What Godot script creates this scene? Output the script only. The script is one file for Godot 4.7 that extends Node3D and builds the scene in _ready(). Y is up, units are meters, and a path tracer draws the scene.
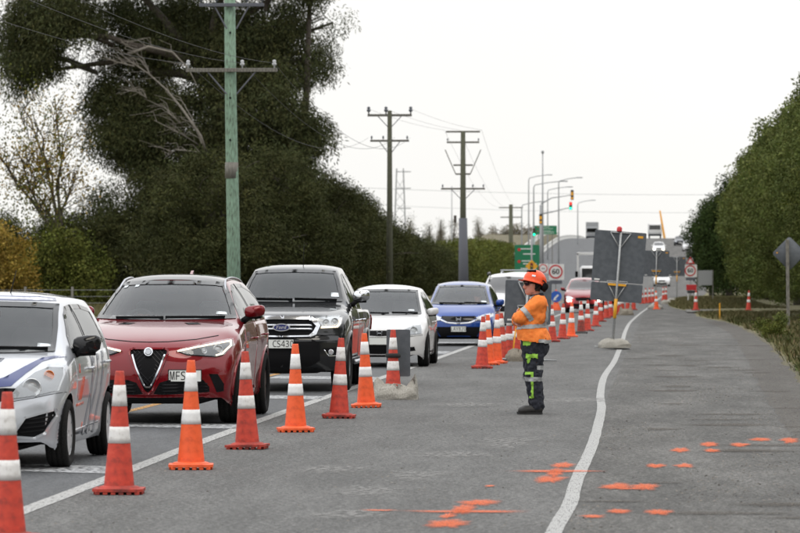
extends Node3D

var rng := RandomNumberGenerator.new()
var M := {}
var taken := {}
var clumps := {}


func _ready():
	rng.seed = 20240517
	set_view()
	set_light()
	make_materials()
	build_ground()
	build_markings()
	build_overpass()
	build_trees()
	build_poles()
	build_cars()
	build_cones()
	build_signs()
	build_person()
	build_far()
	build_litter()


func set_view():
	var cam := Camera3D.new()
	cam.name = "camera"
	add_child(cam)
	cam.position = Vector3(0, 1.65, 0)
	cam.rotation = Vector3(atan(9.5 / 4000.0), atan(260.0 / 4000.0), 0)
	var lens := CameraAttributesPhysical.new()
	lens.frustum_focal_length = 180.0
	lens.frustum_focus_distance = 47.0
	lens.exposure_aperture = 7.1
	lens.frustum_near = 0.5
	lens.frustum_far = 6000.0
	cam.attributes = lens
	cam.fov = rad_to_deg(2.0 * atan(266.5 / 4000.0))
	cam.near = 0.5
	cam.far = 6000.0
	cam.current = true


func set_light():
	var env := Environment.new()
	env.background_mode = Environment.BG_SKY
	env.tonemap_mode = Environment.TONE_MAPPER_LINEAR
	env.tonemap_exposure = 1.12
	env.sdfgi_enabled = true
	env.ssao_enabled = true
	env.ssil_enabled = true
	var cover := FastNoiseLite.new()
	cover.seed = 5
	cover.frequency = 0.022
	cover.fractal_octaves = 5
	var ci := cover.get_seamless_image(1024, 512)
	ci.convert(Image.FORMAT_L8)
	var bytes := ci.get_data()
	var out := PackedByteArray()
	out.resize(1024 * 512 * 4)
	for k in 1024 * 512:
		var v: float = bytes[k] / 255.0
		v = clampf((v - 0.35) * 1.4, 0.0, 1.0)
		out[k * 4] = 255
		out[k * 4 + 1] = 252
		out[k * 4 + 2] = 246
		out[k * 4 + 3] = int(v * 70.0)
	var sky_mat := ProceduralSkyMaterial.new()
	sky_mat.sky_top_color = Color(1.32, 1.33, 1.35)
	sky_mat.sky_horizon_color = Color(0.935, 0.93, 0.915)
	sky_mat.sky_curve = 0.6
	sky_mat.sky_energy_multiplier = 1.0
	sky_mat.ground_bottom_color = Color(0.3, 0.3, 0.28)
	sky_mat.ground_energy_multiplier = 1.0
	sky_mat.ground_horizon_color = Color(0.935, 0.93, 0.915)
	sky_mat.sky_cover = ImageTexture.create_from_image(Image.create_from_data(1024, 512, false, Image.FORMAT_RGBA8, out))
	sky_mat.sky_cover_modulate = Color(1, 1, 1, 0.45)
	sky_mat.sun_angle_max = 1.0
	var sky := Sky.new()
	sky.sky_material = sky_mat
	env.sky = sky
	var we := WorldEnvironment.new()
	we.name = "environment"
	we.environment = env
	add_child(we)
	var sun := DirectionalLight3D.new()
	sun.name = "sun"
	sun.light_energy = 0.25
	sun.light_angular_distance = 25.0
	sun.light_color = Color(1.0, 0.97, 0.92)
	sun.shadow_enabled = true
	add_child(sun)
	sun.rotation_degrees = Vector3(-58, 25, 0)


# ---------------------------------------------------------------- helpers
func put(o: Node, called: String, parent: Node = self) -> Node:
	var key := str(parent.get_instance_id()) + called
	var n: int = taken.get(key, 0)
	taken[key] = n + 1
	o.name = called if n == 0 else "%s_%03d" % [called, n]
	parent.add_child(o, true)
	return o


func tag(o: Node, label: String, category: String, group := "") -> Node:
	o.set_meta("label", label)
	o.set_meta("category", category)
	if group != "":
		o.set_meta("group", group)
	return o


func thing(called: String, label: String, category: String, at := Vector3.ZERO, turn := 0.0, group := "") -> Node3D:
	var o := Node3D.new()
	put(o, called)
	o.position = at
	o.rotation.y = turn
	tag(o, label, category, group)
	return o


func copy_of(src: Node3D, called: String, at: Vector3, turn: float, label: String, group := "") -> Node3D:
	var o: Node3D = src.duplicate()
	put(o, called)
	o.position = at
	o.rotation = Vector3(0, turn, 0)
	o.set_meta("label", label)
	if group != "":
		o.set_meta("group", group)
	return o


func mk(smooth := false) -> SurfaceTool:
	var st := SurfaceTool.new()
	st.begin(Mesh.PRIMITIVE_TRIANGLES)
	st.set_smooth_group(0 if smooth else -1)
	return st


func done(st: SurfaceTool, called: String, m: Material, parent: Node = self) -> MeshInstance3D:
	st.generate_normals()
	var o := MeshInstance3D.new()
	o.mesh = st.commit()
	o.mesh.surface_set_material(0, m)
	put(o, called, parent)
	return o


func obj(mesh: Mesh, called: String, m: Material, parent: Node = self) -> MeshInstance3D:
	var o := MeshInstance3D.new()
	o.mesh = mesh
	o.material_override = m
	put(o, called, parent)
	return o


func structure(o: Node) -> Node:
	o.set_meta("kind", "structure")
	return o


func tri(st: SurfaceTool, a: Vector3, b: Vector3, c: Vector3, out: Vector3):
	if (a - c).cross(a - b).dot(out) < 0.0:
		st.add_vertex(a); st.add_vertex(c); st.add_vertex(b)
	else:
		st.add_vertex(a); st.add_vertex(b); st.add_vertex(c)


func fan(st: SurfaceTool, p: Array, out: Vector3):
	for k in range(1, p.size() - 1):
		tri(st, p[0], p[k], p[k + 1], out)


func box(st: SurfaceTool, c: Vector3, size: Vector3, bev := 0.0, b := Basis.IDENTITY):
	var h := size / 2.0
	bev = minf(bev, minf(h.x, minf(h.y, h.z)) * 0.95)
	var q := func(s: Vector3, ax: int) -> Vector3:
		var v := Vector3(s.x * (h.x - bev), s.y * (h.y - bev), s.z * (h.z - bev))
		v[ax] = s[ax] * h[ax]
		return c + b * v
	for ax in 3:
		var u := (ax + 1) % 3
		var w := (ax + 2) % 3
		for sg in [-1.0, 1.0]:
			var pts := []
			for uv in [[-1, -1], [1, -1], [1, 1], [-1, 1]]:
				var s := Vector3.ZERO
				s[ax] = sg; s[u] = uv[0]; s[w] = uv[1]
				pts.append(q.call(s, ax))
			var o := Vector3.ZERO
			o[ax] = sg
			fan(st, pts, b * o)
		if bev <= 0.0:
			continue
		for a1 in [-1.0, 1.0]:
			for a2 in [-1.0, 1.0]:
				var s0 := Vector3.ZERO
				s0[ax] = -1.0; s0[u] = a1; s0[w] = a2
				var s1 := s0
				s1[ax] = 1.0
				var o := Vector3.ZERO
				o[u] = a1; o[w] = a2
				fan(st, [q.call(s0, u), q.call(s1, u), q.call(s1, w), q.call(s0, w)], b * o)
	if bev > 0.0:
		for sx in [-1.0, 1.0]:
			for sy in [-1.0, 1.0]:
				for sz in [-1.0, 1.0]:
					var s := Vector3(sx, sy, sz)
					tri(st, q.call(s, 0), q.call(s, 1), q.call(s, 2), b * s)


func tube(st: SurfaceTool, pts: Array, radii, sides := 8, caps := true):
	var n := pts.size()
	var rings := []
	var up := Vector3.UP
	for i in n:
		var d: Vector3 = (pts[mini(i + 1, n - 1)] - pts[maxi(i - 1, 0)]).normalized()
		if absf(d.dot(up)) > 0.95:
			up = Vector3.RIGHT if absf(d.x) < 0.9 else Vector3.BACK
		var a := d.cross(up).normalized()
		var b := a.cross(d).normalized()
		up = b
		var r: float = radii if (radii is float or radii is int) else radii[i]
		var ring := []
		for k in sides:
			var t := TAU * k / sides
			ring.append(pts[i] + (a * cos(t) + b * sin(t)) * r)
		rings.append(ring)
	for i in n - 1:
		var mid: Vector3 = (pts[i] + pts[i + 1]) / 2.0
		for k in sides:
			var k2 := (k + 1) % sides
			var o: Vector3 = (rings[i][k] + rings[i + 1][k2]) / 2.0 - mid
			tri(st, rings[i][k], rings[i][k2], rings[i + 1][k2], o)
			tri(st, rings[i][k], rings[i + 1][k2], rings[i + 1][k], o)
	if caps:
		fan(st, rings[0], pts[0] - pts[1])
		fan(st, rings[n - 1], pts[n - 1] - pts[n - 2])


# profile of (radius, height) turned round the y axis of the transform
func lathe(st: SurfaceTool, prof: Array, seg: int, x := Transform3D.IDENTITY):
	for i in prof.size() - 1:
		var p: Vector2 = prof[i]
		var q: Vector2 = prof[i + 1]
		var nn := Vector2(q.y - p.y, -(q.x - p.x))
		for k in seg:
			var t0 := TAU * k / seg
			var t1 := TAU * (k + 1) / seg
			if k == seg - 1:
				t1 = 0.0
			var tm := TAU * (k + 0.5) / seg
			var a := x * Vector3(p.x * cos(t0), p.y, p.x * sin(t0))
			var b := x * Vector3(p.x * cos(t1), p.y, p.x * sin(t1))
			var c := x * Vector3(q.x * cos(t1), q.y, q.x * sin(t1))
			var d := x * Vector3(q.x * cos(t0), q.y, q.x * sin(t0))
			var o := x.basis * Vector3(nn.x * cos(tm), nn.y, nn.x * sin(tm))
			if p.x > 1e-5:
				tri(st, a, b, c, o)
			if q.x > 1e-5:
				tri(st, a, c, d, o)


# polygon in the xy plane of the transform, thick along its z
func prism(st: SurfaceTool, poly: PackedVector2Array, depth: float, x := Transform3D.IDENTITY):
	var ids := Geometry2D.triangulate_polygon(poly)
	for k in range(0, ids.size(), 3):
		for s in [-0.5, 0.5]:
			tri(st, x * Vector3(poly[ids[k]].x, poly[ids[k]].y, s * depth), x * Vector3(poly[ids[k + 1]].x, poly[ids[k + 1]].y, s * depth), x * Vector3(poly[ids[k + 2]].x, poly[ids[k + 2]].y, s * depth), x.basis.z * s)
	var cw := Geometry2D.is_polygon_clockwise(poly)
	for k in poly.size():
		var p := poly[k]
		var q := poly[(k + 1) % poly.size()]
		var o := Vector2(q.y - p.y, p.x - q.x) * (1.0 if not cw else -1.0)
		fan(st, [x * Vector3(p.x, p.y, -depth / 2), x * Vector3(q.x, q.y, -depth / 2), x * Vector3(q.x, q.y, depth / 2), x * Vector3(p.x, p.y, depth / 2)], x.basis * Vector3(o.x, o.y, 0))


func disc_poly(c: Vector2, r: float, n := 24, ry := -1.0) -> PackedVector2Array:
	var p := PackedVector2Array()
	for k in n:
		p.append(c + Vector2(cos(TAU * k / n) * r, sin(TAU * k / n) * (r if ry < 0 else ry)))
	return p


func rect_poly(x0: float, y0: float, x1: float, y1: float, r := 0.0) -> PackedVector2Array:
	if r <= 0.0:
		return PackedVector2Array([Vector2(x0, y0), Vector2(x1, y0), Vector2(x1, y1), Vector2(x0, y1)])
	var p := PackedVector2Array()
	for c in [[x1 - r, y0 + r, -PI / 2], [x1 - r, y1 - r, 0.0], [x0 + r, y1 - r, PI / 2], [x0 + r, y0 + r, PI]]:
		for k in 5:
			var t: float = c[2] + PI / 2 * k / 4.0
			p.append(Vector2(c[0] + cos(t) * r, c[1] + sin(t) * r))
	return p


func poly(a: Array) -> PackedVector2Array:
	var p := PackedVector2Array()
	for k in range(0, a.size(), 2):
		p.append(Vector2(a[k], a[k + 1]))
	return p


func mirrored(p: PackedVector2Array) -> PackedVector2Array:
	var q := PackedVector2Array()
	for k in range(p.size() - 1, -1, -1):
		q.append(Vector2(-p[k].x, p[k].y))
	return q


func lettering(words: String, size: float, depth: float, called: String, m: Material, parent: Node, x: Transform3D, font_name := "Droid Sans", weight := 700) -> MeshInstance3D:
	var f := SystemFont.new()
	f.font_names = PackedStringArray([font_name])
	f.font_weight = weight
	var t := TextMesh.new()
	t.text = words
	t.font = f
	t.font_size = 64
	t.pixel_size = size / 46.0
	t.depth = depth
	t.curve_step = 2.0
	var o := obj(t, called, m, parent)
	o.transform = x
	return o


# ---------------------------------------------------------------- textures and materials
func noise(sd: int, freq: float, oct := 4, kind := FastNoiseLite.TYPE_SIMPLEX_SMOOTH) -> FastNoiseLite:
	var n := FastNoiseLite.new()
	n.seed = sd
	n.frequency = freq
	n.fractal_octaves = oct
	n.noise_type = kind
	return n


func grey(n: FastNoiseLite, w: int, h := -1) -> PackedByteArray:
	var im := n.get_seamless_image(w, w if h < 0 else h)
	im.convert(Image.FORMAT_L8)
	return im.get_data()


# colour ramp over tiling noise; stops are [position, colour] and the result is sRGB
func ramp(n: FastNoiseLite, size: int, stops: Array, grain := 0.0, sd := 1) -> ImageTexture:
	var src := grey(n, size)
	var lut := []
	for k in 256:
		var t := k / 255.0
		var c: Color = stops[0][1]
		for s in stops.size() - 1:
			if t >= stops[s][0]:
				var u: float = clampf((t - stops[s][0]) / maxf(stops[s + 1][0] - stops[s][0], 1e-4), 0.0, 1.0)
				c = (stops[s][1] as Color).lerp(stops[s + 1][1], u)
		lut.append(c)
	var out := PackedByteArray()
	out.resize(size * size * 4)
	var r := RandomNumberGenerator.new()
	r.seed = sd
	for k in size * size:
		var c: Color = lut[src[k]]
		var g := 1.0 + (r.randf() - 0.5) * 2.0 * grain
		out[k * 4] = clampi(int(c.r * 255.0 * g), 0, 255)
		out[k * 4 + 1] = clampi(int(c.g * 255.0 * g), 0, 255)
		out[k * 4 + 2] = clampi(int(c.b * 255.0 * g), 0, 255)
		out[k * 4 + 3] = clampi(int(c.a * 255.0), 0, 255)
	return ImageTexture.create_from_image(Image.create_from_data(size, size, false, Image.FORMAT_RGBA8, out))


func mat(c: Color, rough := 0.6, metal := 0.0, coat := 0.0) -> StandardMaterial3D:
	var m := StandardMaterial3D.new()
	m.albedo_color = c
	m.roughness = rough
	m.metallic = metal
	if coat > 0.0:
		m.clearcoat_enabled = true
		m.clearcoat = coat
		m.clearcoat_roughness = 0.03
		m.metallic_specular = 0.2
	return m


func textured(t: Texture2D, scale: float, rough := 0.8, world := false, bump: Texture2D = null, depth := 1.0) -> StandardMaterial3D:
	var m := StandardMaterial3D.new()
	m.albedo_texture = t
	m.roughness = rough
	m.uv1_triplanar = true
	m.uv1_world_triplanar = world
	m.uv1_scale = Vector3.ONE * scale
	if bump:
		m.normal_enabled = true
		m.normal_texture = bump
		m.normal_scale = depth
	return m


func bumps(n: FastNoiseLite, size: int, strength: float) -> ImageTexture:
	var im := n.get_seamless_image(size, size)
	im.convert(Image.FORMAT_RGBA8)
	im.bump_map_to_normal_map(strength)
	return ImageTexture.create_from_image(im)


func glass(tint: Color, alpha: float) -> StandardMaterial3D:
	var m := mat(Color(tint.r, tint.g, tint.b, alpha), 0.02)
	m.metallic_specular = 0.95
	m.transparency = BaseMaterial3D.TRANSPARENCY_ALPHA
	return m


func lamp(c: Color, e: float) -> StandardMaterial3D:
	var m := mat(c, 0.4)
	m.emission_enabled = true
	m.emission = c
	m.emission_energy_multiplier = e
	return m


func lin(r: float, g: float, b: float) -> Color:
	return Color(r, g, b).linear_to_srgb()


func make_materials():
	var grime := noise(31, 0.02, 5)
	var fine := noise(33, 0.08, 3)
	# plastics and metal
	M.black = mat(lin(0.008, 0.008, 0.009), 0.55)
	M.black.metallic_specular = 0.2
	M.black_gloss = mat(lin(0.008, 0.008, 0.009), 0.12, 0.0, 0.6)
	M.trim = mat(lin(0.014, 0.014, 0.015), 0.7)
	M.trim.metallic_specular = 0.2
	M.interior = mat(lin(0.06, 0.06, 0.065), 0.85)
	M.seat = mat(lin(0.13, 0.13, 0.135), 0.9)
	M.chrome = mat(Color(0.82, 0.83, 0.85), 0.12, 1.0)
	M.satin = mat(Color(0.7, 0.71, 0.73), 0.35, 0.9)
	M.dark_alloy = mat(Color(0.13, 0.13, 0.14), 0.3, 0.8)
	M.alloy = mat(Color(0.68, 0.69, 0.7), 0.3, 0.85)
	M.tyre = textured(ramp(fine, 256, [[0.3, lin(0.010, 0.010, 0.010)], [0.7, lin(0.024, 0.0235, 0.023)]], 0.1), 3.0, 0.9)
	M.tyre.metallic_specular = 0.25
	M.rubber = mat(lin(0.02, 0.02, 0.02), 0.85)
	M.glass = glass(Color(0.12, 0.17, 0.19), 0.38)
	M.lamp_grey = mat(Color(0.5, 0.51, 0.52), 0.25, 0.6)
	M.badge_silver = mat(Color(0.72, 0.73, 0.74), 0.35, 0.2)
	M.frit = mat(lin(0.012, 0.014, 0.015), 0.04)
	M.frit.metallic_specular = 0.6
	M.side_glass = glass(Color(0.16, 0.2, 0.21), 0.8)
	M.dark_glass = glass(Color(0.03, 0.035, 0.035), 0.8)
	M.lens = glass(Color(0.85, 0.88, 0.9), 0.16)
	M.lamp_silver = mat(Color(0.78, 0.79, 0.8), 0.25, 0.75)
	M.amber = mat(Color(0.85, 0.45, 0.12), 0.25)
	M.led = lamp(Color(1.0, 0.93, 0.8), 1.6)
	M.headlamp_lit = lamp(Color(1.0, 0.95, 0.85), 4.0)
	M.plate = mat(Color(0.86, 0.87, 0.86), 0.45)
	M.plate_ink = mat(Color(0.05, 0.05, 0.06), 0.5)
	M.sticker = mat(Color(0.85, 0.88, 0.9), 0.5)
	M.red_lamp = mat(Color(0.5, 0.03, 0.03), 0.2, 0.0, 0.5)
	# paints
	M.red_paint = mat(lin(0.175, 0.003, 0.008), 0.28, 0.3, 1.0)
	M.silver_paint = mat(lin(0.50, 0.52, 0.555), 0.32, 0.45, 1.0)
	M.grey_paint = mat(lin(0.016, 0.017, 0.019), 0.28, 0.3, 1.0)
	M.white_paint = mat(lin(0.62, 0.62, 0.62), 0.35, 0.0, 1.0)
	M.blue_paint = mat(lin(0.012, 0.055, 0.26), 0.3, 0.3, 1.0)
	M.navy = mat(lin(0.03, 0.045, 0.16), 0.35, 0.0, 0.8)
	M.stripe_grey = mat(lin(0.17, 0.18, 0.21), 0.35, 0.0, 0.8)
	M.stripe_orange = mat(lin(0.62, 0.12, 0.07), 0.4, 0.0, 0.6)
	M.maroon_paint = mat(lin(0.23, 0.02, 0.025), 0.3, 0.3, 1.0)
	M.dark_paint = mat(lin(0.03, 0.033, 0.04), 0.3, 0.2, 0.8)
	# people
	M.skin = mat(lin(0.60, 0.27, 0.20), 0.6)
	M.skin.subsurf_scatter_enabled = true
	M.skin.subsurf_scatter_strength = 0.1
	var weave := bumps(noise(41, 0.25, 2), 256, 3.0)
	M.hivis = textured(ramp(noise(42, 0.03, 4), 256, [[0.2, lin(0.88, 0.20, 0.03)], [0.8, lin(0.97, 0.275, 0.05)]], 0.03), 2.0, 0.85, false, weave, 0.4)
	M.trouser = textured(ramp(noise(43, 0.03, 4), 256, [[0.2, lin(0.012, 0.014, 0.022)], [0.8, lin(0.03, 0.033, 0.045)]], 0.05), 2.0, 0.92, false, weave, 0.5)
	M.tape = mat(lin(0.36, 0.37, 0.38), 0.45, 0.2)
	M.lime = mat(lin(0.31, 0.60, 0.07), 0.8)
	M.boot = mat(lin(0.014, 0.013, 0.012), 0.6)
	M.helmet = mat(lin(0.85, 0.10, 0.03), 0.35, 0.0, 0.4)
	M.shirt_dark = mat(lin(0.05, 0.06, 0.08), 0.9)
	M.hair = mat(lin(0.02, 0.013, 0.01), 0.8)
	# road works
	M.cone_fresh = textured(ramp(grime, 512, [[0.0, lin(0.62, 0.075, 0.018)], [0.5, lin(0.86, 0.115, 0.025)], [1.0, lin(0.92, 0.135, 0.035)]], 0.03), 1.2, 0.55)
	M.cone_faded = textured(ramp(grime, 512, [[0.0, lin(0.22, 0.035, 0.025)], [0.42, lin(0.52, 0.05, 0.03)], [0.8, lin(0.62, 0.065, 0.035)], [1.0, lin(0.66, 0.1, 0.06)]], 0.05), 1.2, 0.65)
	M.cone_dirty = textured(ramp(grime, 512, [[0.0, lin(0.05, 0.04, 0.035)], [0.5, lin(0.22, 0.035, 0.025)], [1.0, lin(0.5, 0.06, 0.03)]], 0.08), 1.5, 0.7)
	M.band_clean = textured(ramp(grime, 512, [[0.0, lin(0.66, 0.66, 0.65)], [0.45, lin(0.80, 0.80, 0.80)], [1.0, lin(0.86, 0.86, 0.86)]], 0.03), 1.5, 0.4)
	M.band_worn = textured(ramp(noise(35, 0.035, 5), 512, [[0.0, lin(0.42, 0.39, 0.37)], [0.25, lin(0.64, 0.62, 0.6)], [0.42, lin(0.75, 0.74, 0.73)], [1.0, lin(0.82, 0.81, 0.8)]], 0.04), 1.1, 0.5)
	M.cone_foot = textured(ramp(grime, 256, [[0.0, lin(0.12, 0.03, 0.025)], [0.5, lin(0.42, 0.045, 0.03)], [1.0, lin(0.55, 0.07, 0.04)]], 0.06), 1.5, 0.75)
	M.cone_foot_dark = mat(lin(0.05, 0.045, 0.045), 0.8)
	M.sack = textured(ramp(noise(51, 0.05, 4), 256, [[0.2, lin(0.25, 0.24, 0.21)], [0.8, lin(0.40, 0.38, 0.34)]], 0.12), 3.0, 0.95, false, bumps(noise(52, 0.1, 3), 256, 5.0), 0.3)
	M.sack_brown = textured(ramp(noise(53, 0.05, 4), 256, [[0.2, lin(0.17, 0.15, 0.12)], [0.8, lin(0.30, 0.27, 0.22)]], 0.12), 3.0, 0.95)
	M.board_back = textured(ramp(noise(55, 0.015, 4), 512, [[0.2, lin(0.072, 0.082, 0.095)], [0.8, lin(0.098, 0.108, 0.123)]], 0.03), 0.8, 0.55)
	M.galv = textured(ramp(noise(56, 0.04, 3), 256, [[0.2, lin(0.30, 0.31, 0.32)], [0.8, lin(0.46, 0.47, 0.47)]], 0.05), 2.0, 0.45)
	M.galv.metallic = 0.5
	M.yellow = mat(lin(0.75, 0.36, 0.02), 0.5)
	M.sign_white = mat(lin(0.7, 0.7, 0.69), 0.45)
	M.sign_red = mat(lin(0.5, 0.02, 0.025), 0.45)
	M.sign_black = mat(lin(0.02, 0.02, 0.022), 0.5)
	M.sign_green = mat(lin(0.008, 0.16, 0.07), 0.45)
	M.sign_blue = mat(lin(0.02, 0.10, 0.45), 0.45)
	M.sign_grey = mat(lin(0.28, 0.29, 0.3), 0.5)
	M.signal_black = mat(lin(0.015, 0.015, 0.015), 0.6)
	M.signal_red = lamp(Color(1.0, 0.12, 0.06), 2.2)
	M.signal_green = lamp(Color(0.08, 1.0, 0.72), 2.4)
	M.signal_off = mat(lin(0.05, 0.03, 0.01), 0.4)
	# poles
	M.green_pole = textured(ramp(noise(61, 0.02, 5), 512, [[0.15, lin(0.05, 0.055, 0.045)], [0.32, lin(0.15, 0.22, 0.16)], [0.6, lin(0.20, 0.31, 0.23)], [1.0, lin(0.27, 0.39, 0.30)]], 0.06), 0.5, 0.85)
	M.green_pole.uv1_scale = Vector3(2.2, 0.35, 2.2)
	M.timber = textured(ramp(noise(62, 0.03, 4), 256, [[0.2, lin(0.10, 0.095, 0.085)], [0.8, lin(0.22, 0.21, 0.185)]], 0.08), 1.0, 0.9)
	M.timber.uv1_scale = Vector3(4.0, 0.5, 4.0)
	M.pole_brown = textured(ramp(noise(63, 0.03, 4), 256, [[0.2, lin(0.05, 0.055, 0.035)], [0.8, lin(0.12, 0.12, 0.085)]], 0.08), 1.0, 0.9)
	M.pole_brown.uv1_scale = Vector3(3.0, 0.4, 3.0)
	M.sleeve = mat(lin(0.10, 0.105, 0.125), 0.6, 0.2)
	M.insulator = mat(lin(0.10, 0.11, 0.13), 0.3)
	M.insulator_pale = mat(lin(0.45, 0.46, 0.48), 0.3)
	M.wire = mat(lin(0.05, 0.05, 0.05), 0.6, 0.3)
	M.wire_pale = mat(lin(0.30, 0.31, 0.32), 0.5, 0.3)
	M.post_grey = mat(lin(0.28, 0.29, 0.30), 0.55, 0.3)
	M.concrete = textured(ramp(noise(64, 0.02, 4), 256, [[0.2, lin(0.42, 0.42, 0.40)], [0.8, lin(0.58, 0.58, 0.56)]], 0.05), 0.5, 0.9, true)
	# plants
	M.bark = textured(ramp(noise(71, 0.03, 5), 256, [[0.2, lin(0.035, 0.028, 0.022)], [0.8, lin(0.10, 0.085, 0.07)]], 0.1), 1.0, 0.95)
	M.bark.uv1_scale = Vector3(2.0, 0.5, 2.0)
	M.dead_wood = textured(ramp(noise(72, 0.04, 4), 256, [[0.2, lin(0.16, 0.145, 0.125)], [0.8, lin(0.31, 0.285, 0.25)]], 0.08), 1.0, 0.9)
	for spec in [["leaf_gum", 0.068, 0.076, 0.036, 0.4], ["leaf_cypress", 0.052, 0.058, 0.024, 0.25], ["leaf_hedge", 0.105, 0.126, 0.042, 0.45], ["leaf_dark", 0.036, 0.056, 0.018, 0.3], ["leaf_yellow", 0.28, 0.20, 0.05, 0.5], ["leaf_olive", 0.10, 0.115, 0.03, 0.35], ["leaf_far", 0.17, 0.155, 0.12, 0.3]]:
		var lm := mat(lin(1, 1, 1), 0.75)
		lm.metallic_specular = 0.15
		lm.albedo_color = lin(spec[1], spec[2], spec[3])
		lm.vertex_color_use_as_albedo = true
		lm.backlight_enabled = true
		lm.backlight = Color(0.5, 0.6, 0.3) * spec[4] * 1.6
		M[spec[0]] = lm
	var gm := mat(Color.WHITE, 0.9)
	gm.vertex_color_use_as_albedo = true
	gm.backlight_enabled = true
	gm.backlight = Color(0.35, 0.35, 0.2)
	M.grass = gm


# ---------------------------------------------------------------- smooth bodies: distance to tapered bones, meshed as surface nets
func field(bones: Array, lo: Vector3, hi: Vector3, h: float, k: float, nz: FastNoiseLite = null, amp := 0.0) -> Dictionary:
	var n := Vector3i(ceili((hi.x - lo.x) / h) + 1, ceili((hi.y - lo.y) / h) + 1, ceili((hi.z - lo.z) / h) + 1)
	var v := PackedFloat32Array()
	v.resize(n.x * n.y * n.z)
	var nb := bones.size()
	var pa := []
	var ab := []
	var il := PackedFloat32Array()
	for b in bones:
		pa.append(b[0])
		ab.append(b[1] - b[0])
		il.append(1.0 / maxf((b[1] - b[0]).length_squared(), 1e-8))
	for z in n.z:
		for y in n.y:
			var x := 0
			var row := (z * n.y + y) * n.x
			while x < n.x:
				var p := lo + Vector3(x, y, z) * h
				var d := 1e3
				for i in nb:
					var q: Vector3 = p - pa[i]
					var t := clampf(q.dot(ab[i]) * il[i], 0.0, 1.0)
					var e: float = (q - ab[i] * t).length() - lerpf(bones[i][2], bones[i][3], t)
					var u := k - absf(d - e)
					d = minf(d, e) if u <= 0.0 else minf(d, e) - u * u / (4.0 * k)
				if nz and absf(d) < h * 5.0:
					d += nz.get_noise_3dv(p) * amp
				v[row + x] = d
				var skip := int((absf(d) - 0.03) * 0.8 / h)
				if skip > 1:
					for s in range(1, mini(skip, n.x - x)):
						v[row + x + s] = d - signf(d) * s * h * 0.8
					x += skip
				else:
					x += 1
	return {"v": v, "n": n, "lo": lo, "h": h}


func skin(g: Dictionary, iso: float, called: String, m: Material, parent: Node, pred = null) -> MeshInstance3D:
	var st := mk(true)
	skin_into(st, g, iso, pred)
	return done(st, called, m, parent)


func skin_into(st: SurfaceTool, g: Dictionary, iso: float, pred):
	var v: PackedFloat32Array = g.v
	var n: Vector3i = g.n
	var lo: Vector3 = g.lo
	var h: float = g.h
	var cell := PackedInt32Array()
	cell.resize(n.x * n.y * n.z)
	cell.fill(-1)
	var verts := PackedVector3Array()
	var sy := n.x
	var sz := n.x * n.y
	var offs := [0, 1, sy, sy + 1, sz, sz + 1, sz + sy, sz + sy + 1]
	var cor := [Vector3(0, 0, 0), Vector3(1, 0, 0), Vector3(0, 1, 0), Vector3(1, 1, 0), Vector3(0, 0, 1), Vector3(1, 0, 1), Vector3(0, 1, 1), Vector3(1, 1, 1)]
	var edges := [[0, 1], [2, 3], [4, 5], [6, 7], [0, 2], [1, 3], [4, 6], [5, 7], [0, 4], [1, 5], [2, 6], [3, 7]]
	for z in n.z - 1:
		for y in n.y - 1:
			var i := (z * n.y + y) * n.x
			for x in n.x - 1:
				var q := i + x
				if absf(v[q] - iso) > h * 2.2:
					continue
				var neg := 0
				for o in offs:
					if v[q + o] < iso:
						neg += 1
				if neg == 0 or neg == 8:
					continue
				var s := Vector3.ZERO
				var cnt := 0
				for e in edges:
					var a := v[q + offs[e[0]]] - iso
					var b := v[q + offs[e[1]]] - iso
					if (a < 0.0) != (b < 0.0):
						s += (cor[e[0]] as Vector3).lerp(cor[e[1]], a / (a - b))
						cnt += 1
				cell[q] = verts.size()
				verts.append(lo + (Vector3(x, y, z) + s / cnt) * h)
	var steps := [1, sy, sz]
	for z in range(1, n.z - 1):
		for y in range(1, n.y - 1):
			var i := (z * n.y + y) * n.x
			for x in range(1, n.x - 1):
				var q := i + x
				var a := v[q] - iso
				if absf(a) > h * 1.8:
					continue
				for ax in 3:
					var b := v[q + steps[ax]] - iso
					if (a < 0.0) == (b < 0.0):
						continue
					var u: int = steps[(ax + 1) % 3]
					var w: int = steps[(ax + 2) % 3]
					var c0 := cell[q]
					var c1 := cell[q - u]
					var c2 := cell[q - u - w]
					var c3 := cell[q - w]
					if c0 < 0 or c1 < 0 or c2 < 0 or c3 < 0:
						continue
					var mid := (verts[c0] + verts[c2]) / 2.0
					if pred != null and not pred.call(mid):
						continue
					var out := Vector3.ZERO
					out[ax] = 1.0 if a < 0.0 else -1.0
					tri(st, verts[c0], verts[c1], verts[c2], out)
					tri(st, verts[c0], verts[c2], verts[c3], out)


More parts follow.
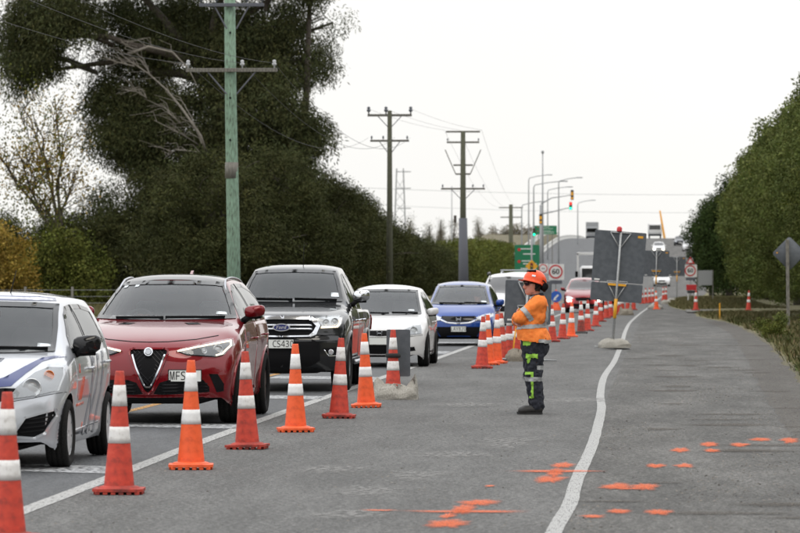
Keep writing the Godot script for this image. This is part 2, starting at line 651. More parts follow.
# ---------------------------------------------------------------- cars
# A car is a shell lofted from cross-sections: c.top / rail / belt / low / wid are curves over the distance z behind
# the front bumper; windows, lamps, grilles and doors are patches that follow the shell.  Local +z is the car's front.
func curve(cv: Array, z: float) -> float:
	var n := cv.size()
	if z <= cv[0][0]:
		return cv[0][1]
	if z >= cv[n - 1][0]:
		return cv[n - 1][1]
	var i := 0
	while z > cv[i + 1][0]:
		i += 1
	var h: float = cv[i + 1][0] - cv[i][0]
	var s: float = (cv[i + 1][1] - cv[i][1]) / h
	var m0 := s
	var m1 := s
	if i > 0:
		var sp: float = (cv[i][1] - cv[i - 1][1]) / (cv[i][0] - cv[i - 1][0])
		m0 = 0.0 if sp * s <= 0.0 else 2.0 * sp * s / (sp + s)
	if i < n - 2:
		var sn: float = (cv[i + 2][1] - cv[i + 1][1]) / (cv[i + 2][0] - cv[i + 1][0])
		m1 = 0.0 if sn * s <= 0.0 else 2.0 * sn * s / (sn + s)
	var t: float = (z - cv[i][0]) / h
	var t2 := t * t
	var t3 := t2 * t
	return cv[i][1] * (2 * t3 - 3 * t2 + 1) + h * m0 * (t3 - 2 * t2 + t) + cv[i + 1][1] * (3 * t2 - 2 * t3) + h * m1 * (t3 - t2)


const NB := 18
const NC := 10
const ND := 12


func car_tables(c: Dictionary):
	var zs := []
	var z := 0.0
	for a in [0.0, 0.012, 0.025, 0.045, 0.07, 0.1, 0.14, 0.18, 0.23]:
		zs.append(a)
	var step: float = c.get("step", 0.055)
	z = 0.23 + step
	while z < c.L - 0.2:
		zs.append(z)
		z += step
	for a in [0.16, 0.11, 0.07, 0.04, 0.02, 0.0]:
		zs.append(c.L - a)
	c.zs = PackedFloat32Array(zs)
	var tabs := []
	for k in 6:
		var t := PackedFloat32Array()
		t.resize(zs.size())
		tabs.append(t)
	for i in zs.size():
		var low := curve(c.low, zs[i])
		var belt := maxf(curve(c.belt, zs[i]), low + 0.05)
		var rail := maxf(curve(c.rail, zs[i]), belt + 0.004)
		var top := maxf(curve(c.top, zs[i]), rail + 0.004)
		var wid := curve(c.wid, zs[i])
		tabs[0][i] = low
		tabs[1][i] = belt
		tabs[2][i] = rail
		tabs[3][i] = top
		tabs[4][i] = wid
		tabs[5][i] = maxf(wid * c.side[c.side.size() - 1][1] - c.inset - c.tumble * maxf(rail - belt - 0.04, 0.0), 0.05)
	c.tab = tabs
	var sd := PackedFloat32Array()
	for k in NB + 1:
		sd.append(curve(c.side, float(k) / NB))
	c.sd = sd


func car_at(c: Dictionary, z: float) -> Array:
	var zs: PackedFloat32Array = c.zs
	var i := clampi(zs.bsearch(z) - 1, 0, zs.size() - 2)
	var u := clampf((z - zs[i]) / (zs[i + 1] - zs[i]), 0.0, 1.0)
	var r := [0.0, 0.0, 0.0, 0.0, 0.0, 0.0]
	for k in 6:
		r[k] = lerpf(c.tab[k][i], c.tab[k][i + 1], u)
	return r


func car_half(c: Dictionary, z: float, y: float) -> float:
	var p := car_at(c, z)
	if y < p[0] or y > p[3]:
		return -1.0
	if y <= p[1]:
		var t: float = (y - p[0]) / (p[1] - p[0]) * NB
		var k := mini(int(t), NB - 1)
		return p[4] * lerpf(c.sd[k], c.sd[k + 1], t - k)
	if y <= p[2]:
		var t: float = (y - p[1]) / (p[2] - p[1])
		return lerpf(p[4] * c.sd[NB], p[5], t) + c.bulge * 4.0 * t * (1.0 - t) * minf(1.0, (p[2] - p[1]) * 3.0)
	return p[5] * pow(maxf(1.0 - (y - p[2]) / (p[3] - p[2]), 0.0), 1.0 / c.crown)


func car_warp(c: Dictionary, x: float, y: float, z: float) -> float:
	var w := 0.0
	var f: float = 1.0 - smoothstep(0.0, c.nose_len, z)
	if f > 0.0:
		w += f * (c.nose * pow(minf(absf(x) / c.W, 1.0), c.nose_pow) + curve(c.nose_prof, y))
	var b: float = 1.0 - smoothstep(0.0, c.tail_len, c.L - z)
	if b > 0.0:
		w -= b * (c.tail * pow(minf(absf(x) / c.W, 1.0), 2.6) + curve(c.tail_prof, y))
	return w


func car_front(c: Dictionary, x: float, y: float) -> Vector3:
	var ax := absf(x)
	var z := 0.0
	var zmax: float = c.L * 0.62
	if car_half(c, 0.0, y) < ax:
		var prev := 0.0
		z = 0.02
		while z < zmax and car_half(c, z, y) < ax:
			prev = z
			z += 0.05
		var lo := prev
		var hi := z
		for k in 9:
			var m := (lo + hi) / 2.0
			if car_half(c, m, y) < ax:
				lo = m
			else:
				hi = m
		z = hi
	return Vector3(x, y, -(z + car_warp(c, x, y, z)))


func car_side(c: Dictionary, z: float, y: float, sg: float) -> Vector3:
	var zz := z
	var x := 0.0
	for k in 4:
		x = maxf(car_half(c, zz, y), 0.0)
		zz = z - car_warp(c, x, y, zz)
	return Vector3(x * sg, y, -z)


# where: "front" takes polygons in (x, y); "side" / "other" take polygons in (z behind the bumper, y)
func car_map(c: Dictionary, where: String, p: Vector2, off: float) -> Vector3:
	var e := 0.004
	if where == "front":
		var v := car_front(c, p.x, p.y)
		var dx := car_front(c, p.x + e, p.y) - v
		var dy := car_front(c, p.x, p.y + e) - v
		var n := dx.cross(dy)
		n = n.normalized() if n.length() > 1e-9 else Vector3.BACK
		if n.z < 0.0:
			n = -n
		return v + (n * 0.7 + Vector3(0, 0, 0.3)) * off
	var sg := 1.0 if where == "side" else -1.0
	var q := car_side(c, p.x, p.y, sg)
	return q + Vector3(sg * off, 0, 0)


func patch(c: Dictionary, where: String, pg: PackedVector2Array, called: String, m: Material, parent: Node, off := 0.006, cell := 0.05, hole := PackedVector2Array(), skirt := 0.012) -> MeshInstance3D:
	var st := mk(true)
	patch_into(st, c, where, pg, off, cell, hole, skirt)
	return done(st, called, m, parent)


func patch_into(st: SurfaceTool, c: Dictionary, where: String, pg: PackedVector2Array, off := 0.006, cell := 0.05, hole := PackedVector2Array(), skirt := 0.012):
	var lo := pg[0]
	var hi := pg[0]
	for p in pg:
		lo = lo.min(p)
		hi = hi.max(p)
	var memo := {}
	var at := func(p: Vector2, o: float) -> Vector3:
		var k := Vector3i(roundi(p.x * 5000.0), roundi(p.y * 5000.0), roundi(o * 10000.0))
		if not memo.has(k):
			memo[k] = car_map(c, where, p, o)
		return memo[k]
	var out := Vector3(0, 0.2, 1) if where == "front" else Vector3(1 if where == "side" else -1, 0, 0)
	var nx := maxi(1, ceili((hi.x - lo.x) / cell))
	var ny := maxi(1, ceili((hi.y - lo.y) / cell))
	var sx := (hi.x - lo.x) / nx
	var sy := (hi.y - lo.y) / ny
	for i in nx:
		for j in ny:
			var x0 := lo.x + i * sx
			var y0 := lo.y + j * sy
			var sq := PackedVector2Array([Vector2(x0, y0), Vector2(x0 + sx, y0), Vector2(x0 + sx, y0 + sy), Vector2(x0, y0 + sy)])
			for piece in Geometry2D.intersect_polygons(sq, pg):
				var bits: Array = [piece]
				if hole.size() > 2:
					bits = Geometry2D.clip_polygons(piece, hole)
				for b in bits:
					if b.size() < 3 or (bits.size() > 1 and Geometry2D.is_polygon_clockwise(b) != Geometry2D.is_polygon_clockwise(piece)):
						continue
					var ids := Geometry2D.triangulate_polygon(b)
					for k in range(0, ids.size(), 3):
						tri(st, at.call(b[ids[k]], off), at.call(b[ids[k + 1]], off), at.call(b[ids[k + 2]], off), out)
	if skirt > 0.0:
		for edge in [pg, hole]:
			var n: int = edge.size()
			for k in n:
				var p: Vector2 = edge[k]
				var q: Vector2 = edge[(k + 1) % n]
				var parts := maxi(1, ceili(p.distance_to(q) / cell))
				for s in parts:
					var a := p.lerp(q, float(s) / parts)
					var b := p.lerp(q, float(s + 1) / parts)
					var dir := (b - a)
					var o2 := Vector2(dir.y, -dir.x)
					var ov := Vector3(o2.x, o2.y, 0) if where == "front" else Vector3(0, o2.y, -o2.x)
					var p0: Vector3 = at.call(a, off)
					var p1: Vector3 = at.call(b, off)
					var back := Vector3(0, 0, -skirt) if where == "front" else Vector3(-skirt if where == "side" else skirt, 0, 0)
					tri(st, p0, p1, p1 + back, ov)
					tri(st, p0, p1 + back, p0 + back, ov)


func strip(c: Dictionary, where: String, line: Array, w: float, called: String, m: Material, parent: Node, off := 0.006, cell := 0.05) -> MeshInstance3D:
	var st := mk(true)
	for pg in Geometry2D.offset_polyline(poly(line), w / 2.0, Geometry2D.JOIN_MITER, Geometry2D.END_BUTT):
		patch_into(st, c, where, pg, off, cell)
	return done(st, called, m, parent)


func shrink(p: PackedVector2Array, d: float) -> PackedVector2Array:
	var r := Geometry2D.offset_polygon(p, -d, Geometry2D.JOIN_MITER)
	return r[0] if r.size() > 0 else p


func car_shell(c: Dictionary, parent: Node, m: Material):
	var nz: int = c.zs.size()
	var np := NB + NC + ND + 1
	var grid := []
	for i in nz:
		var p := [c.tab[0][i], c.tab[1][i], c.tab[2][i], c.tab[3][i], c.tab[4][i], c.tab[5][i]]
		var row := PackedVector3Array()
		for j in np:
			var x := 0.0
			var y := 0.0
			if j <= NB:
				y = lerpf(p[0], p[1], float(j) / NB)
				x = p[4] * c.sd[j]
			elif j <= NB + NC:
				var t := float(j - NB) / NC
				y = lerpf(p[1], p[2], t)
				x = lerpf(p[4] * c.sd[NB], p[5], t) + c.bulge * 4.0 * t * (1.0 - t) * minf(1.0, (p[2] - p[1]) * 3.0)
			else:
				var u := float(j - NB - NC) / ND
				x = p[5] * (1.0 - u)
				y = p[2] + (p[3] - p[2]) * (1.0 - pow(1.0 - u, c.crown))
			row.append(Vector3(x, y, -(c.zs[i] + car_warp(c, x, y, c.zs[i]))))
		grid.append(row)
	# wheel arches: pull the edge of the opening onto a circle
	for w in c.axles:
		var cen := Vector2(w, c.wheel_r)
		var ra: float = c.arch_r
		for i in nz:
			for j in NB + 1:
				var v: Vector3 = grid[i][j]
				var d := Vector2(-v.z, v.y) - cen
				if d.length() < ra and d.length() > ra - 0.065:
					d = d.normalized() * ra
					grid[i][j] = Vector3(v.x, cen.y + d.y, -(cen.x + d.x))
	var holes_f := []
	if c.has("windscreen") and not c.get("far", false):
		holes_f.append(shrink(c.windscreen, 0.022))
	var holes_s := []
	if not c.get("far", false):
		for s in c.side_windows:
			holes_s.append(shrink(s, 0.016))
	var st := mk(true)
	for sg in [1.0, -1.0]:
		var f := Vector3(sg, 1, 1)
		for i in nz - 1:
			for j in np - 1:
				var a: Vector3 = grid[i][j]
				var b: Vector3 = grid[i + 1][j]
				var d: Vector3 = grid[i + 1][j + 1]
				var e: Vector3 = grid[i][j + 1]
				var m0 := (a + b + d + e) / 4.0
				var skip := false
				if j < NB:
					for w in c.axles:
						if Vector2(-m0.z - w, m0.y - c.wheel_r).length() < c.arch_r - 0.004:
							skip = true
				if j >= NB - 1:
					if -m0.z < c.L * 0.6:
						for h in holes_f:
							if Geometry2D.is_point_in_polygon(Vector2(m0.x * sg, m0.y), h) and -m0.z > c.cowl:
								skip = true
					if absf(m0.x) > 0.35:
						for h in holes_s:
							if Geometry2D.is_point_in_polygon(Vector2(-m0.z, m0.y), h):
								skip = true
				if skip:
					continue
				var out := Vector3(sg * (1.0 if j < NB + NC else 0.1), 1.0 if j > NB else 0.0, 0.0)
				tri(st, a * f, b * f, d * f, out)
				tri(st, a * f, d * f, e * f, out)
		# front and rear faces
		for cap in 2:
			var i := 0 if cap == 0 else nz - 1
			var cols := NC + ND
			var zz: float = c.zs[i]
			var pt := func(r: int, k: int) -> Vector3:
				if r == NB:
					return grid[i][NB + k]
				var v: Vector3 = grid[i][r]
				var x: float = v.x * (1.0 - float(k) / cols)
				return Vector3(x, v.y, -(zz + car_warp(c, x, v.y, zz))) if k > 0 else v
			var out := Vector3(0, 0, 1 if cap == 0 else -1)
			for r in NB:
				for k in cols:
					var a: Vector3 = pt.call(r, k)
					var b: Vector3 = pt.call(r, k + 1)
					var d: Vector3 = pt.call(r + 1, k + 1)
					var e: Vector3 = pt.call(r + 1, k)
					tri(st, a * f, b * f, d * f, out)
					tri(st, a * f, d * f, e * f, out)
	return done(st, "body", m, parent)


var wheel_cache := {}


func wheel(c: Dictionary, parent: Node, at: Vector3, sg: float):
	var key := "%s %s %s" % [c.wheel_r, c.rim_r, c.spokes]
	if not wheel_cache.has(key):
		var r: float = c.wheel_r
		var rr: float = c.rim_r
		var hw: float = c.get("tyre_w", 0.23) / 2.0
		var x := Transform3D(Basis(Vector3(0, 0, 1), -PI / 2), Vector3.ZERO)
		var st := mk(true)
		lathe(st, [Vector2(rr, -hw * 0.8), Vector2(rr + 0.02, -hw), Vector2(r - 0.03, -hw), Vector2(r - 0.008, -hw * 0.85), Vector2(r, -hw * 0.55), Vector2(r - 0.006, -hw * 0.5), Vector2(r - 0.006, -hw * 0.42), Vector2(r, -hw * 0.38), Vector2(r, -hw * 0.05), Vector2(r - 0.006, -0.004), Vector2(r - 0.006, 0.004), Vector2(r, hw * 0.05), Vector2(r, hw * 0.38), Vector2(r - 0.006, hw * 0.42), Vector2(r - 0.006, hw * 0.5), Vector2(r, hw * 0.55), Vector2(r - 0.008, hw * 0.85), Vector2(r - 0.03, hw), Vector2(rr + 0.02, hw), Vector2(rr, hw * 0.8)], 36, x)
		st.generate_normals()
		var rim := mk(true)
		lathe(rim, [Vector2(rr, -hw * 0.8), Vector2(rr, hw * 0.8), Vector2(rr - 0.018, hw * 0.86), Vector2(rr - 0.03, hw * 0.6), Vector2(rr - 0.04, -hw * 0.2), Vector2(0.06, -hw * 0.3), Vector2(0.0, -hw * 0.3)], 36, x)
		rim.generate_normals()
		var sp := mk()
		var n: int = c.spokes
		for k in n:
			var t := TAU * k / n
			var b := Basis(Vector3(1, 0, 0), t)
			var w0 := 0.16 / n * 2.2
			var pg := PackedVector2Array([Vector2(0.03, -w0), Vector2(rr - 0.012, -w0 * 1.25), Vector2(rr - 0.012, w0 * 1.25), Vector2(0.03, w0)])
			prism(sp, pg, 0.03, Transform3D(b * Basis(Vector3(0, 1, 0), Vector3(0, 0, 1), Vector3(1, 0, 0)), Vector3(hw * 0.62, 0, 0)))
		lathe(sp, [Vector2(0.0, hw * 0.72), Vector2(0.05, hw * 0.7), Vector2(0.062, hw * 0.5)], 16, x)
		sp.generate_normals()
		wheel_cache[key] = [st.commit(), rim.commit(), sp.commit()]
	var w := Node3D.new()
	put(w, "wheel", parent)
	w.position = at
	if sg < 0:
		w.rotation.y = PI
	var ms: Array = wheel_cache[key]
	obj(ms[0], "tyre", M.tyre, w)
	obj(ms[1], "rim", M.black if c.get("dark_rims", false) else M.lamp_grey, w)
	obj(ms[2], "spokes", M.dark_alloy if c.get("dark_rims", false) else M.badge_silver, w)


func car_base(c: Dictionary) -> Node3D:
	car_tables(c)
	var root := thing(c.name, c.label, c.category, Vector3(c.x, 0, c.z), c.get("turn", 0.0), c.get("group", ""))
	var body: MeshInstance3D = car_shell(c, root, c.paint)
	var far: bool = c.get("far", false)
	# floor pan and wheel wells
	var under := mk()
	box(under, Vector3(0, c.floor + 0.04, -c.L / 2), Vector3(c.W * 1.2, 0.06, c.L - 0.5), 0.02)
	box(under, Vector3(0, c.floor + 0.16, -c.L / 2), Vector3(c.W * 1.0, 0.2, c.L - 0.9), 0.02)
	done(under, "underbody", M.black, root)
	for w in c.axles:
		for sg in [1.0, -1.0]:
			wheel(c, root, Vector3(sg * (c.track), c.wheel_r, -w), sg)
			var well := mk(true)
			var n := 20
			for k in n:
				var q := []
				for e in 2:
					var t := -0.25 + (PI + 0.5) * (k + e) / n
					var yy: float = c.wheel_r + sin(t) * c.arch_r
					var zz: float = w - cos(t) * c.arch_r
					var xs := maxf(car_half(c, zz, maxf(yy, curve(c.low, zz) + 0.01)) - 0.004, 0.4)
					q.append(Vector3(sg * xs, yy, -zz))
					q.append(Vector3(sg * (c.track - 0.3), yy, -zz))
				var ov := Vector3(0, c.wheel_r, -w) - Vector3(0, q[0].y, q[0].z)
				tri(well, q[0], q[1], q[3], ov)
				tri(well, q[0], q[3], q[2], ov)
			done(well, "wheel_arch", M.trim, root)
	# glass
	if far:
		patch(c, "front", c.windscreen, "windscreen", M.dark_glass, root, 0.008, 0.12)
		for s in c.side_windows:
			for wh in ["side", "other"]:
				patch(c, wh, s, "side_window", M.dark_glass, root, 0.008, 0.3)
		return root
	var inner := shrink(c.windscreen, c.get("frit", 0.034))
	var ws := patch(c, "front", inner, "windscreen", M.glass, root, 0.004, 0.06, PackedVector2Array(), 0.0)
	patch(c, "front", Geometry2D.offset_polygon(c.windscreen, 0.008)[0], "windscreen_border", M.frit, ws, 0.012, 0.05, inner)
	for wh in ["side", "other"]:
		var k := 0
		for d in c.get("doors", []):
			var door := patch(c, wh, d, "door", c.paint, root, 0.004, 0.06, PackedVector2Array(), 0.01)
			var sg := 1.0 if wh == "side" else -1.0
			var hs: Array = c.handles
			if k < hs.size():
				var h := mk(true)
				var p: Array = hs[k]
				var base := car_side(c, p[0], p[1], sg)
				var a := base + Vector3(sg * 0.03, 0, 0.1)
				tube(h, [base + Vector3(-sg * 0.01, 0, 0.115), a, base + Vector3(sg * 0.035, 0.004, 0), base + Vector3(sg * 0.03, 0, -0.1), base + Vector3(-sg * 0.01, 0, -0.115)], 0.013, 6)
				done(h, "door_handle", c.get("handle_paint", c.paint), door)
			k += 1
		for s in c.side_windows:
			var inn := shrink(s, 0.03)
			var pane := patch(c, wh, inn, "side_window", M.side_glass, root, 0.004, 0.08, PackedVector2Array(), 0.0)
			patch(c, wh, Geometry2D.offset_polygon(s, 0.01)[0], "window_frame", M.frit, pane, 0.007, 0.08, inn)
	car_interior(c, root)
	return root


func car_interior(c: Dictionary, root: Node3D):
	var cw: float = c.cowl
	var yb: float = curve(c.top, cw)
	var hw: float = c.W - 0.2
	var st := mk(true)
	box(st, Vector3(0, yb - 0.13, -(cw + 0.42)), Vector3(hw * 2, 0.2, 0.62), 0.07)
	box(st, Vector3(-hw * 0.5, yb - 0.03, -(cw + 0.55)), Vector3(0.36, 0.1, 0.25), 0.05)
	done(st, "dashboard", M.interior, root)
	var sw := mk(true)
	var ring := []
	for k in 21:
		var t := TAU * k / 20.0
		ring.append(Vector3(-hw * 0.5 + cos(t) * 0.18, yb - 0.06 + sin(t) * 0.165, -(cw + 0.78) - sin(t) * 0.07))
	tube(sw, ring, 0.016, 6, false)
	box(sw, Vector3(-hw * 0.5, yb - 0.06, -(cw + 0.78)), Vector3(0.34, 0.05, 0.03), 0.01)
	done(sw, "steering_wheel", M.interior, root)
	for sg in [-1.0, 1.0]:
		var seat := mk(true)
		var sx: float = sg * hw * 0.5
		box(seat, Vector3(sx, 0.55, -(cw + 1.15)), Vector3(0.5, 0.16, 0.5), 0.06)
		box(seat, Vector3(sx, 0.88, -(cw + 1.42)), Vector3(0.48, 0.62, 0.14), 0.06, Basis(Vector3(1, 0, 0), 0.2))
		var so := done(seat, "front_seat", M.seat, root)
		var hr := mk(true)
		box(hr, Vector3(sx, 1.27, -(cw + 1.5)), Vector3(0.27, 0.18, 0.1), 0.05)
		done(hr, "headrest", M.seat, so)
	var rear := mk(true)
	box(rear, Vector3(0, 0.9, -(cw + 2.25)), Vector3(hw * 1.8, 0.62, 0.16), 0.06)
	for sg in [-0.55, 0.55]:
		box(rear, Vector3(sg * hw, 1.26, -(cw + 2.27)), Vector3(0.26, 0.14, 0.1), 0.04)
	done(rear, "rear_seat", M.seat, root)
	var rv := mk(true)
	var ytop := 0.0
	for p in c.windscreen:
		ytop = maxf(ytop, p.y)
	var anchor := car_front(c, 0.0, ytop - 0.09)
	box(rv, anchor + Vector3(0, -0.01, -0.06), Vector3(0.23, 0.075, 0.035), 0.015)
	done(rv, "rear_view_mirror", M.black, root)


func wiper(c: Dictionary, root: Node, a: Vector2, b: Vector2):
	var pts := []
	for k in 9:
		pts.append(car_map(c, "front", a.lerp(b, k / 8.0), 0.026))
	var st := mk(true)
	tube(st, pts, 0.012, 5)
	done(st, "wiper", M.black, root)


func side_mirror(c: Dictionary, root: Node, at: Vector3, size: Vector3, m: Material, arm: Vector3):
	for sg in [1.0, -1.0]:
		var st := mk(true)
		var n := 12
		var rows := []
		for i in 7:
			var v := -1.0 + 2.0 * i / 6.0
			var rr := pow(maxf(1.0 - pow(absf(v), 3.2), 0.0), 0.5)
			var row := []
			for k in n:
				var t := TAU * k / n
				var cx := signf(cos(t)) * pow(absf(cos(t)), 0.62)
				var cy := signf(sin(t)) * pow(absf(sin(t)), 0.62)
				row.append(Vector3(sg * (at.x + cx * rr * size.x / 2 * (1.0 + 0.06 * v)), at.y + cy * rr * size.y / 2 + cx * 0.012, at.z + v * size.z / 2))
			rows.append(row)
		for i in 6:
			for k in n:
				var k2 := (k + 1) % n
				var o: Vector3 = (rows[i][k] + rows[i + 1][k2]) / 2.0 - Vector3(sg * at.x, at.y, at.z)
				tri(st, rows[i][k], rows[i][k2], rows[i + 1][k2], o)
				tri(st, rows[i][k], rows[i + 1][k2], rows[i + 1][k], o)
		var o := done(st, "side_mirror", m, root)
		var ar := mk(true)
		tube(ar, [Vector3(sg * arm.x, arm.y, arm.z), Vector3(sg * (at.x - size.x * 0.25), at.y - size.y * 0.42, at.z), Vector3(sg * (at.x + size.x * 0.3), at.y - size.y * 0.47, at.z)], [0.04, 0.035, 0.02], 8)
		done(ar, "mirror_arm", M.trim, o)
		var gl := mk()
		box(gl, Vector3(sg * at.x, at.y, at.z - size.z * 0.40), Vector3(size.x * 0.72, size.y * 0.6, 0.01))
		done(gl, "mirror_glass", M.chrome, o)


func plate(c: Dictionary, root: Node, x: float, y: float, words: String, shift := 0.0):
	var v := car_front(c, x, y)
	var st := mk()
	prism(st, rect_poly(-0.18, -0.0625, 0.18, 0.0625, 0.012), 0.008, Transform3D(Basis.IDENTITY, v + Vector3(0, 0, 0.03)))
	var p := done(st, "number_plate", M.plate, root)
	var fr := mk()
	for e in [[0.0, 0.066, 0.372, 0.008], [0.0, -0.066, 0.372, 0.008], [0.183, 0.0, 0.008, 0.125], [-0.183, 0.0, 0.008, 0.125]]:
		box(fr, v + Vector3(e[0], e[1], 0.03), Vector3(e[2], e[3], 0.014))
	done(fr, "plate_frame", M.trim, p)
	if words != "":
		lettering(words, 0.092, 0.003, "plate_lettering", M.plate_ink, p, Transform3D(Basis.IDENTITY.scaled(Vector3(0.80, 1, 1)), v + Vector3(shift, 0, 0.036)), "Droid Sans Mono", 700)


func headlamp(c: Dictionary, root: Node, pg: PackedVector2Array, lamps: Array, m_inner: Material):
	# one housing for each side: reflector bowl patch, round lamps, clear cover
	for sg in [1, -1]:
		var q := pg if sg == 1 else mirrored(pg)
		var h := patch(c, "front", q, "headlight", m_inner, root, 0.006, 0.04)
		for l in lamps:
			var v := car_front(c, l[0] * sg, l[1])
			var st := mk(true)
			var tilt := Basis(Vector3(0, 1, 0), sg * 0.25)
			var x := Transform3D(tilt * Basis(Vector3(1, 0, 0), PI / 2), v + Vector3(0, 0, 0.0))
			var r: float = l[2]
			lathe(st, [Vector2(r * 1.1, 0.0), Vector2(r * 1.1, 0.03), Vector2(r, 0.034), Vector2(r * 0.9, 0.02), Vector2(r * 0.5, 0.022), Vector2(0.0, 0.03)], 20, x)
			done(st, "lamp_bowl", l[3], h)
		patch(c, "front", q, "lens", M.lens, h, 0.045, 0.05, PackedVector2Array(), 0.03)


func seated(called: String, label: String, at: Vector3, shirt: Material):
	# a driver seen through the glass: head, neck and shoulders, arms to the wheel
	var root := thing(called, label, "person", at)
	var f := [[Vector3(0, 0.30, 0), Vector3(0, 0.52, -0.05), 0.16, 0.17], [Vector3(-0.15, 0.60, -0.04), Vector3(0.15, 0.60, -0.04), 0.085, 0.085], [Vector3(0, 0.6, -0.04), Vector3(0, 0.75, -0.01), 0.06, 0.055], [Vector3(0, 0.82, 0.0), Vector3(0, 0.88, -0.02), 0.078, 0.095], [Vector3(0, 0.76, 0.04), Vector3(0, 0.8, 0.05), 0.045, 0.06], [Vector3(0, 0.81, 0.09), Vector3(0, 0.83, 0.085), 0.016, 0.012], [Vector3(-0.19, 0.57, -0.04), Vector3(-0.24, 0.36, 0.1), 0.06, 0.045], [Vector3(-0.24, 0.36, 0.1), Vector3(-0.12, 0.42, 0.36), 0.045, 0.033], [Vector3(0.19, 0.57, -0.04), Vector3(0.24, 0.36, 0.1), 0.06, 0.045], [Vector3(0.24, 0.36, 0.1), Vector3(0.12, 0.42, 0.36), 0.045, 0.033], [Vector3(-0.1, 0.28, 0.0), Vector3(-0.12, 0.26, 0.4), 0.09, 0.07], [Vector3(0.1, 0.28, 0.0), Vector3(0.12, 0.26, 0.4), 0.09, 0.07]]
	var g := field(f, Vector3(-0.36, 0.14, -0.28), Vector3(0.36, 1.02, 0.52), 0.022, 0.04)
	skin(g, 0.0, "body", M.skin, root)
	skin(g, 0.012, "shirt", shirt, root, func(p: Vector3) -> bool: return p.y < 0.68 and p.z < 0.3)
	skin(g, 0.012, "hair", M.hair, root, func(p: Vector3) -> bool: return p.y > 0.86 - p.z * 0.3 + 0.04 and p.y > 0.8)
	return root


func dual(p: Array) -> PackedVector2Array:
	# left-right symmetric outline from its right half, given from the top centre round to the bottom centre
	var a := poly(p)
	var q := PackedVector2Array()
	for v in a:
		q.append(v)
	for k in range(a.size() - 1, -1, -1):
		if absf(a[k].x) > 1e-4:
			q.append(Vector2(-a[k].x, a[k].y))
	return q


func build_cars():
	red_suv()
	silver_hatch()
	dark_pickup()
	white_hatch()
	blue_hatch()
	far_cars()


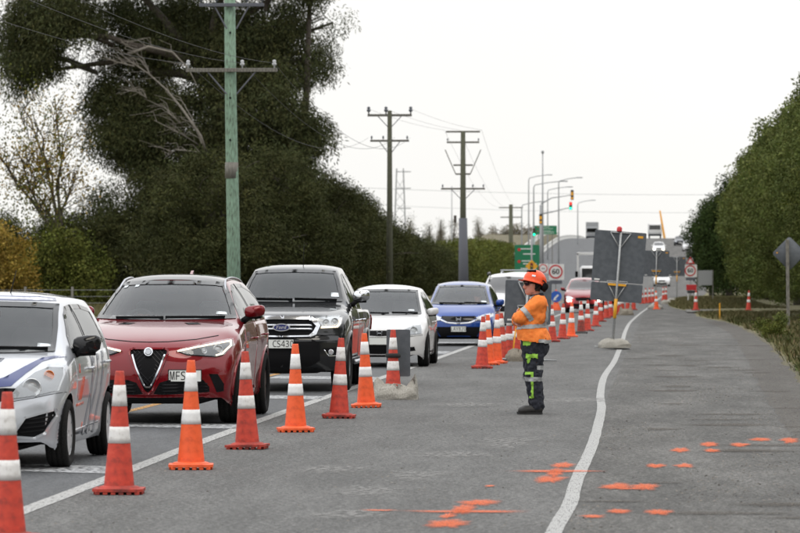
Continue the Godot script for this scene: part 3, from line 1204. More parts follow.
func red_suv():
	var c := {"name": "red_suv", "category": "car", "label": "red SUV with shield grille stopped behind the silver hatchback", "x": -5.65, "z": -43.95,
		"L": 4.69, "W": 0.95, "paint": M.red_paint, "floor": 0.22, "cowl": 1.36, "inset": 0.11, "tumble": 0.36, "bulge": 0.03, "crown": 3.0,
		"top": [[0, 0.70], [0.03, 0.83], [0.08, 0.90], [0.2, 0.96], [0.6, 1.05], [1.1, 1.125], [1.4, 1.165], [1.7, 1.35], [2.0, 1.52], [2.2, 1.605], [2.5, 1.655], [3.0, 1.67], [3.5, 1.655], [4.0, 1.6], [4.3, 1.5], [4.6, 1.1], [4.69, 0.9]],
		"rail": [[0, 0.68], [0.05, 0.82], [0.15, 0.90], [0.5, 0.99], [1.0, 1.07], [1.55, 1.135], [1.9, 1.32], [2.25, 1.5], [2.5, 1.575], [3.1, 1.6], [3.9, 1.55], [4.3, 1.42], [4.69, 0.88]],
		"belt": [[0, 0.64], [0.05, 0.79], [0.2, 0.88], [0.6, 0.965], [1.2, 1.03], [1.7, 1.07], [2.5, 1.09], [3.5, 1.12], [4.2, 1.14], [4.69, 0.86]],
		"low": [[0, 0.30], [0.06, 0.235], [0.2, 0.215], [0.5, 0.23], [4.0, 0.26], [4.5, 0.32], [4.69, 0.42]],
		"wid": [[0, 0.84], [0.03, 0.885], [0.1, 0.915], [0.4, 0.935], [0.93, 0.955], [1.5, 0.935], [2.2, 0.925], [3.0, 0.935], [3.75, 0.955], [4.4, 0.92], [4.6, 0.86], [4.69, 0.8]],
		"side": [[0, 0.93], [0.06, 0.955], [0.15, 0.95], [0.35, 0.965], [0.6, 0.985], [0.78, 1.0], [0.9, 0.985], [1.0, 0.955]],
		"nose": 0.40, "nose_pow": 2.7, "nose_len": 0.95, "nose_prof": [[0.2, 0.12], [0.3, 0.04], [0.42, 0.0], [0.55, 0.0], [0.72, 0.03], [0.95, 0.10]],
		"tail": 0.25, "tail_len": 0.8, "tail_prof": [[0.3, 0.1], [0.6, 0.0], [0.9, 0.05]],
		"axles": [0.93, 3.75], "wheel_r": 0.375, "arch_r": 0.43, "rim_r": 0.275, "spokes": 5, "track": 0.83, "tyre_w": 0.25, "dark_rims": true}
	c.windscreen = dual([0.0, 1.585, 0.3, 1.582, 0.5, 1.572, 0.60, 1.555, 0.66, 1.45, 0.73, 1.31, 0.79, 1.17, 0.6, 1.162, 0.0, 1.155])
	c.side_windows = [poly([1.78, 1.13, 2.0, 1.3, 2.3, 1.46, 2.55, 1.535, 2.78, 1.55, 2.80, 1.14]), poly([2.87, 1.14, 2.85, 1.55, 3.3, 1.55, 3.7, 1.49, 3.98, 1.36, 3.85, 1.17])]
	c.doors = [poly([1.5, 0.34, 2.83, 0.34, 2.83, 1.11, 1.74, 1.085, 1.5, 0.9]), poly([2.85, 0.34, 3.3, 0.34, 3.48, 0.75, 3.75, 0.9, 3.85, 1.13, 2.85, 1.11])]
	c.handles = [[2.62, 0.93], [3.55, 0.96]]
	var r := car_base(c)
	# black glass roof, roof rails, antenna
	var roof := mk(true)
	for i in 10:
		for j in 12:
			var q := []
			for e in [[0, 0], [1, 0], [1, 1], [0, 1]]:
				var z: float = 2.2 + (i + e[0]) * 0.13
				var t: float = -1.0 + (j + e[1]) / 6.0
				var p := car_at(c, z)
				var x: float = p[5] * 0.93 * t
				q.append(Vector3(x, p[2] + (p[3] - p[2]) * (1.0 - pow(absf(x) / p[5], c.crown)) + 0.006, -z))
			fan(roof, q, Vector3.UP)
	done(roof, "roof_glass", M.black_gloss, r)
	for sg in [1.0, -1.0]:
		var rail := mk(true)
		var pts := []
		for k in 12:
			var z: float = 2.18 + k * 0.155
			var p := car_at(c, z)
			var lift := 0.022 * minf(1.0, minf(k, 11 - k) / 1.5)
			pts.append(Vector3(sg * (p[5] - 0.025), p[2] + lift + 0.008, -z))
		tube(rail, pts, 0.013, 7)
		done(rail, "roof_rail", M.satin, r)
	var fin := mk()
	prism(fin, poly([-0.1, 0.0, 0.1, 0.0, 0.08, 0.05]), 0.03, Transform3D(Basis(Vector3.UP, PI / 2), Vector3(0.1, 1.665, -3.3)))
	done(fin, "antenna_fin", M.red_paint, r)
	# bonnet line and two bonnet vents
	strip(c, "front", [-0.72, 0.985, -0.5, 0.945, -0.2, 0.92, 0.0, 0.915, 0.2, 0.92, 0.5, 0.945, 0.72, 0.985], 0.009, "bonnet_gap", M.black, r, 0.002, 0.05)
	for sg in [1, -1]:
		var v := poly([0.28, 1.118, 0.42, 1.122, 0.47, 1.104, 0.34, 1.1])
		patch(c, "front", v if sg == 1 else mirrored(v), "bonnet_vent", M.black, r, 0.004, 0.05)
	# shield grille
	var sh := dual([0.0, 0.828, 0.17, 0.828, 0.20, 0.815, 0.203, 0.79, 0.16, 0.68, 0.10, 0.53, 0.045, 0.40, 0.0, 0.362])
	var rim := patch(c, "front", Geometry2D.offset_polygon(sh, 0.018)[0], "grille_surround", M.red_paint, r, 0.03, 0.04, sh, 0.04)
	var gr := patch(c, "front", sh, "shield_grille", M.black, r, 0.004, 0.04)
	var mesh := mk()
	for k in range(-9, 10):
		for sl in [-1.0, 1.0]:
			var a := Vector2(k * 0.05 - sl * 0.24, 0.36)
			var b := Vector2(k * 0.05 + sl * 0.24, 0.84)
			for ln in Geometry2D.intersect_polyline_with_polygon(PackedVector2Array([a, b]), sh):
				var p0: Vector3 = car_front(c, ln[0].x, ln[0].y)
				var p1: Vector3 = car_front(c, ln[1].x, ln[1].y)
				tube(mesh, [p0 + Vector3(0, 0, 0.012), p1 + Vector3(0, 0, 0.012)], 0.004, 4, false)
	done(mesh, "grille_mesh", M.dark_alloy, gr)
	strip(c, "front", [-0.18, 0.775, -0.13, 0.63, -0.04, 0.44, -0.018, 0.422, 0.018, 0.422, 0.04, 0.44, 0.13, 0.63, 0.18, 0.775], 0.017, "grille_chrome", M.chrome, gr, 0.03, 0.03)
	var em := mk(true)
	var ev := car_front(c, 0, 0.80)
	lathe(em, [Vector2(0.052, 0.0), Vector2(0.052, 0.045), Vector2(0.046, 0.052), Vector2(0.036, 0.046), Vector2(0.0, 0.05)], 24, Transform3D(Basis(Vector3(1, 0, 0), PI / 2 - 0.25), ev))
	var eo := done(em, "emblem", M.chrome, r)
	var ex := mk()
	prism(ex, disc_poly(Vector2.ZERO, 0.03, 16), 0.004, Transform3D(Basis(Vector3(1, 0, 0), -0.25), ev + Vector3(0, 0.012, 0.052)))
	done(ex, "emblem_face", M.satin, eo)
	# lamps
	headlamp(c, r, poly([0.30, 0.815, 0.545, 0.875, 0.865, 0.935, 0.885, 0.868, 0.80, 0.765, 0.725, 0.748, 0.42, 0.772]), [[0.74, 0.83, 0.052, M.lamp_silver], [0.60, 0.818, 0.028, M.lamp_silver]], M.dark_alloy)
	for sg in [1, -1]:
		var l := [0.315 * sg, 0.812, 0.545 * sg, 0.860, 0.85 * sg, 0.918, 0.862 * sg, 0.87, 0.785 * sg, 0.782, 0.72 * sg, 0.765]
		strip(c, "front", l, 0.017, "daytime_lamp", M.led, r, 0.018, 0.04)
	# intakes
	for sg in [1, -1]:
		var q := poly([0.13, 0.47, 0.225, 0.5, 0.60, 0.5, 0.665, 0.42, 0.665, 0.365, 0.16, 0.335, 0.06, 0.345])
		var o := patch(c, "front", q if sg == 1 else mirrored(q), "lower_intake", M.black, r, 0.004, 0.05)
		var bars := mk(true)
		for k in 3:
			for pg in Geometry2D.offset_polyline(poly([0.14 * sg, 0.375 + k * 0.035, 0.64 * sg, 0.39 + k * 0.035]), 0.004):
				patch_into(bars, c, "front", pg, 0.01, 0.06)
		done(bars, "intake_slat", M.dark_alloy, o)
		var q2 := poly([0.66, 0.565, 0.75, 0.562, 0.815, 0.45, 0.81, 0.372, 0.74, 0.36, 0.70, 0.47])
		patch(c, "front", q2 if sg == 1 else mirrored(q2), "corner_intake", M.black, r, 0.004, 0.04)
	strip(c, "front", [-0.66, 0.325, 0.0, 0.315, 0.66, 0.325], 0.012, "splitter_edge", M.red_paint, r, 0.02, 0.06)
	patch(c, "front", dual([0.0, 0.305, 0.6, 0.31, 0.68, 0.27, 0.5, 0.245, 0.0, 0.24]), "lower_valance", M.black, r, 0.004, 0.06)
	plate(c, r, 0.41, 0.547, "MFS2", -0.05)
	# glazing details
	patch(c, "front", dual([0.0, 1.574, 0.1, 1.574, 0.085, 1.515, 0.0, 1.51]), "camera_housing", M.black, r, 0.002, 0.05)
	patch(c, "front", poly([0.58, 1.242, 0.69, 1.235, 0.695, 1.205, 0.58, 1.212]), "sticker", M.sticker, r, 0.009, 0.05, PackedVector2Array(), 0.002)
	for s in [[-0.56, 1.525, 0.05], [-0.42, 1.535, 0.05]]:
		patch(c, "front", poly([s[0], s[1] - 0.02, s[0] + s[2], s[1] - 0.01, s[0] + s[2] + 0.01, s[1] + 0.012, s[0] + 0.01, s[1] + 0.008]), "sticker", M.sticker, r, 0.009, 0.05, PackedVector2Array(), 0.002)
	wiper(c, r, Vector2(0.68, 1.172), Vector2(0.02, 1.168))
	wiper(c, r, Vector2(0.0, 1.165), Vector2(-0.55, 1.165))
	side_mirror(c, r, Vector3(0.99, 1.245, -1.95), Vector3(0.24, 0.14, 0.17), M.red_paint, Vector3(0.86, 1.13, -1.92))
	# dark cladding lip round the arches
	car_lips(c, r, M.red_paint, 0.02)
	seated("person", "driver in dark shirt behind the red SUV's windscreen", Vector3(-5.65 - 0.38, 0.33, -43.95 - 2.7), M.shirt_dark)
	seated("person", "passenger in pale shirt behind the red SUV's windscreen", Vector3(-5.65 + 0.38, 0.31, -43.95 - 2.72), M.sign_grey)


func car_lips(c: Dictionary, r: Node, m: Material, w: float):
	for ax in c.axles:
		for sg in [1.0, -1.0]:
			var pts := []
			for k in 19:
				var t := -0.12 + (PI + 0.24) * k / 18.0
				var yy: float = c.wheel_r + sin(t) * (c.arch_r + w * 0.3)
				var zz: float = ax - cos(t) * (c.arch_r + w * 0.3)
				pts.append(car_side(c, zz, maxf(yy, curve(c.low, zz) + 0.012), sg))
			var st := mk(true)
			tube(st, pts, w, 6)
			done(st, "arch_lip", m, r)


func silver_hatch():
	var c := {"name": "silver_hatchback", "category": "car", "label": "silver hatchback with navy bonnet sweep and orange side stripes, nearest car in the queue", "x": -5.92, "z": -33.45,
		"L": 3.85, "W": 0.85, "paint": M.silver_paint, "floor": 0.16, "cowl": 0.95, "inset": 0.08, "tumble": 0.30, "bulge": 0.02, "crown": 2.6,
		"top": [[0, 0.60], [0.03, 0.70], [0.08, 0.76], [0.25, 0.83], [0.6, 0.93], [0.95, 0.99], [1.02, 1.0], [1.3, 1.2], [1.6, 1.40], [1.8, 1.475], [2.1, 1.505], [2.6, 1.51], [3.1, 1.48], [3.5, 1.41], [3.75, 1.0], [3.85, 0.8]],
		"rail": [[0, 0.58], [0.05, 0.69], [0.15, 0.76], [0.5, 0.88], [0.9, 0.95], [1.1, 0.985], [1.35, 1.13], [1.65, 1.33], [1.9, 1.42], [2.4, 1.445], [3.0, 1.43], [3.5, 1.34], [3.85, 0.78]],
		"belt": [[0, 0.55], [0.05, 0.66], [0.2, 0.74], [0.5, 0.84], [0.9, 0.91], [1.3, 0.945], [2.2, 0.98], [3.2, 1.02], [3.6, 1.0], [3.85, 0.76]],
		"low": [[0, 0.24], [0.06, 0.185], [0.2, 0.17], [0.5, 0.18], [3.3, 0.2], [3.7, 0.26], [3.85, 0.36]],
		"wid": [[0, 0.72], [0.03, 0.77], [0.1, 0.805], [0.35, 0.835], [0.78, 0.85], [1.3, 0.84], [2.0, 0.835], [3.2, 0.85], [3.6, 0.82], [3.85, 0.72]],
		"side": [[0, 0.93], [0.06, 0.955], [0.3, 0.97], [0.55, 0.99], [0.75, 1.0], [0.9, 0.985], [1.0, 0.955]],
		"nose": 0.42, "nose_pow": 2.5, "nose_len": 0.9, "nose_prof": [[0.15, 0.1], [0.25, 0.03], [0.4, 0.0], [0.55, 0.02], [0.75, 0.06], [0.9, 0.1]],
		"tail": 0.2, "tail_len": 0.7, "tail_prof": [[0.3, 0.06], [0.6, 0.0], [0.9, 0.05]],
		"axles": [0.8, 3.23], "wheel_r": 0.295, "arch_r": 0.345, "rim_r": 0.205, "spokes": 9, "track": 0.755, "tyre_w": 0.19}
	c.windscreen = dual([0.0, 1.415, 0.4, 1.405, 0.59, 1.39, 0.63, 1.2, 0.655, 1.0, 0.4, 0.99, 0.0, 0.985])
	c.side_windows = [poly([1.32, 0.985, 1.45, 1.12, 1.70, 1.30, 1.9, 1.37, 2.15, 1.385, 2.17, 1.0]), poly([2.24, 1.0, 2.22, 1.385, 2.6, 1.385, 3.0, 1.35, 3.1, 1.06])]
	c.doors = [poly([1.2, 0.26, 2.19, 0.26, 2.19, 0.96, 1.25, 0.93]), poly([2.21, 0.26, 2.75, 0.26, 2.86, 0.5, 3.0, 0.65, 3.12, 0.99, 2.21, 0.965])]
	c.handles = [[2.05, 0.83], [2.98, 0.87]]
	var r := car_base(c)
	headlamp(c, r, poly([0.425, 0.60, 0.47, 0.70, 0.585, 0.825, 0.68, 0.868, 0.795, 0.862, 0.80, 0.80, 0.775, 0.665, 0.62, 0.628]), [[0.59, 0.70, 0.075, M.lamp_silver], [0.70, 0.80, 0.04, M.amber]], M.lamp_grey)
	for sg in [1, -1]:
		var q := poly([0.46, 0.30, 0.555, 0.44, 0.765, 0.50, 0.775, 0.465, 0.69, 0.32, 0.62, 0.285])
		var qq := q if sg == 1 else mirrored(q)
		var o := patch(c, "front", qq, "fog_lamp_recess", M.black, r, 0.003, 0.04)
		patch(c, "front", Geometry2D.offset_polygon(qq, 0.02)[0], "fog_surround", M.silver_paint, o, 0.016, 0.04, qq, 0.02)
		for k in 4:
			var y := 0.325 + k * 0.036
			strip(c, "front", [(0.50 + k * 0.02) * sg, y, (0.70 + k * 0.012) * sg, y + 0.02], 0.011, "slat", M.trim, o, 0.012, 0.05)
	patch(c, "front", dual([0.0, 0.69, 0.38, 0.70, 0.47, 0.695, 0.42, 0.62, 0.30, 0.56, 0.0, 0.55]), "upper_grille", M.black, r, 0.004, 0.05)
	patch(c, "front", dual([0.0, 0.45, 0.4, 0.45, 0.44, 0.3, 0.36, 0.24, 0.0, 0.235]), "lower_grille", M.black, r, 0.004, 0.05)
	strip(c, "front", [0.43, 0.585, 0.60, 0.612, 0.77, 0.648, 0.835, 0.652], 0.006, "bumper_gap", M.black, r, 0.002, 0.05)
	strip(c, "front", [-0.43, 0.585, -0.60, 0.612, -0.77, 0.648, -0.835, 0.652], 0.006, "bumper_gap", M.black, r, 0.002, 0.05)
	# navy sweep over the bonnet, with its pale edge
	for sg in [1, -1]:
		var sw := poly([0.0, 0.73, 0.2, 0.735, 0.36, 0.79, 0.48, 0.87, 0.60, 0.945, 0.70, 0.958, 0.78, 0.945, 0.70, 0.94, 0.62, 0.915, 0.52, 0.82, 0.43, 0.715, 0.25, 0.70, 0.0, 0.70])
		patch(c, "front", sw if sg == 1 else mirrored(sw), "bonnet_sweep", M.navy, r, 0.004, 0.04, PackedVector2Array(), 0.003)
	patch(c, "front", dual([0.0, 1.475, 0.4, 1.468, 0.52, 1.452, 0.56, 1.428, 0.4, 1.43, 0.0, 1.438]), "roof_band", M.navy, r, 0.004, 0.05, PackedVector2Array(), 0.003)
	patch(c, "front", poly([0.15, 0.945, 0.29, 0.942, 0.275, 0.915, 0.15, 0.918]), "bonnet_decal", M.stripe_grey, r, 0.004, 0.05, PackedVector2Array(), 0.003)
	# slanted side stripes and orange marks
	for wh in ["side", "other"]:
		for s in [[1.75, 0.24, 2.25, 0.93, 0.11], [2.0, 0.24, 2.52, 0.95, 0.10], [2.35, 0.24, 2.80, 0.97, 0.09]]:
			patch(c, wh, poly([s[0], s[1], s[0] + s[4], s[1], s[2] * 0.55 + s[0] * 0.45 + s[4] + 0.06, 0.62, s[2] + s[4], s[3], s[2], s[3], s[2] * 0.55 + s[0] * 0.45 + 0.06, 0.62]), "side_stripe", M.stripe_grey, r, 0.008, 0.07, PackedVector2Array(), 0.003)
		for s in [[1.35, 0.56, 1.70, 0.76], [1.36, 0.80, 1.47, 0.88], [1.66, 0.30, 1.74, 0.36]]:
			patch(c, wh, poly([s[0], s[1], s[0] + (s[2] - s[0]) * 0.55, s[1], s[2], s[3], s[2] - (s[2] - s[0]) * 0.4, s[3]]), "side_mark", M.stripe_orange, r, 0.008, 0.07, PackedVector2Array(), 0.003)
		strip(c, wh, [1.25, 0.52, 1.7, 0.53], 0.022, "side_mark", M.stripe_orange, r, 0.008, 0.07)
		strip(c, wh, [1.15, 0.30, 2.7, 0.33], 0.012, "side_moulding", M.satin, r, 0.008, 0.07)
	var st := mk(true)
	tube(st, [Vector3(0.12, 1.47, -2.0), Vector3(0.15, 1.70, -2.18)], [0.006, 0.003], 5)
	done(st, "antenna", M.black, r)
	patch(c, "front", poly([0.50, 1.062, 0.615, 1.052, 0.62, 1.02, 0.505, 1.028]), "sticker", M.sticker, r, 0.009, 0.05, PackedVector2Array(), 0.002)
	wiper(c, r, Vector2(0.60, 1.008), Vector2(0.1, 1.018))
	wiper(c, r, Vector2(0.1, 1.0), Vector2(-0.45, 1.01))
	side_mirror(c, r, Vector3(0.90, 1.05, -1.42), Vector3(0.25, 0.165, 0.16), M.black_gloss, Vector3(0.8, 0.97, -1.40))


func dark_pickup():
	var c := {"name": "dark_pickup", "category": "pickup truck", "label": "dark grey double-cab pickup with chrome framed grille behind the red SUV", "x": -5.38, "z": -56.7,
		"L": 5.4, "W": 0.93, "paint": M.grey_paint, "floor": 0.30, "cowl": 1.35, "inset": 0.10, "tumble": 0.30, "bulge": 0.02, "crown": 3.6,
		"top": [[0, 0.86], [0.02, 0.98], [0.05, 1.05], [0.12, 1.10], [0.4, 1.15], [0.9, 1.20], [1.4, 1.25], [1.5, 1.275], [1.75, 1.47], [2.05, 1.69], [2.3, 1.785], [2.7, 1.82], [3.2, 1.81], [3.45, 1.76], [3.62, 1.5], [3.75, 1.16], [4.0, 1.14], [5.2, 1.14], [5.4, 1.05]],
		"rail": [[0, 0.84], [0.04, 1.0], [0.15, 1.07], [0.6, 1.13], [1.2, 1.19], [1.55, 1.225], [1.85, 1.43], [2.15, 1.66], [2.4, 1.745], [2.9, 1.77], [3.3, 1.755], [3.5, 1.67], [3.65, 1.4], [3.75, 1.15], [4.0, 1.13], [5.2, 1.13], [5.4, 1.03]],
		"belt": [[0, 0.80], [0.05, 0.96], [0.2, 1.02], [0.6, 1.08], [1.2, 1.12], [1.8, 1.14], [3.6, 1.14], [5.2, 1.12], [5.4, 1.0]],
		"low": [[0, 0.30], [0.06, 0.25], [0.3, 0.26], [0.6, 0.36], [1.5, 0.38], [3.6, 0.38], [5.2, 0.5], [5.4, 0.55]],
		"wid": [[0, 0.84], [0.03, 0.88], [0.1, 0.90], [0.4, 0.92], [0.9, 0.935], [1.5, 0.915], [3.6, 0.915], [4.12, 0.93], [5.3, 0.9], [5.4, 0.86]],
		"side": [[0, 0.95], [0.06, 0.965], [0.3, 0.97], [0.55, 0.985], [0.8, 1.0], [0.92, 0.985], [1.0, 0.96]],
		"nose": 0.30, "nose_pow": 2.8, "nose_len": 0.9, "nose_prof": [[0.25, 0.10], [0.4, 0.02], [0.5, 0.0], [0.74, 0.0], [0.78, 0.04], [1.1, 0.06]],
		"tail": 0.05, "tail_len": 0.5, "tail_prof": [[0.3, 0.06], [0.6, 0.0]],
		"axles": [0.9, 4.12], "wheel_r": 0.385, "arch_r": 0.455, "rim_r": 0.225, "spokes": 6, "track": 0.79, "tyre_w": 0.26}
	c.windscreen = dual([0.0, 1.735, 0.4, 1.728, 0.59, 1.71, 0.645, 1.6, 0.70, 1.42, 0.735, 1.285, 0.5, 1.28, 0.0, 1.275])
	c.side_windows = [poly([1.85, 1.185, 2.0, 1.38, 2.25, 1.57, 2.5, 1.67, 2.62, 1.675, 2.64, 1.19]), poly([2.72, 1.19, 2.70, 1.675, 3.2, 1.67, 3.38, 1.6, 3.5, 1.2])]
	c.doors = [poly([1.45, 0.46, 2.67, 0.46, 2.67, 1.16, 1.5, 1.14]), poly([2.69, 0.46, 3.35, 0.46, 3.55, 0.8, 3.6, 1.15, 2.69, 1.16])]
	c.handles = [[2.48, 1.0], [3.42, 1.0]]
	c.handle_paint = M.chrome
	var r := car_base(c)
	# chrome framed grille
	var outer := dual([0.0, 1.068, 0.40, 1.066, 0.47, 1.03, 0.545, 0.945, 0.49, 0.82, 0.41, 0.77, 0.0, 0.762])
	var inner := dual([0.0, 1.025, 0.375, 1.022, 0.425, 0.995, 0.485, 0.935, 0.445, 0.855, 0.385, 0.805, 0.0, 0.798])
	var g := patch(c, "front", inner, "grille", M.black, r, 0.004, 0.05)
	patch(c, "front", outer, "grille_surround", M.chrome, g, 0.035, 0.04, inner, 0.05)
	for y in [0.944, 0.892]:
		strip(c, "front", [-0.43, y, 0.43, y], 0.026, "grille_bar", M.chrome, g, 0.03, 0.05)
	var ov := car_front(c, 0, 0.918)
	var st := mk()
	prism(st, disc_poly(Vector2.ZERO, 0.125, 28, 0.055), 0.03, Transform3D(Basis.IDENTITY, ov + Vector3(0, 0, 0.035)))
	var b0 := done(st, "badge", M.badge_silver, r)
	st = mk()
	prism(st, disc_poly(Vector2.ZERO, 0.107, 28, 0.042), 0.03, Transform3D(Basis.IDENTITY, ov + Vector3(0, 0, 0.039)))
	done(st, "badge_field", M.navy, b0)
	lettering("Ford", 0.045, 0.003, "badge_lettering", M.badge_silver, b0, Transform3D(Basis(Vector3(1, 0, 0), Vector3(0.25, 1, 0), Vector3(0, 0, 1)), ov + Vector3(0, 0, 0.056)), "Droid Serif")
	headlamp(c, r, poly([0.455, 1.045, 0.62, 1.066, 0.80, 1.072, 0.832, 1.04, 0.83, 0.965, 0.79, 0.912, 0.55, 0.90, 0.56, 0.95]), [[0.62, 0.99, 0.045, M.lamp_silver], [0.74, 1.0, 0.05, M.lamp_silver]], M.lamp_silver)
	for sg in [1, -1]:
		strip(c, "front", [0.555 * sg, 0.915, 0.77 * sg, 0.925, 0.81 * sg, 0.975, 0.812 * sg, 1.04], 0.022, "daytime_lamp", M.led, r, 0.02, 0.04)
		var fo := poly([0.59, 0.62, 0.775, 0.63, 0.80, 0.52, 0.66, 0.50])
		var f := patch(c, "front", fo if sg == 1 else mirrored(fo), "fog_lamp_recess", M.black, r, 0.004, 0.04)
		strip(c, "front", [0.605 * sg, 0.60, 0.665 * sg, 0.512, 0.78 * sg, 0.514], 0.014, "fog_trim", M.chrome, f, 0.012, 0.04)
		var fl := mk(true)
		var fv := car_front(c, 0.70 * sg, 0.565)
		lathe(fl, [Vector2(0.04, -0.01), Vector2(0.04, 0.02), Vector2(0.03, 0.022), Vector2(0.0, 0.015)], 16, Transform3D(Basis(Vector3(1, 0, 0), PI / 2), fv))
		done(fl, "fog_lamp", M.lamp_silver, f)
		strip(c, "front", [0.55 * sg, 0.80, 0.70 * sg, 0.81, 0.80 * sg, 0.80, 0.87 * sg, 0.74], 0.008, "bumper_gap", M.black, r, 0.002, 0.05)
		# rear lamp
		patch(c, "side" if sg == 1 else "other", poly([5.2, 0.82, 5.36, 0.82, 5.36, 1.08, 5.24, 1.1]), "tail_lamp", M.red_lamp, r, 0.02, 0.06)
		var stp := mk(true)
		tube(stp, [Vector3(0.93 * sg, 0.40, -1.5), Vector3(0.95 * sg, 0.40, -1.7), Vector3(0.95 * sg, 0.40, -3.3), Vector3(0.92 * sg, 0.40, -3.5)], 0.035, 8)
		done(stp, "side_step", M.satin, r)
	patch(c, "front", dual([0.0, 0.752, 0.42, 0.755, 0.54, 0.70, 0.55, 0.44, 0.40, 0.36, 0.0, 0.35]), "lower_grille", M.black, r, 0.004, 0.06)
	patch(c, "front", dual([0.0, 0.34, 0.5, 0.34, 0.62, 0.31, 0.5, 0.27, 0.0, 0.262]), "skid_plate", M.trim, r, 0.01, 0.06)
	plate(c, r, 0.0, 0.685, "CS430", 0.03)
	patch(c, "front", poly([0.57, 1.405, 0.69, 1.398, 0.695, 1.34, 0.575, 1.345]), "sticker", M.sticker, r, 0.009, 0.05, PackedVector2Array(), 0.002)
	wiper(c, r, Vector2(0.66, 1.292), Vector2(0.05, 1.31))
	wiper(c, r, Vector2(0.02, 1.30), Vector2(-0.55, 1.31))
	side_mirror(c, r, Vector3(1.0, 1.36, -1.95), Vector3(0.25, 0.17, 0.15), M.chrome, Vector3(0.86, 1.22, -1.92))
	car_lips(c, r, M.grey_paint, 0.022)
	var an := mk(true)
	tube(an, [Vector3(0.1, 1.80, -2.4), Vector3(0.1, 2.15, -2.55)], [0.006, 0.003], 5)
	done(an, "antenna", M.black, r)
	seated("person", "driver in dark shirt behind the pickup's windscreen", Vector3(-5.38 - 0.37, 0.45, -56.7 - 2.72), M.shirt_dark)


func white_hatch():
	var c := {"name": "white_hatchback", "category": "car", "label": "white hatchback with round clear headlights behind the dark pickup", "x": -5.06, "z": -72.1,
		"L": 4.2, "W": 0.85, "paint": M.white_paint, "floor": 0.17, "cowl": 1.0, "inset": 0.09, "tumble": 0.32, "bulge": 0.02, "crown": 2.5,
		"top": [[0, 0.60], [0.03, 0.68], [0.1, 0.74], [0.4, 0.83], [0.9, 0.92], [1.1, 0.955], [1.4, 1.13], [1.75, 1.34], [2.0, 1.44], [2.4, 1.49], [2.9, 1.485], [3.4, 1.44], [3.8, 1.3], [4.1, 0.95], [4.2, 0.8]],
		"rail": [[0, 0.58], [0.05, 0.67], [0.2, 0.74], [0.6, 0.84], [1.0, 0.91], [1.25, 0.955], [1.5, 1.09], [1.8, 1.28], [2.1, 1.385], [2.6, 1.42], [3.2, 1.39], [3.7, 1.25], [4.2, 0.78]],
		"belt": [[0, 0.55], [0.05, 0.64], [0.2, 0.71], [0.6, 0.80], [1.0, 0.86], [1.4, 0.90], [2.4, 0.93], [3.4, 0.96], [4.2, 0.76]],
		"low": [[0, 0.22], [0.06, 0.17], [0.2, 0.15], [0.5, 0.17], [3.7, 0.2], [4.2, 0.34]],
		"wid": [[0, 0.72], [0.03, 0.77], [0.1, 0.805], [0.35, 0.83], [0.78, 0.845], [1.3, 0.84], [3.4, 0.85], [4.0, 0.82], [4.2, 0.72]],
		"side": [[0, 0.94], [0.06, 0.96], [0.3, 0.97], [0.55, 0.985], [0.75, 1.0], [0.9, 0.985], [1.0, 0.955]],
		"nose": 0.42, "nose_pow": 2.5, "nose_len": 0.9, "nose_prof": [[0.15, 0.1], [0.25, 0.03], [0.4, 0.0], [0.55, 0.02], [0.75, 0.08], [0.9, 0.1]],
		"tail": 0.2, "tail_len": 0.7, "tail_prof": [[0.3, 0.06], [0.6, 0.0], [0.9, 0.05]],
		"axles": [0.8, 3.4], "wheel_r": 0.305, "arch_r": 0.355, "rim_r": 0.21, "spokes": 7, "track": 0.755, "tyre_w": 0.2}
	c.windscreen = dual([0.0, 1.395, 0.4, 1.388, 0.565, 1.375, 0.61, 1.2, 0.68, 0.955, 0.4, 0.945, 0.0, 0.94])
	c.side_windows = [poly([1.5, 0.96, 1.65, 1.08, 1.95, 1.26, 2.3, 1.34, 2.75, 1.345, 2.78, 0.97]), poly([2.86, 0.98, 2.84, 1.34, 3.2, 1.31, 3.5, 1.2, 3.4, 1.01])]
	c.doors = [poly([1.28, 0.24, 2.8, 0.24, 2.8, 0.93, 1.4, 0.90])]
	c.handles = [[2.6, 0.80]]
	var r := car_base(c)
	headlamp(c, r, poly([0.36, 0.592, 0.44, 0.68, 0.58, 0.745, 0.71, 0.76, 0.735, 0.69, 0.74, 0.60, 0.47, 0.573]), [[0.60, 0.66, 0.07, M.lamp_silver], [0.475, 0.62, 0.035, M.lamp_silver]], M.lamp_grey)
	patch(c, "front", dual([0.0, 0.662, 0.40, 0.664, 0.34, 0.61, 0.25, 0.575, 0.0, 0.56]), "upper_grille", M.black, r, 0.004, 0.05)
	patch(c, "front", dual([0.0, 0.40, 0.36, 0.40, 0.42, 0.30, 0.34, 0.245, 0.0, 0.24]), "lower_grille", M.black, r, 0.004, 0.05)
	for sg in [1, -1]:
		var q := poly([0.47, 0.36, 0.62, 0.37, 0.64, 0.30, 0.50, 0.28])
		patch(c, "front", q if sg == 1 else mirrored(q), "fog_lamp_recess", M.black, r, 0.004, 0.05)
		strip(c, "front", [0.45 * sg, 0.555, 0.6 * sg, 0.56, 0.80 * sg, 0.58], 0.006, "bumper_gap", M.trim, r, 0.002, 0.05)
	letter_h(c, r, 0.0, 0.612, 0.075)
	plate(c, r, 0.0, 0.475, "")
	patch(c, "front", poly([0.44, 1.035, 0.55, 1.03, 0.555, 1.005, 0.44, 1.01]), "sticker", M.sticker, r, 0.009, 0.05, PackedVector2Array(), 0.002)
	wiper(c, r, Vector2(0.62, 0.962), Vector2(0.15, 0.97))
	wiper(c, r, Vector2(0.1, 0.955), Vector2(-0.5, 0.97))
	side_mirror(c, r, Vector3(0.87, 0.995, -1.68), Vector3(0.22, 0.135, 0.15), M.white_paint, Vector3(0.78, 0.92, -1.66))


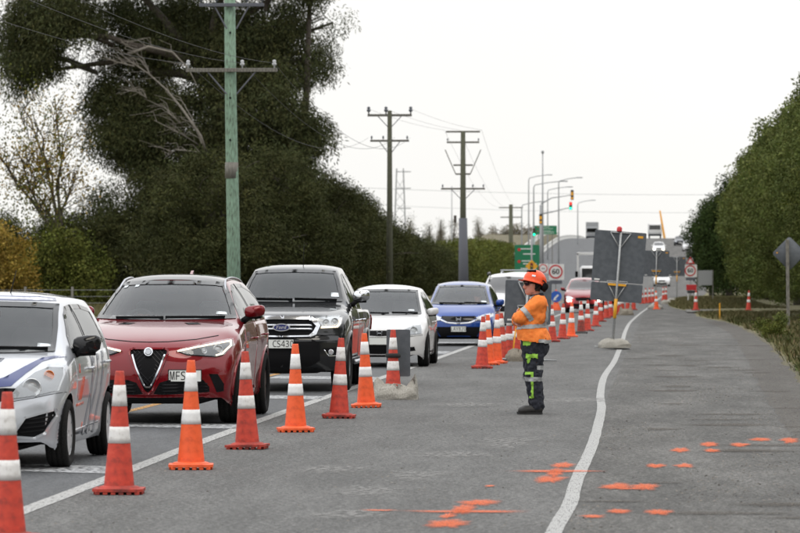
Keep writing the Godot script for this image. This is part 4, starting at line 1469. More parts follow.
func letter_h(c: Dictionary, r: Node, x: float, y: float, s: float):
	var v := car_front(c, x, y)
	var st := mk()
	for sg in [1.0, -1.0]:
		box(st, v + Vector3(sg * s * 0.52, 0, 0.03), Vector3(s * 0.22, s, 0.012), 0.003, Basis(Vector3(0, 0, 1), -sg * 0.12))
	box(st, v + Vector3(0, 0, 0.031), Vector3(s * 1.0, s * 0.2, 0.012), 0.003)
	done(st, "emblem", M.chrome, r)


func blue_hatch():
	var c := {"name": "blue_hatchback", "category": "car", "label": "bright blue hatchback with black grille behind the cone cluster", "x": -4.74, "z": -94.2,
		"L": 3.99, "W": 0.85, "paint": M.blue_paint, "floor": 0.15, "cowl": 0.80, "inset": 0.08, "tumble": 0.26, "bulge": 0.02, "crown": 2.6,
		"top": [[0, 0.62], [0.03, 0.70], [0.1, 0.77], [0.3, 0.85], [0.6, 0.94], [0.85, 0.99], [1.2, 1.18], [1.6, 1.38], [1.9, 1.475], [2.3, 1.52], [2.9, 1.51], [3.4, 1.45], [3.8, 1.1], [3.99, 0.8]],
		"rail": [[0, 0.60], [0.05, 0.69], [0.2, 0.78], [0.5, 0.88], [0.8, 0.945], [1.0, 0.985], [1.3, 1.14], [1.7, 1.33], [2.0, 1.42], [2.5, 1.45], [3.2, 1.42], [3.7, 1.2], [3.99, 0.78]],
		"belt": [[0, 0.57], [0.05, 0.66], [0.2, 0.73], [0.6, 0.84], [1.0, 0.91], [2.0, 0.95], [3.4, 1.02], [3.99, 0.76]],
		"low": [[0, 0.22], [0.06, 0.17], [0.3, 0.16], [3.5, 0.2], [3.99, 0.34]],
		"wid": [[0, 0.73], [0.03, 0.78], [0.1, 0.81], [0.35, 0.835], [0.75, 0.85], [1.3, 0.84], [3.3, 0.85], [3.8, 0.81], [3.99, 0.72]],
		"side": [[0, 0.93], [0.06, 0.955], [0.3, 0.97], [0.55, 0.99], [0.75, 1.0], [0.9, 0.985], [1.0, 0.955]],
		"nose": 0.36, "nose_pow": 2.6, "nose_len": 0.9, "nose_prof": [[0.15, 0.1], [0.25, 0.03], [0.4, 0.0], [0.55, 0.01], [0.75, 0.08]],
		"tail": 0.2, "tail_len": 0.7, "tail_prof": [[0.3, 0.06], [0.6, 0.0]],
		"axles": [0.75, 3.28], "wheel_r": 0.30, "arch_r": 0.35, "rim_r": 0.2, "spokes": 8, "track": 0.755, "tyre_w": 0.19}
	c.windscreen = dual([0.0, 1.425, 0.4, 1.415, 0.55, 1.40, 0.61, 1.22, 0.69, 0.99, 0.4, 0.98, 0.0, 0.975])
	c.side_windows = [poly([1.3, 0.98, 1.5, 1.14, 1.8, 1.31, 2.1, 1.385, 2.3, 1.39, 2.32, 1.0]), poly([2.4, 1.0, 2.38, 1.39, 2.9, 1.38, 3.3, 1.3, 3.3, 1.08])]
	c.doors = [poly([1.15, 0.26, 2.35, 0.26, 2.35, 0.95, 1.2, 0.92]), poly([2.37, 0.26, 2.8, 0.26, 2.95, 0.6, 3.2, 0.95, 2.37, 0.96])]
	c.handles = [[2.15, 0.83], [3.0, 0.88]]
	var r := car_base(c)
	headlamp(c, r, poly([0.40, 0.665, 0.55, 0.72, 0.74, 0.765, 0.80, 0.755, 0.79, 0.69, 0.62, 0.625, 0.46, 0.615]), [[0.62, 0.69, 0.045, M.lamp_silver]], M.lamp_silver)
	var g := patch(c, "front", dual([0.0, 0.70, 0.39, 0.705, 0.42, 0.66, 0.28, 0.575, 0.0, 0.555]), "upper_grille", M.black_gloss, r, 0.006, 0.05)
	for sg in [1, -1]:
		strip(c, "front", [0.0, 0.53, 0.26 * sg, 0.55, 0.42 * sg, 0.615, 0.60 * sg, 0.61], 0.03, "grille_chrome", M.chrome, g, 0.02, 0.05)
		var q := poly([0.55, 0.44, 0.76, 0.46, 0.78, 0.30, 0.62, 0.22, 0.46, 0.22])
		patch(c, "front", q if sg == 1 else mirrored(q), "corner_intake", M.black, r, 0.004, 0.05)
		strip(c, "front", [0.50 * sg, 0.25, 0.70 * sg, 0.42], 0.04, "intake_fin", M.blue_paint, r, 0.02, 0.05)
	patch(c, "front", dual([0.0, 0.45, 0.50, 0.45, 0.54, 0.40, 0.42, 0.22, 0.0, 0.205]), "lower_grille", M.black, r, 0.005, 0.05)
	letter_h(c, r, 0.0, 0.63, 0.09)
	plate(c, r, 0.0, 0.40, "LAY820")
	patch(c, "front", poly([0.48, 1.06, 0.61, 1.05, 0.62, 1.02, 0.49, 1.025]), "sticker", M.sticker, r, 0.009, 0.05, PackedVector2Array(), 0.002)
	wiper(c, r, Vector2(0.62, 0.995), Vector2(0.1, 1.01))
	wiper(c, r, Vector2(0.1, 0.99), Vector2(-0.5, 1.0))
	side_mirror(c, r, Vector3(0.93, 1.02, -1.35), Vector3(0.2, 0.15, 0.15), M.blue_paint, Vector3(0.8, 0.94, -1.33))
	seated("person", "occupant in pale shirt behind the blue hatchback's windscreen", Vector3(-4.74 + 0.36, 0.28, -94.2 - 2.0), M.sticker)


func plain_car(called: String, label: String, paint: Material, at: Vector3, turn := 0.0, tall := 1.5, lit := false) -> Node3D:
	var k := tall / 1.5
	var c := {"name": called, "category": "car", "label": label, "x": at.x, "z": at.z, "far": true, "step": 0.16, "turn": turn,
		"L": 4.4, "W": 0.88, "paint": paint, "floor": 0.17, "cowl": 1.0, "inset": 0.09, "tumble": 0.32, "bulge": 0.02, "crown": 2.5,
		"top": [[0, 0.60 * k], [0.04, 0.70 * k], [0.15, 0.78 * k], [0.5, 0.88 * k], [1.0, 0.97 * k], [1.2, 1.0 * k], [1.6, 1.24 * k], [2.0, 1.42 * k], [2.5, 1.5 * k], [3.3, 1.47 * k], [3.8, 1.3 * k], [4.3, 0.95 * k], [4.4, 0.8 * k]],
		"rail": [[0, 0.58 * k], [0.05, 0.68 * k], [0.2, 0.76 * k], [0.6, 0.86 * k], [1.1, 0.94 * k], [1.35, 0.98 * k], [1.7, 1.18 * k], [2.1, 1.36 * k], [2.6, 1.43 * k], [3.2, 1.41 * k], [3.8, 1.25 * k], [4.4, 0.78 * k]],
		"belt": [[0, 0.55 * k], [0.05, 0.65 * k], [0.2, 0.73 * k], [0.6, 0.82 * k], [1.0, 0.88 * k], [2.4, 0.95 * k], [3.8, 0.98 * k], [4.4, 0.76 * k]],
		"low": [[0, 0.24], [0.06, 0.19], [0.3, 0.18], [3.9, 0.22], [4.4, 0.34]],
		"wid": [[0, 0.76], [0.03, 0.81], [0.1, 0.84], [0.4, 0.87], [0.9, 0.88], [3.5, 0.88], [4.2, 0.84], [4.4, 0.74]],
		"side": [[0, 0.94], [0.06, 0.96], [0.55, 0.985], [0.75, 1.0], [1.0, 0.955]],
		"nose": 0.4, "nose_pow": 2.5, "nose_len": 0.9, "nose_prof": [[0.15, 0.1], [0.4, 0.0], [0.9, 0.1]],
		"tail": 0.2, "tail_len": 0.7, "tail_prof": [[0.3, 0.06], [0.6, 0.0]],
		"axles": [0.85, 3.5], "wheel_r": 0.33, "arch_r": 0.38, "rim_r": 0.22, "spokes": 7, "track": 0.77, "tyre_w": 0.22}
	c.windscreen = dual([0.0, 1.41 * k, 0.56, 1.38 * k, 0.69, 1.0 * k, 0.0, 0.985 * k])
	c.side_windows = [poly([1.55, 1.0 * k, 2.1, 1.32 * k, 2.7, 1.36 * k, 2.72, 1.0 * k]), poly([2.8, 1.0 * k, 2.8, 1.36 * k, 3.4, 1.3 * k, 3.6, 1.05 * k])]
	var r := car_base(c)
	r.position.y = at.y
	for sg in [1, -1]:
		var q := poly([0.42, 0.62 * k, 0.55, 0.69 * k, 0.78, 0.73 * k, 0.77, 0.63 * k, 0.6, 0.57 * k])
		patch(c, "front", q if sg == 1 else mirrored(q), "headlight", M.lamp_silver, r, 0.01, 0.08)
		if lit:
			var v := car_front(c, 0.66 * sg, 0.55 * k)
			var st := mk(true)
			lathe(st, [Vector2(0.085, -0.02), Vector2(0.085, 0.03), Vector2(0.0, 0.045)], 14, Transform3D(Basis(Vector3(1, 0, 0), PI / 2), v))
			done(st, "lit_lamp", M.headlamp_lit, r)
			var sl := OmniLight3D.new()
			sl.light_color = Color(1, 0.95, 0.85)
			sl.light_energy = 0.25
			sl.light_size = 0.08
			sl.omni_range = 12.0
			sl.shadow_enabled = true
			put(sl, "lamp_glow", r)
			sl.position = v + Vector3(0, 0, 0.12)
	patch(c, "front", dual([0.0, 0.66 * k, 0.36, 0.65 * k, 0.32, 0.52 * k, 0.0, 0.5 * k]), "grille", M.black, r, 0.01, 0.08)
	patch(c, "front", dual([0.0, 0.42, 0.5, 0.42, 0.55, 0.28, 0.0, 0.26]), "lower_grille", M.black, r, 0.01, 0.08)
	var pv := car_front(c, 0, 0.46 * k)
	var ps := mk()
	box(ps, pv + Vector3(0, 0, 0.03), Vector3(0.36, 0.12, 0.01))
	done(ps, "number_plate", M.plate, r)
	side_mirror(c, r, Vector3(0.95, 1.02 * k, -1.6), Vector3(0.2, 0.14, 0.15), paint, Vector3(0.8, 0.95 * k, -1.58))
	return r


func roof_rails(r: Node3D, y: float, rack: bool):
	for sg in [1.0, -1.0]:
		var st := mk(true)
		tube(st, [Vector3(sg * 0.6, y - 0.06, -1.95), Vector3(sg * 0.6, y + 0.02, -2.15), Vector3(sg * 0.6, y + 0.03, -3.4), Vector3(sg * 0.6, y - 0.06, -3.7)], 0.025, 6)
		done(st, "roof_rail", M.dark_alloy if not rack else M.satin, r)
	if rack:
		for z in [-2.3, -3.1]:
			var st := mk()
			box(st, Vector3(0, y + 0.08, z), Vector3(1.3, 0.04, 0.07), 0.01)
			done(st, "roof_bar", M.satin, r)


func far_cars():
	var a := plain_car("white_suv", "white SUV with black roof rails behind the blue hatchback", M.white_paint, Vector3(-4.55, 0, -118), 0.0, 1.74)
	roof_rails(a, 1.72, false)
	var b := plain_car("white_wagon", "white wagon with roof bars just behind the white SUV", M.white_paint, Vector3(-5.1, 0, -142), 0.0, 1.80)
	roof_rails(b, 1.78, true)
	plain_car("maroon_car", "maroon car with lit lamps coming up behind the cone taper", M.maroon_paint, Vector3(-3.4, 0, -178), 0.0, 1.58, true)
	flatbed(Vector3(-3.5, 0, -226))
	plain_car("white_car", "white car at the foot of the overpass below the far board signs", M.white_paint, Vector3(0.2, road_y(425), -425), 0.0, 1.5)
	plain_car("white_car", "white car coming down the overpass above the far board signs", M.white_paint, Vector3(-0.15, road_y(545), -545), 0.0, 1.6, true)
	plain_car("dark_car", "dark car on the overpass beside the hedge", M.dark_paint, Vector3(2.95, road_y(590), -590), 0.0, 1.5)
	plain_car("white_car", "white car on the overpass closest to the hedge", M.white_paint, Vector3(4.0, road_y(555), -555), 0.0, 1.6)
	lorry("white_truck", "white truck near the crest of the overpass", Vector3(-0.9, road_y(715), -715), M.white_paint, M.dark_paint, 2.6)
	lorry("box_truck", "grey box truck disappearing over the crest of the overpass", Vector3(-13.4, road_y(790) - 0.3, -790), M.sign_grey, M.sign_grey, 3.6)


func flatbed(at: Vector3):
	var r := thing("flatbed_truck", "white flatbed truck with a tall headboard frame behind the maroon car", "truck", at)
	var cab := mk(true)
	box(cab, Vector3(0, 1.35, -0.85), Vector3(2.05, 1.75, 1.6), 0.14)
	done(cab, "cab", M.white_paint, r)
	var ws := mk()
	box(ws, Vector3(0, 1.72, -0.045), Vector3(1.8, 0.72, 0.02), 0.008)
	done(ws, "windscreen", M.dark_glass, r)
	var bum := mk()
	box(bum, Vector3(0, 0.55, -0.05), Vector3(2.1, 0.32, 0.2), 0.04)
	done(bum, "bumper", M.white_paint, r)
	for sg in [1.0, -1.0]:
		var l := mk()
		box(l, Vector3(sg * 0.8, 0.95, -0.03), Vector3(0.28, 0.18, 0.04), 0.01)
		done(l, "headlight", M.lamp_silver, r)
		var m := mk()
		box(m, Vector3(sg * 1.2, 1.75, -0.2), Vector3(0.16, 0.34, 0.1), 0.03)
		done(m, "side_mirror", M.black, r)
		for z in [-0.95, -4.3]:
			wheel({"wheel_r": 0.4, "rim_r": 0.22, "spokes": 6, "tyre_w": 0.24}, r, Vector3(sg * 0.88, 0.4, z), sg)
	var bed := mk()
	box(bed, Vector3(0, 0.95, -3.7), Vector3(2.2, 0.14, 4.0), 0.02)
	box(bed, Vector3(0, 0.72, -3.2), Vector3(0.9, 0.3, 5.0), 0.02)
	done(bed, "deck", M.dark_paint, r)
	var fr := mk()
	for sg in [1.0, -1.0]:
		box(fr, Vector3(sg * 1.16, 1.95, -1.8), Vector3(0.12, 2.0, 0.12), 0.015)
	box(fr, Vector3(0, 2.92, -1.8), Vector3(2.44, 0.16, 0.12), 0.015)
	done(fr, "headboard_frame", M.white_paint, r)


func lorry(called: String, label: String, at: Vector3, cab_m: Material, box_m: Material, tall: float):
	var r := thing(called, label, "truck", at)
	var cab := mk(true)
	box(cab, Vector3(0, 1.55, -0.9), Vector3(2.35, 2.1, 1.7), 0.15)
	done(cab, "cab", cab_m, r)
	var ws := mk()
	box(ws, Vector3(0, 1.95, -0.04), Vector3(2.0, 0.8, 0.02), 0.008)
	done(ws, "windscreen", M.dark_glass, r)
	var bum := mk()
	box(bum, Vector3(0, 0.6, 0.0), Vector3(2.4, 0.4, 0.2), 0.05)
	done(bum, "bumper", M.dark_paint, r)
	for sg in [1.0, -1.0]:
		var l := mk()
		box(l, Vector3(sg * 0.95, 1.0, -0.02), Vector3(0.3, 0.2, 0.04), 0.01)
		done(l, "headlight", M.lamp_silver, r)
		for z in [-1.0, -5.4]:
			wheel({"wheel_r": 0.48, "rim_r": 0.27, "spokes": 6, "tyre_w": 0.28}, r, Vector3(sg * 1.0, 0.48, z), sg)
	var bx := mk()
	box(bx, Vector3(0, (tall + 0.9) / 2.0, -4.4), Vector3(2.45, tall - 0.9, 5.0), 0.04)
	done(bx, "cargo_box", box_m, r)


# ---------------------------------------------------------------- ground, road, markings
const RISE := [[0, 0.0], [375, 0.0], [420, 0.45], [480, 2.2], [550, 4.9], [650, 7.5], [750, 8.7], [850, 9.3], [1000, 9.3], [1200, 7.0], [1400, 5.0]]
const SEAL_RIGHT := [[-30, 2.0], [25, 2.0], [45, 2.05], [60, 2.15], [80, 2.4], [112, 2.65], [130, 2.55], [144, 2.3], [155, 1.8], [161, 1.6], [180, 1.5], [205, 0.75], [218, 0.5], [262, 0.75], [340, 3.6], [450, 5.0], [1400, 5.0]]
const SEAL_LEFT := [[-30, -13.5], [220, -13.5], [330, -14.2], [450, -16.0], [1400, -16.0]]


func road_y(d: float) -> float:
	return curve(RISE, d)


# a sheet between two edges, following the road's rise; left / right are curves of x over the distance d ahead
func sheet(called: String, left, right, d0: float, d1: float, lift: float, m: Material, across := 4, wob := 0.0, parent: Node = self) -> MeshInstance3D:
	var st := SurfaceTool.new()
	st.begin(Mesh.PRIMITIVE_TRIANGLES)
	st.set_smooth_group(0)
	var nz := noise(91, 0.6, 3)
	var d := d0
	var rows := []
	var ds := []
	while d < d1:
		ds.append(d)
		d += 0.8 if d < 120.0 else (3.0 if d < 300 else 8.0)
	ds.append(d1)
	for dd in ds:
		var xl: float = curve(left, dd) if left is Array else left
		var xr: float = curve(right, dd) if right is Array else right
		if wob > 0.0:
			xr += nz.get_noise_2d(dd * 2.0, 3.0) * wob + nz.get_noise_2d(dd * 0.3, 9.0) * wob
		var row := []
		for k in across + 1:
			row.append(Vector3(lerpf(xl, xr, float(k) / across), road_y(dd) + lift, -dd))
		rows.append(row)
	for i in rows.size() - 1:
		for k in across:
			for v in [rows[i][k], rows[i + 1][k + 1], rows[i][k + 1], rows[i][k], rows[i + 1][k], rows[i + 1][k + 1]]:
				st.set_uv(Vector2(v.x, v.z) / 4.0)
				st.set_uv2(Vector2(v.x / 7.0, v.z / 34.0))
				st.add_vertex(v)
	return done(st, called, m, parent)


func asphalt(sd: int, lo: Color, hi: Color, chips: float, coarse_lo: float, coarse_hi: float, rough: float) -> StandardMaterial3D:
	var fine := ramp(noise(sd, 0.10, 4), 1024, [[0.25, lo], [0.5, lo.lerp(hi, 0.5)], [0.75, hi]], chips, sd)
	var m := textured(fine, 0.15, rough, true, bumps(noise(sd + 1, 0.3, 2), 512, 4.0), 0.6)
	var a := grey(noise(sd + 2, 0.006, 5), 1024)
	var b := grey(noise(sd + 3, 0.03, 4), 1024)
	var out := PackedByteArray()
	out.resize(1024 * 1024 * 3)
	for k in 1024 * 1024:
		var v := 0.65 * a[k] / 255.0 + 0.35 * b[k] / 255.0
		v = clampf((v - 0.5) * 2.0 + 0.5, 0.0, 1.0)
		var g := int(lerpf(coarse_lo, coarse_hi, v) * 255.0)
		out[k * 3] = g
		out[k * 3 + 1] = g
		out[k * 3 + 2] = int(g * 0.99)
	m.detail_enabled = true
	m.detail_albedo = ImageTexture.create_from_image(Image.create_from_data(1024, 1024, false, Image.FORMAT_RGB8, out))
	m.detail_blend_mode = BaseMaterial3D.BLEND_MODE_MUL
	m.detail_uv_layer = BaseMaterial3D.DETAIL_UV_2
	return m


func build_ground():
	M.soil = textured(ramp(noise(81, 0.012, 6), 1024, [[0.2, lin(0.075, 0.07, 0.035)], [0.5, lin(0.12, 0.115, 0.05)], [0.75, lin(0.17, 0.14, 0.075)], [1.0, lin(0.22, 0.18, 0.11)]], 0.15), 0.12, 1.0, true)
	M.verge = textured(ramp(noise(82, 0.03, 6), 1024, [[0.15, lin(0.13, 0.11, 0.065)], [0.45, lin(0.2, 0.17, 0.1)], [0.7, lin(0.15, 0.165, 0.06)], [1.0, lin(0.26, 0.21, 0.13)]], 0.2), 0.35, 1.0, true, bumps(noise(83, 0.08, 4), 512, 8.0), 1.0)
	M.queue_seal = asphalt(101, lin(0.042, 0.046, 0.052), lin(0.095, 0.10, 0.108), 0.3, 0.74, 1.0, 0.62)
	M.lane_seal = asphalt(111, lin(0.072, 0.0715, 0.071), lin(0.165, 0.164, 0.162), 0.5, 0.84, 1.0, 0.85)
	M.shoulder_seal = asphalt(121, lin(0.07, 0.068, 0.066), lin(0.17, 0.166, 0.16), 0.55, 0.76, 1.0, 0.9)
	M.drive_seal = asphalt(131, lin(0.16, 0.155, 0.145), lin(0.24, 0.235, 0.22), 0.15, 0.8, 1.0, 0.95)
	M.bank = textured(ramp(noise(84, 0.02, 6), 512, [[0.2, lin(0.075, 0.07, 0.04)], [0.5, lin(0.12, 0.105, 0.06)], [0.8, lin(0.17, 0.14, 0.085)]], 0.2), 0.06, 1.0, true)
	# the land, one sheet to the horizon
	var land := mk(true)
	for i in 20:
		for j in 20:
			var q := []
			for e in [[0, 0], [1, 0], [1, 1], [0, 1]]:
				q.append(Vector3(-2600 + (i + e[0]) * 260, -0.06, 200 - (j + e[1]) * 260))
			fan(land, q, Vector3.UP)
	structure(done(land, "ground", M.soil))
	structure(sheet("queue_lane", SEAL_LEFT, -4.5, -30, 1300, 0.0, M.queue_seal, 6))
	structure(sheet("road", -4.5, -0.72, -30, 1300, 0.0, M.lane_seal, 4))
	structure(sheet("shoulder", -0.72, SEAL_RIGHT, -30, 1300, 0.0, M.shoulder_seal, 4, 0.10))
	verge("verge_right", SEAL_RIGHT, 1.0, 40.0, 375.0)
	verge("verge_left", SEAL_LEFT, -1.0, -30.0, 375.0)
	structure(sheet("driveway", 1.2, 9.0, 178, 192, 0.055, M.drive_seal, 6))


func verge(called: String, edge: Array, sg: float, d0: float, d1: float):
	var st := mk(true)
	var nz := noise(95, 0.25, 4)
	var prof := [[-0.25, -0.03], [0.0, -0.008], [0.35, 0.02], [1.0, 0.04], [3.0, 0.07], [8.0, 0.1], [40.0, 0.05]]
	var d := d0
	var rows := []
	while d <= d1:
		var row := []
		var x0 := curve(edge, d)
		for p in prof:
			var x: float = x0 + sg * p[0]
			var y: float = p[1]
			if p[0] > 0.0:
				y += absf(nz.get_noise_2d(x * 3.0, d)) * 0.05
			row.append(Vector3(x, y, -d))
		rows.append(row)
		d += 1.0
	for i in rows.size() - 1:
		for k in prof.size() - 1:
			fan(st, [rows[i][k], rows[i][k + 1], rows[i + 1][k + 1], rows[i + 1][k]], Vector3.UP)
	structure(done(st, called, M.verge))


func worn(sd: int, c: Color, cover: float, scale: Vector2) -> StandardMaterial3D:
	# paint with chips missing, so that the seal shows through
	var m := mat(Color.WHITE, 0.7)
	var n := noise(sd, 0.05, 5)
	var c1 := c
	var c2 := c.darkened(0.22)
	m.albedo_texture = ramp(n, 512, [[0.0, Color(c2.r, c2.g, c2.b, 0)], [1.0 - cover - 0.04, Color(c2.r, c2.g, c2.b, 0)], [1.0 - cover + 0.04, Color(c2.r, c2.g, c2.b, 1)], [1.0 - cover + 0.2, Color(c1.r, c1.g, c1.b, 1)], [1.0, Color(c1.r, c1.g, c1.b, 1)]], 0.06, sd)
	m.transparency = BaseMaterial3D.TRANSPARENCY_ALPHA_SCISSOR
	m.alpha_scissor_threshold = 0.5
	m.uv1_scale = Vector3(scale.x, scale.y, 1)
	return m


func ribbon(st: SurfaceTool, pts: Array, w: float, lift := 0.004, jit := 0.0):
	# pts are (x, d) along the road
	var nz := noise(97, 0.5, 3)
	var fine := []
	for k in pts.size() - 1:
		var n := maxi(1, int((pts[k + 1] - pts[k]).length() / 0.7))
		for s in n:
			var t := float(s) / n
			var p0: Vector2 = pts[maxi(k - 1, 0)]
			var p3: Vector2 = pts[mini(k + 2, pts.size() - 1)]
			fine.append((pts[k] as Vector2).cubic_interpolate(pts[k + 1], p0, p3, t))
	fine.append(pts[pts.size() - 1])
	var run := 0.0
	for k in fine.size() - 1:
		var a: Vector2 = fine[k]
		var b: Vector2 = fine[k + 1]
		var q := []
		for e in [[a, -1], [a, 1], [b, 1], [b, -1]]:
			var p: Vector2 = e[0]
			var side: Vector2 = (fine[mini(fine.find(p) + 1, fine.size() - 1)] - fine[maxi(fine.find(p) - 1, 0)]).normalized().orthogonal()
			var ww: float = w / 2.0 + nz.get_noise_2d(p.y * 3.0, e[1] * 50.0) * jit
			var v: Vector2 = p + side * ww * -e[1]
			q.append([Vector3(v.x, road_y(v.y) + lift, -v.y), Vector2(e[1] * 0.5, run + (a.distance_to(b) if p == b else 0.0))])
		run += a.distance_to(b)
		for ids in [[0, 1, 2], [0, 2, 3]]:
			var vs := [q[ids[0]], q[ids[1]], q[ids[2]]]
			if (vs[0][0] - vs[2][0]).cross(vs[0][0] - vs[1][0]).y < 0:
				vs = [vs[0], vs[2], vs[1]]
			for v in vs:
				st.set_uv(v[1])
				st.add_vertex(v[0])


func build_markings():
	M.white_line = worn(141, lin(0.36, 0.36, 0.35), 0.74, Vector2(0.4, 0.16))
	M.hatch = worn(142, lin(0.38, 0.39, 0.40), 0.66, Vector2(0.5, 0.3))
	M.yellow_line = worn(143, lin(0.55, 0.27, 0.04), 0.6, Vector2(0.5, 0.2))
	M.spray = thin_cover(145, lin(0.88, 0.15, 0.025), 1.0, 0.09, Vector2(2.6, 0.55))
	# left lane line, straight; right edge line, wobbling
	var st := mk(true)
	ribbon(st, [Vector2(-4.42, 8), Vector2(-4.46, 28), Vector2(-4.55, 41), Vector2(-4.53, 55), Vector2(-4.47, 72), Vector2(-4.42, 94), Vector2(-4.3, 140), Vector2(-4.2, 230), Vector2(-4.2, 360)], 0.15, 0.004, 0.006)
	structure(done(st, "lane_line", M.white_line))
	st = mk(true)
	ribbon(st, [Vector2(-0.67, 8), Vector2(-0.66, 20), Vector2(-0.68, 25.7), Vector2(-0.65, 29), Vector2(-0.67, 32.4), Vector2(-0.66, 39.7), Vector2(-0.72, 49.3), Vector2(-0.83, 56), Vector2(-0.91, 66), Vector2(-0.88, 78.7), Vector2(-0.95, 101.7), Vector2(-1.02, 117), Vector2(-1.06, 137.7), Vector2(-1.0, 153.8), Vector2(-0.85, 178.7), Vector2(-0.62, 206.7), Vector2(-0.32, 254.4), Vector2(0.2, 330)], 0.11, 0.004, 0.006)
	structure(done(st, "edge_line", M.white_line))
	# dirt washed over the seal's right edge and clods on the shoulder
	M.dirt = worn(147, lin(0.13, 0.108, 0.082), 0.40, Vector2(1.1, 0.4))
	st = mk(true)
	var eg := []
	for k in 13:
		eg.append(Vector2(curve(SEAL_RIGHT, 40.0 + k * 9.0) - 0.22, 40.0 + k * 9.0))
	ribbon(st, eg, 0.9, 0.005, 0.1)
	structure(done(st, "edge_dirt", M.dirt))
	var rr := RandomNumberGenerator.new()
	rr.seed = 78
	M.clod = thin_cover(148, lin(0.075, 0.062, 0.048), 0.85, 0.07, Vector2(1.0, 0.8))
	for k in 34:
		var dd := 27.0 + 70.0 * pow(rr.randf(), 1.4)
		blot("dirt_patch_marking", M.clod, rr.randf_range(-0.45, curve(SEAL_RIGHT, dd) - 0.1), dd, rr.randf_range(0.4, 1.3), rr.randf_range(0.25, 0.9) * dd / 40.0, 0.005 + k * 0.00005, rr)
	# pale dust dragged over the seal
	M.dust = thin_cover(149, lin(0.27, 0.265, 0.255), 0.6, 0.035, Vector2(0.5, 0.35))
	for q in [[-2.25, 30.57, 0.46, 1.42], [-2.14, 27.62, 0.48, 0.92], [-1.53, 39.57, 0.49, 2.84], [-2.02, 33.03, 0.41, 1.65], [-2.8, 34.04, 0.51, 1.23], [-1.93, 36.88, 0.65, 1.24], [-1.13, 53.25, 0.8, 2.15], [-2.43, 51.18, 0.77, 1.59]]:
		blot("dust_patch_marking", M.dust, q[0], q[1], q[2] * 1.4, q[3] * 1.3, 0.0045, rr)
	# flush median hatching left of the lane line
	for h in [[33.3, 34.5], [43.1, 44.3], [53.4, 54.8], [63.5, 65.2], [74.0, 76.0], [84.8, 87.5], [96.0, 99.5]]:
		st = mk(true)
		var n := 6
		for k in n:
			var x0 := lerpf(-4.55, -6.3, float(k) / n)
			var x1 := lerpf(-4.55, -6.3, float(k + 1) / n)
			var s0 := lerpf(-0.2, 0.6, float(k) / n)
			var s1 := lerpf(-0.2, 0.6, float(k + 1) / n)
			for v in [[x0, h[0] + s0], [x1, h[1] + s1], [x0, h[1] + s0], [x0, h[0] + s0], [x1, h[0] + s1], [x1, h[1] + s1]]:
				st.set_uv(Vector2(v[0], v[1]) * 1.0)
				st.add_vertex(Vector3(v[0], 0.004, -v[1]))
		structure(done(st, "median_hatch_marking", M.hatch))
	st = mk(true)
	ribbon(st, [Vector2(-6.5, 20), Vector2(-6.45, 60), Vector2(-6.35, 120), Vector2(-6.2, 300)], 0.12, 0.004, 0.01)
	structure(done(st, "yellow_line", M.yellow_line))
	# orange survey paint: x, distance, width, depth along the road
	var marks := [[-1.35, 27.9, 0.951, 0.31], [-1.33, 29.0, 0.319, 0.77], [-1.41, 26.5, 0.305, 0.96], [-1.39, 28.2, 0.169, 1.45], [-1.45, 27.4, 0.11, 0.68], [-0.87, 33.7, 0.791, 0.45], [-0.84, 34.8, 0.208, 1.1], [-0.89, 32.4, 0.259, 1.28], [-0.87, 33.5, 0.151, 1.7], [0.19, 37.9, 0.189, 1.08], [0.48, 39.2, 0.195, 1.16], [0.48, 37.8, 0.17, 0.86], [0.78, 39.1, 0.195, 1.03], [1.01, 40.4, 0.231, 0.98], [1.29, 40.2, 0.2, 1.46], [-0.03, 34.7, 0.191, 0.82], [0.21, 34.8, 0.174, 0.82], [-0.34, 31.3, 0.265, 1.03], [-0.12, 31.3, 0.234, 1.03], [-0.46, 27.4, 0.178, 0.45], [-0.29, 28.0, 0.175, 0.59], [-0.01, 27.9, 0.195, 0.71], [-0.26, 31.0, 0.341, 0.29], [-1.96, 28.0, 0.281, 0.19], [-1.33, 31.3, 0.094, 0.3]]
	var r := RandomNumberGenerator.new()
	r.seed = 77
	for q in marks:
		blot("spray_marking", M.spray, q[0], q[1], q[2], q[3], 0.008, r)


# a thin blot on the seal whose cover thins out towards its ragged edge
func blot(called: String, m: Material, x0: float, d0: float, w: float, depth: float, lift: float, r: RandomNumberGenerator):
	var st := mk(true)
	var rings := 4
	var n := 26
	var ph := r.randf() * 10.0
	var nz := noise(int(ph * 100), 0.8, 3)
	for k in n:
		for g in rings:
			var q := []
			for e in [[0, 0], [1, 0], [1, 1], [0, 1]]:
				var t: float = TAU * ((k + e[0]) % n) / n
				var rad: float = float(g + e[1]) / rings
				var rr: float = rad * (0.85 + 0.5 * nz.get_noise_2d(cos(t) * 2.0, sin(t) * 2.0))
				var x: float = x0 + cos(t) * rr * w * 0.62
				var d: float = d0 + sin(t) * rr * depth * 0.62
				q.append([Vector3(x, lift, -d), Vector2(x * 1.2 + ph, d * 0.8), clampf(1.9 * (1.0 - rad), 0.0, 1.0)])
			for ids in [[0, 1, 2], [0, 2, 3]]:
				var vs := [q[ids[0]], q[ids[1]], q[ids[2]]]
				if (vs[0][0] - vs[2][0]).cross(vs[0][0] - vs[1][0]).y < 0:
					vs = [vs[0], vs[2], vs[1]]
				for v in vs:
					st.set_color(Color(1, 1, 1, v[2]))
					st.set_uv(v[1])
					st.add_vertex(v[0])
	structure(done(st, called, m))


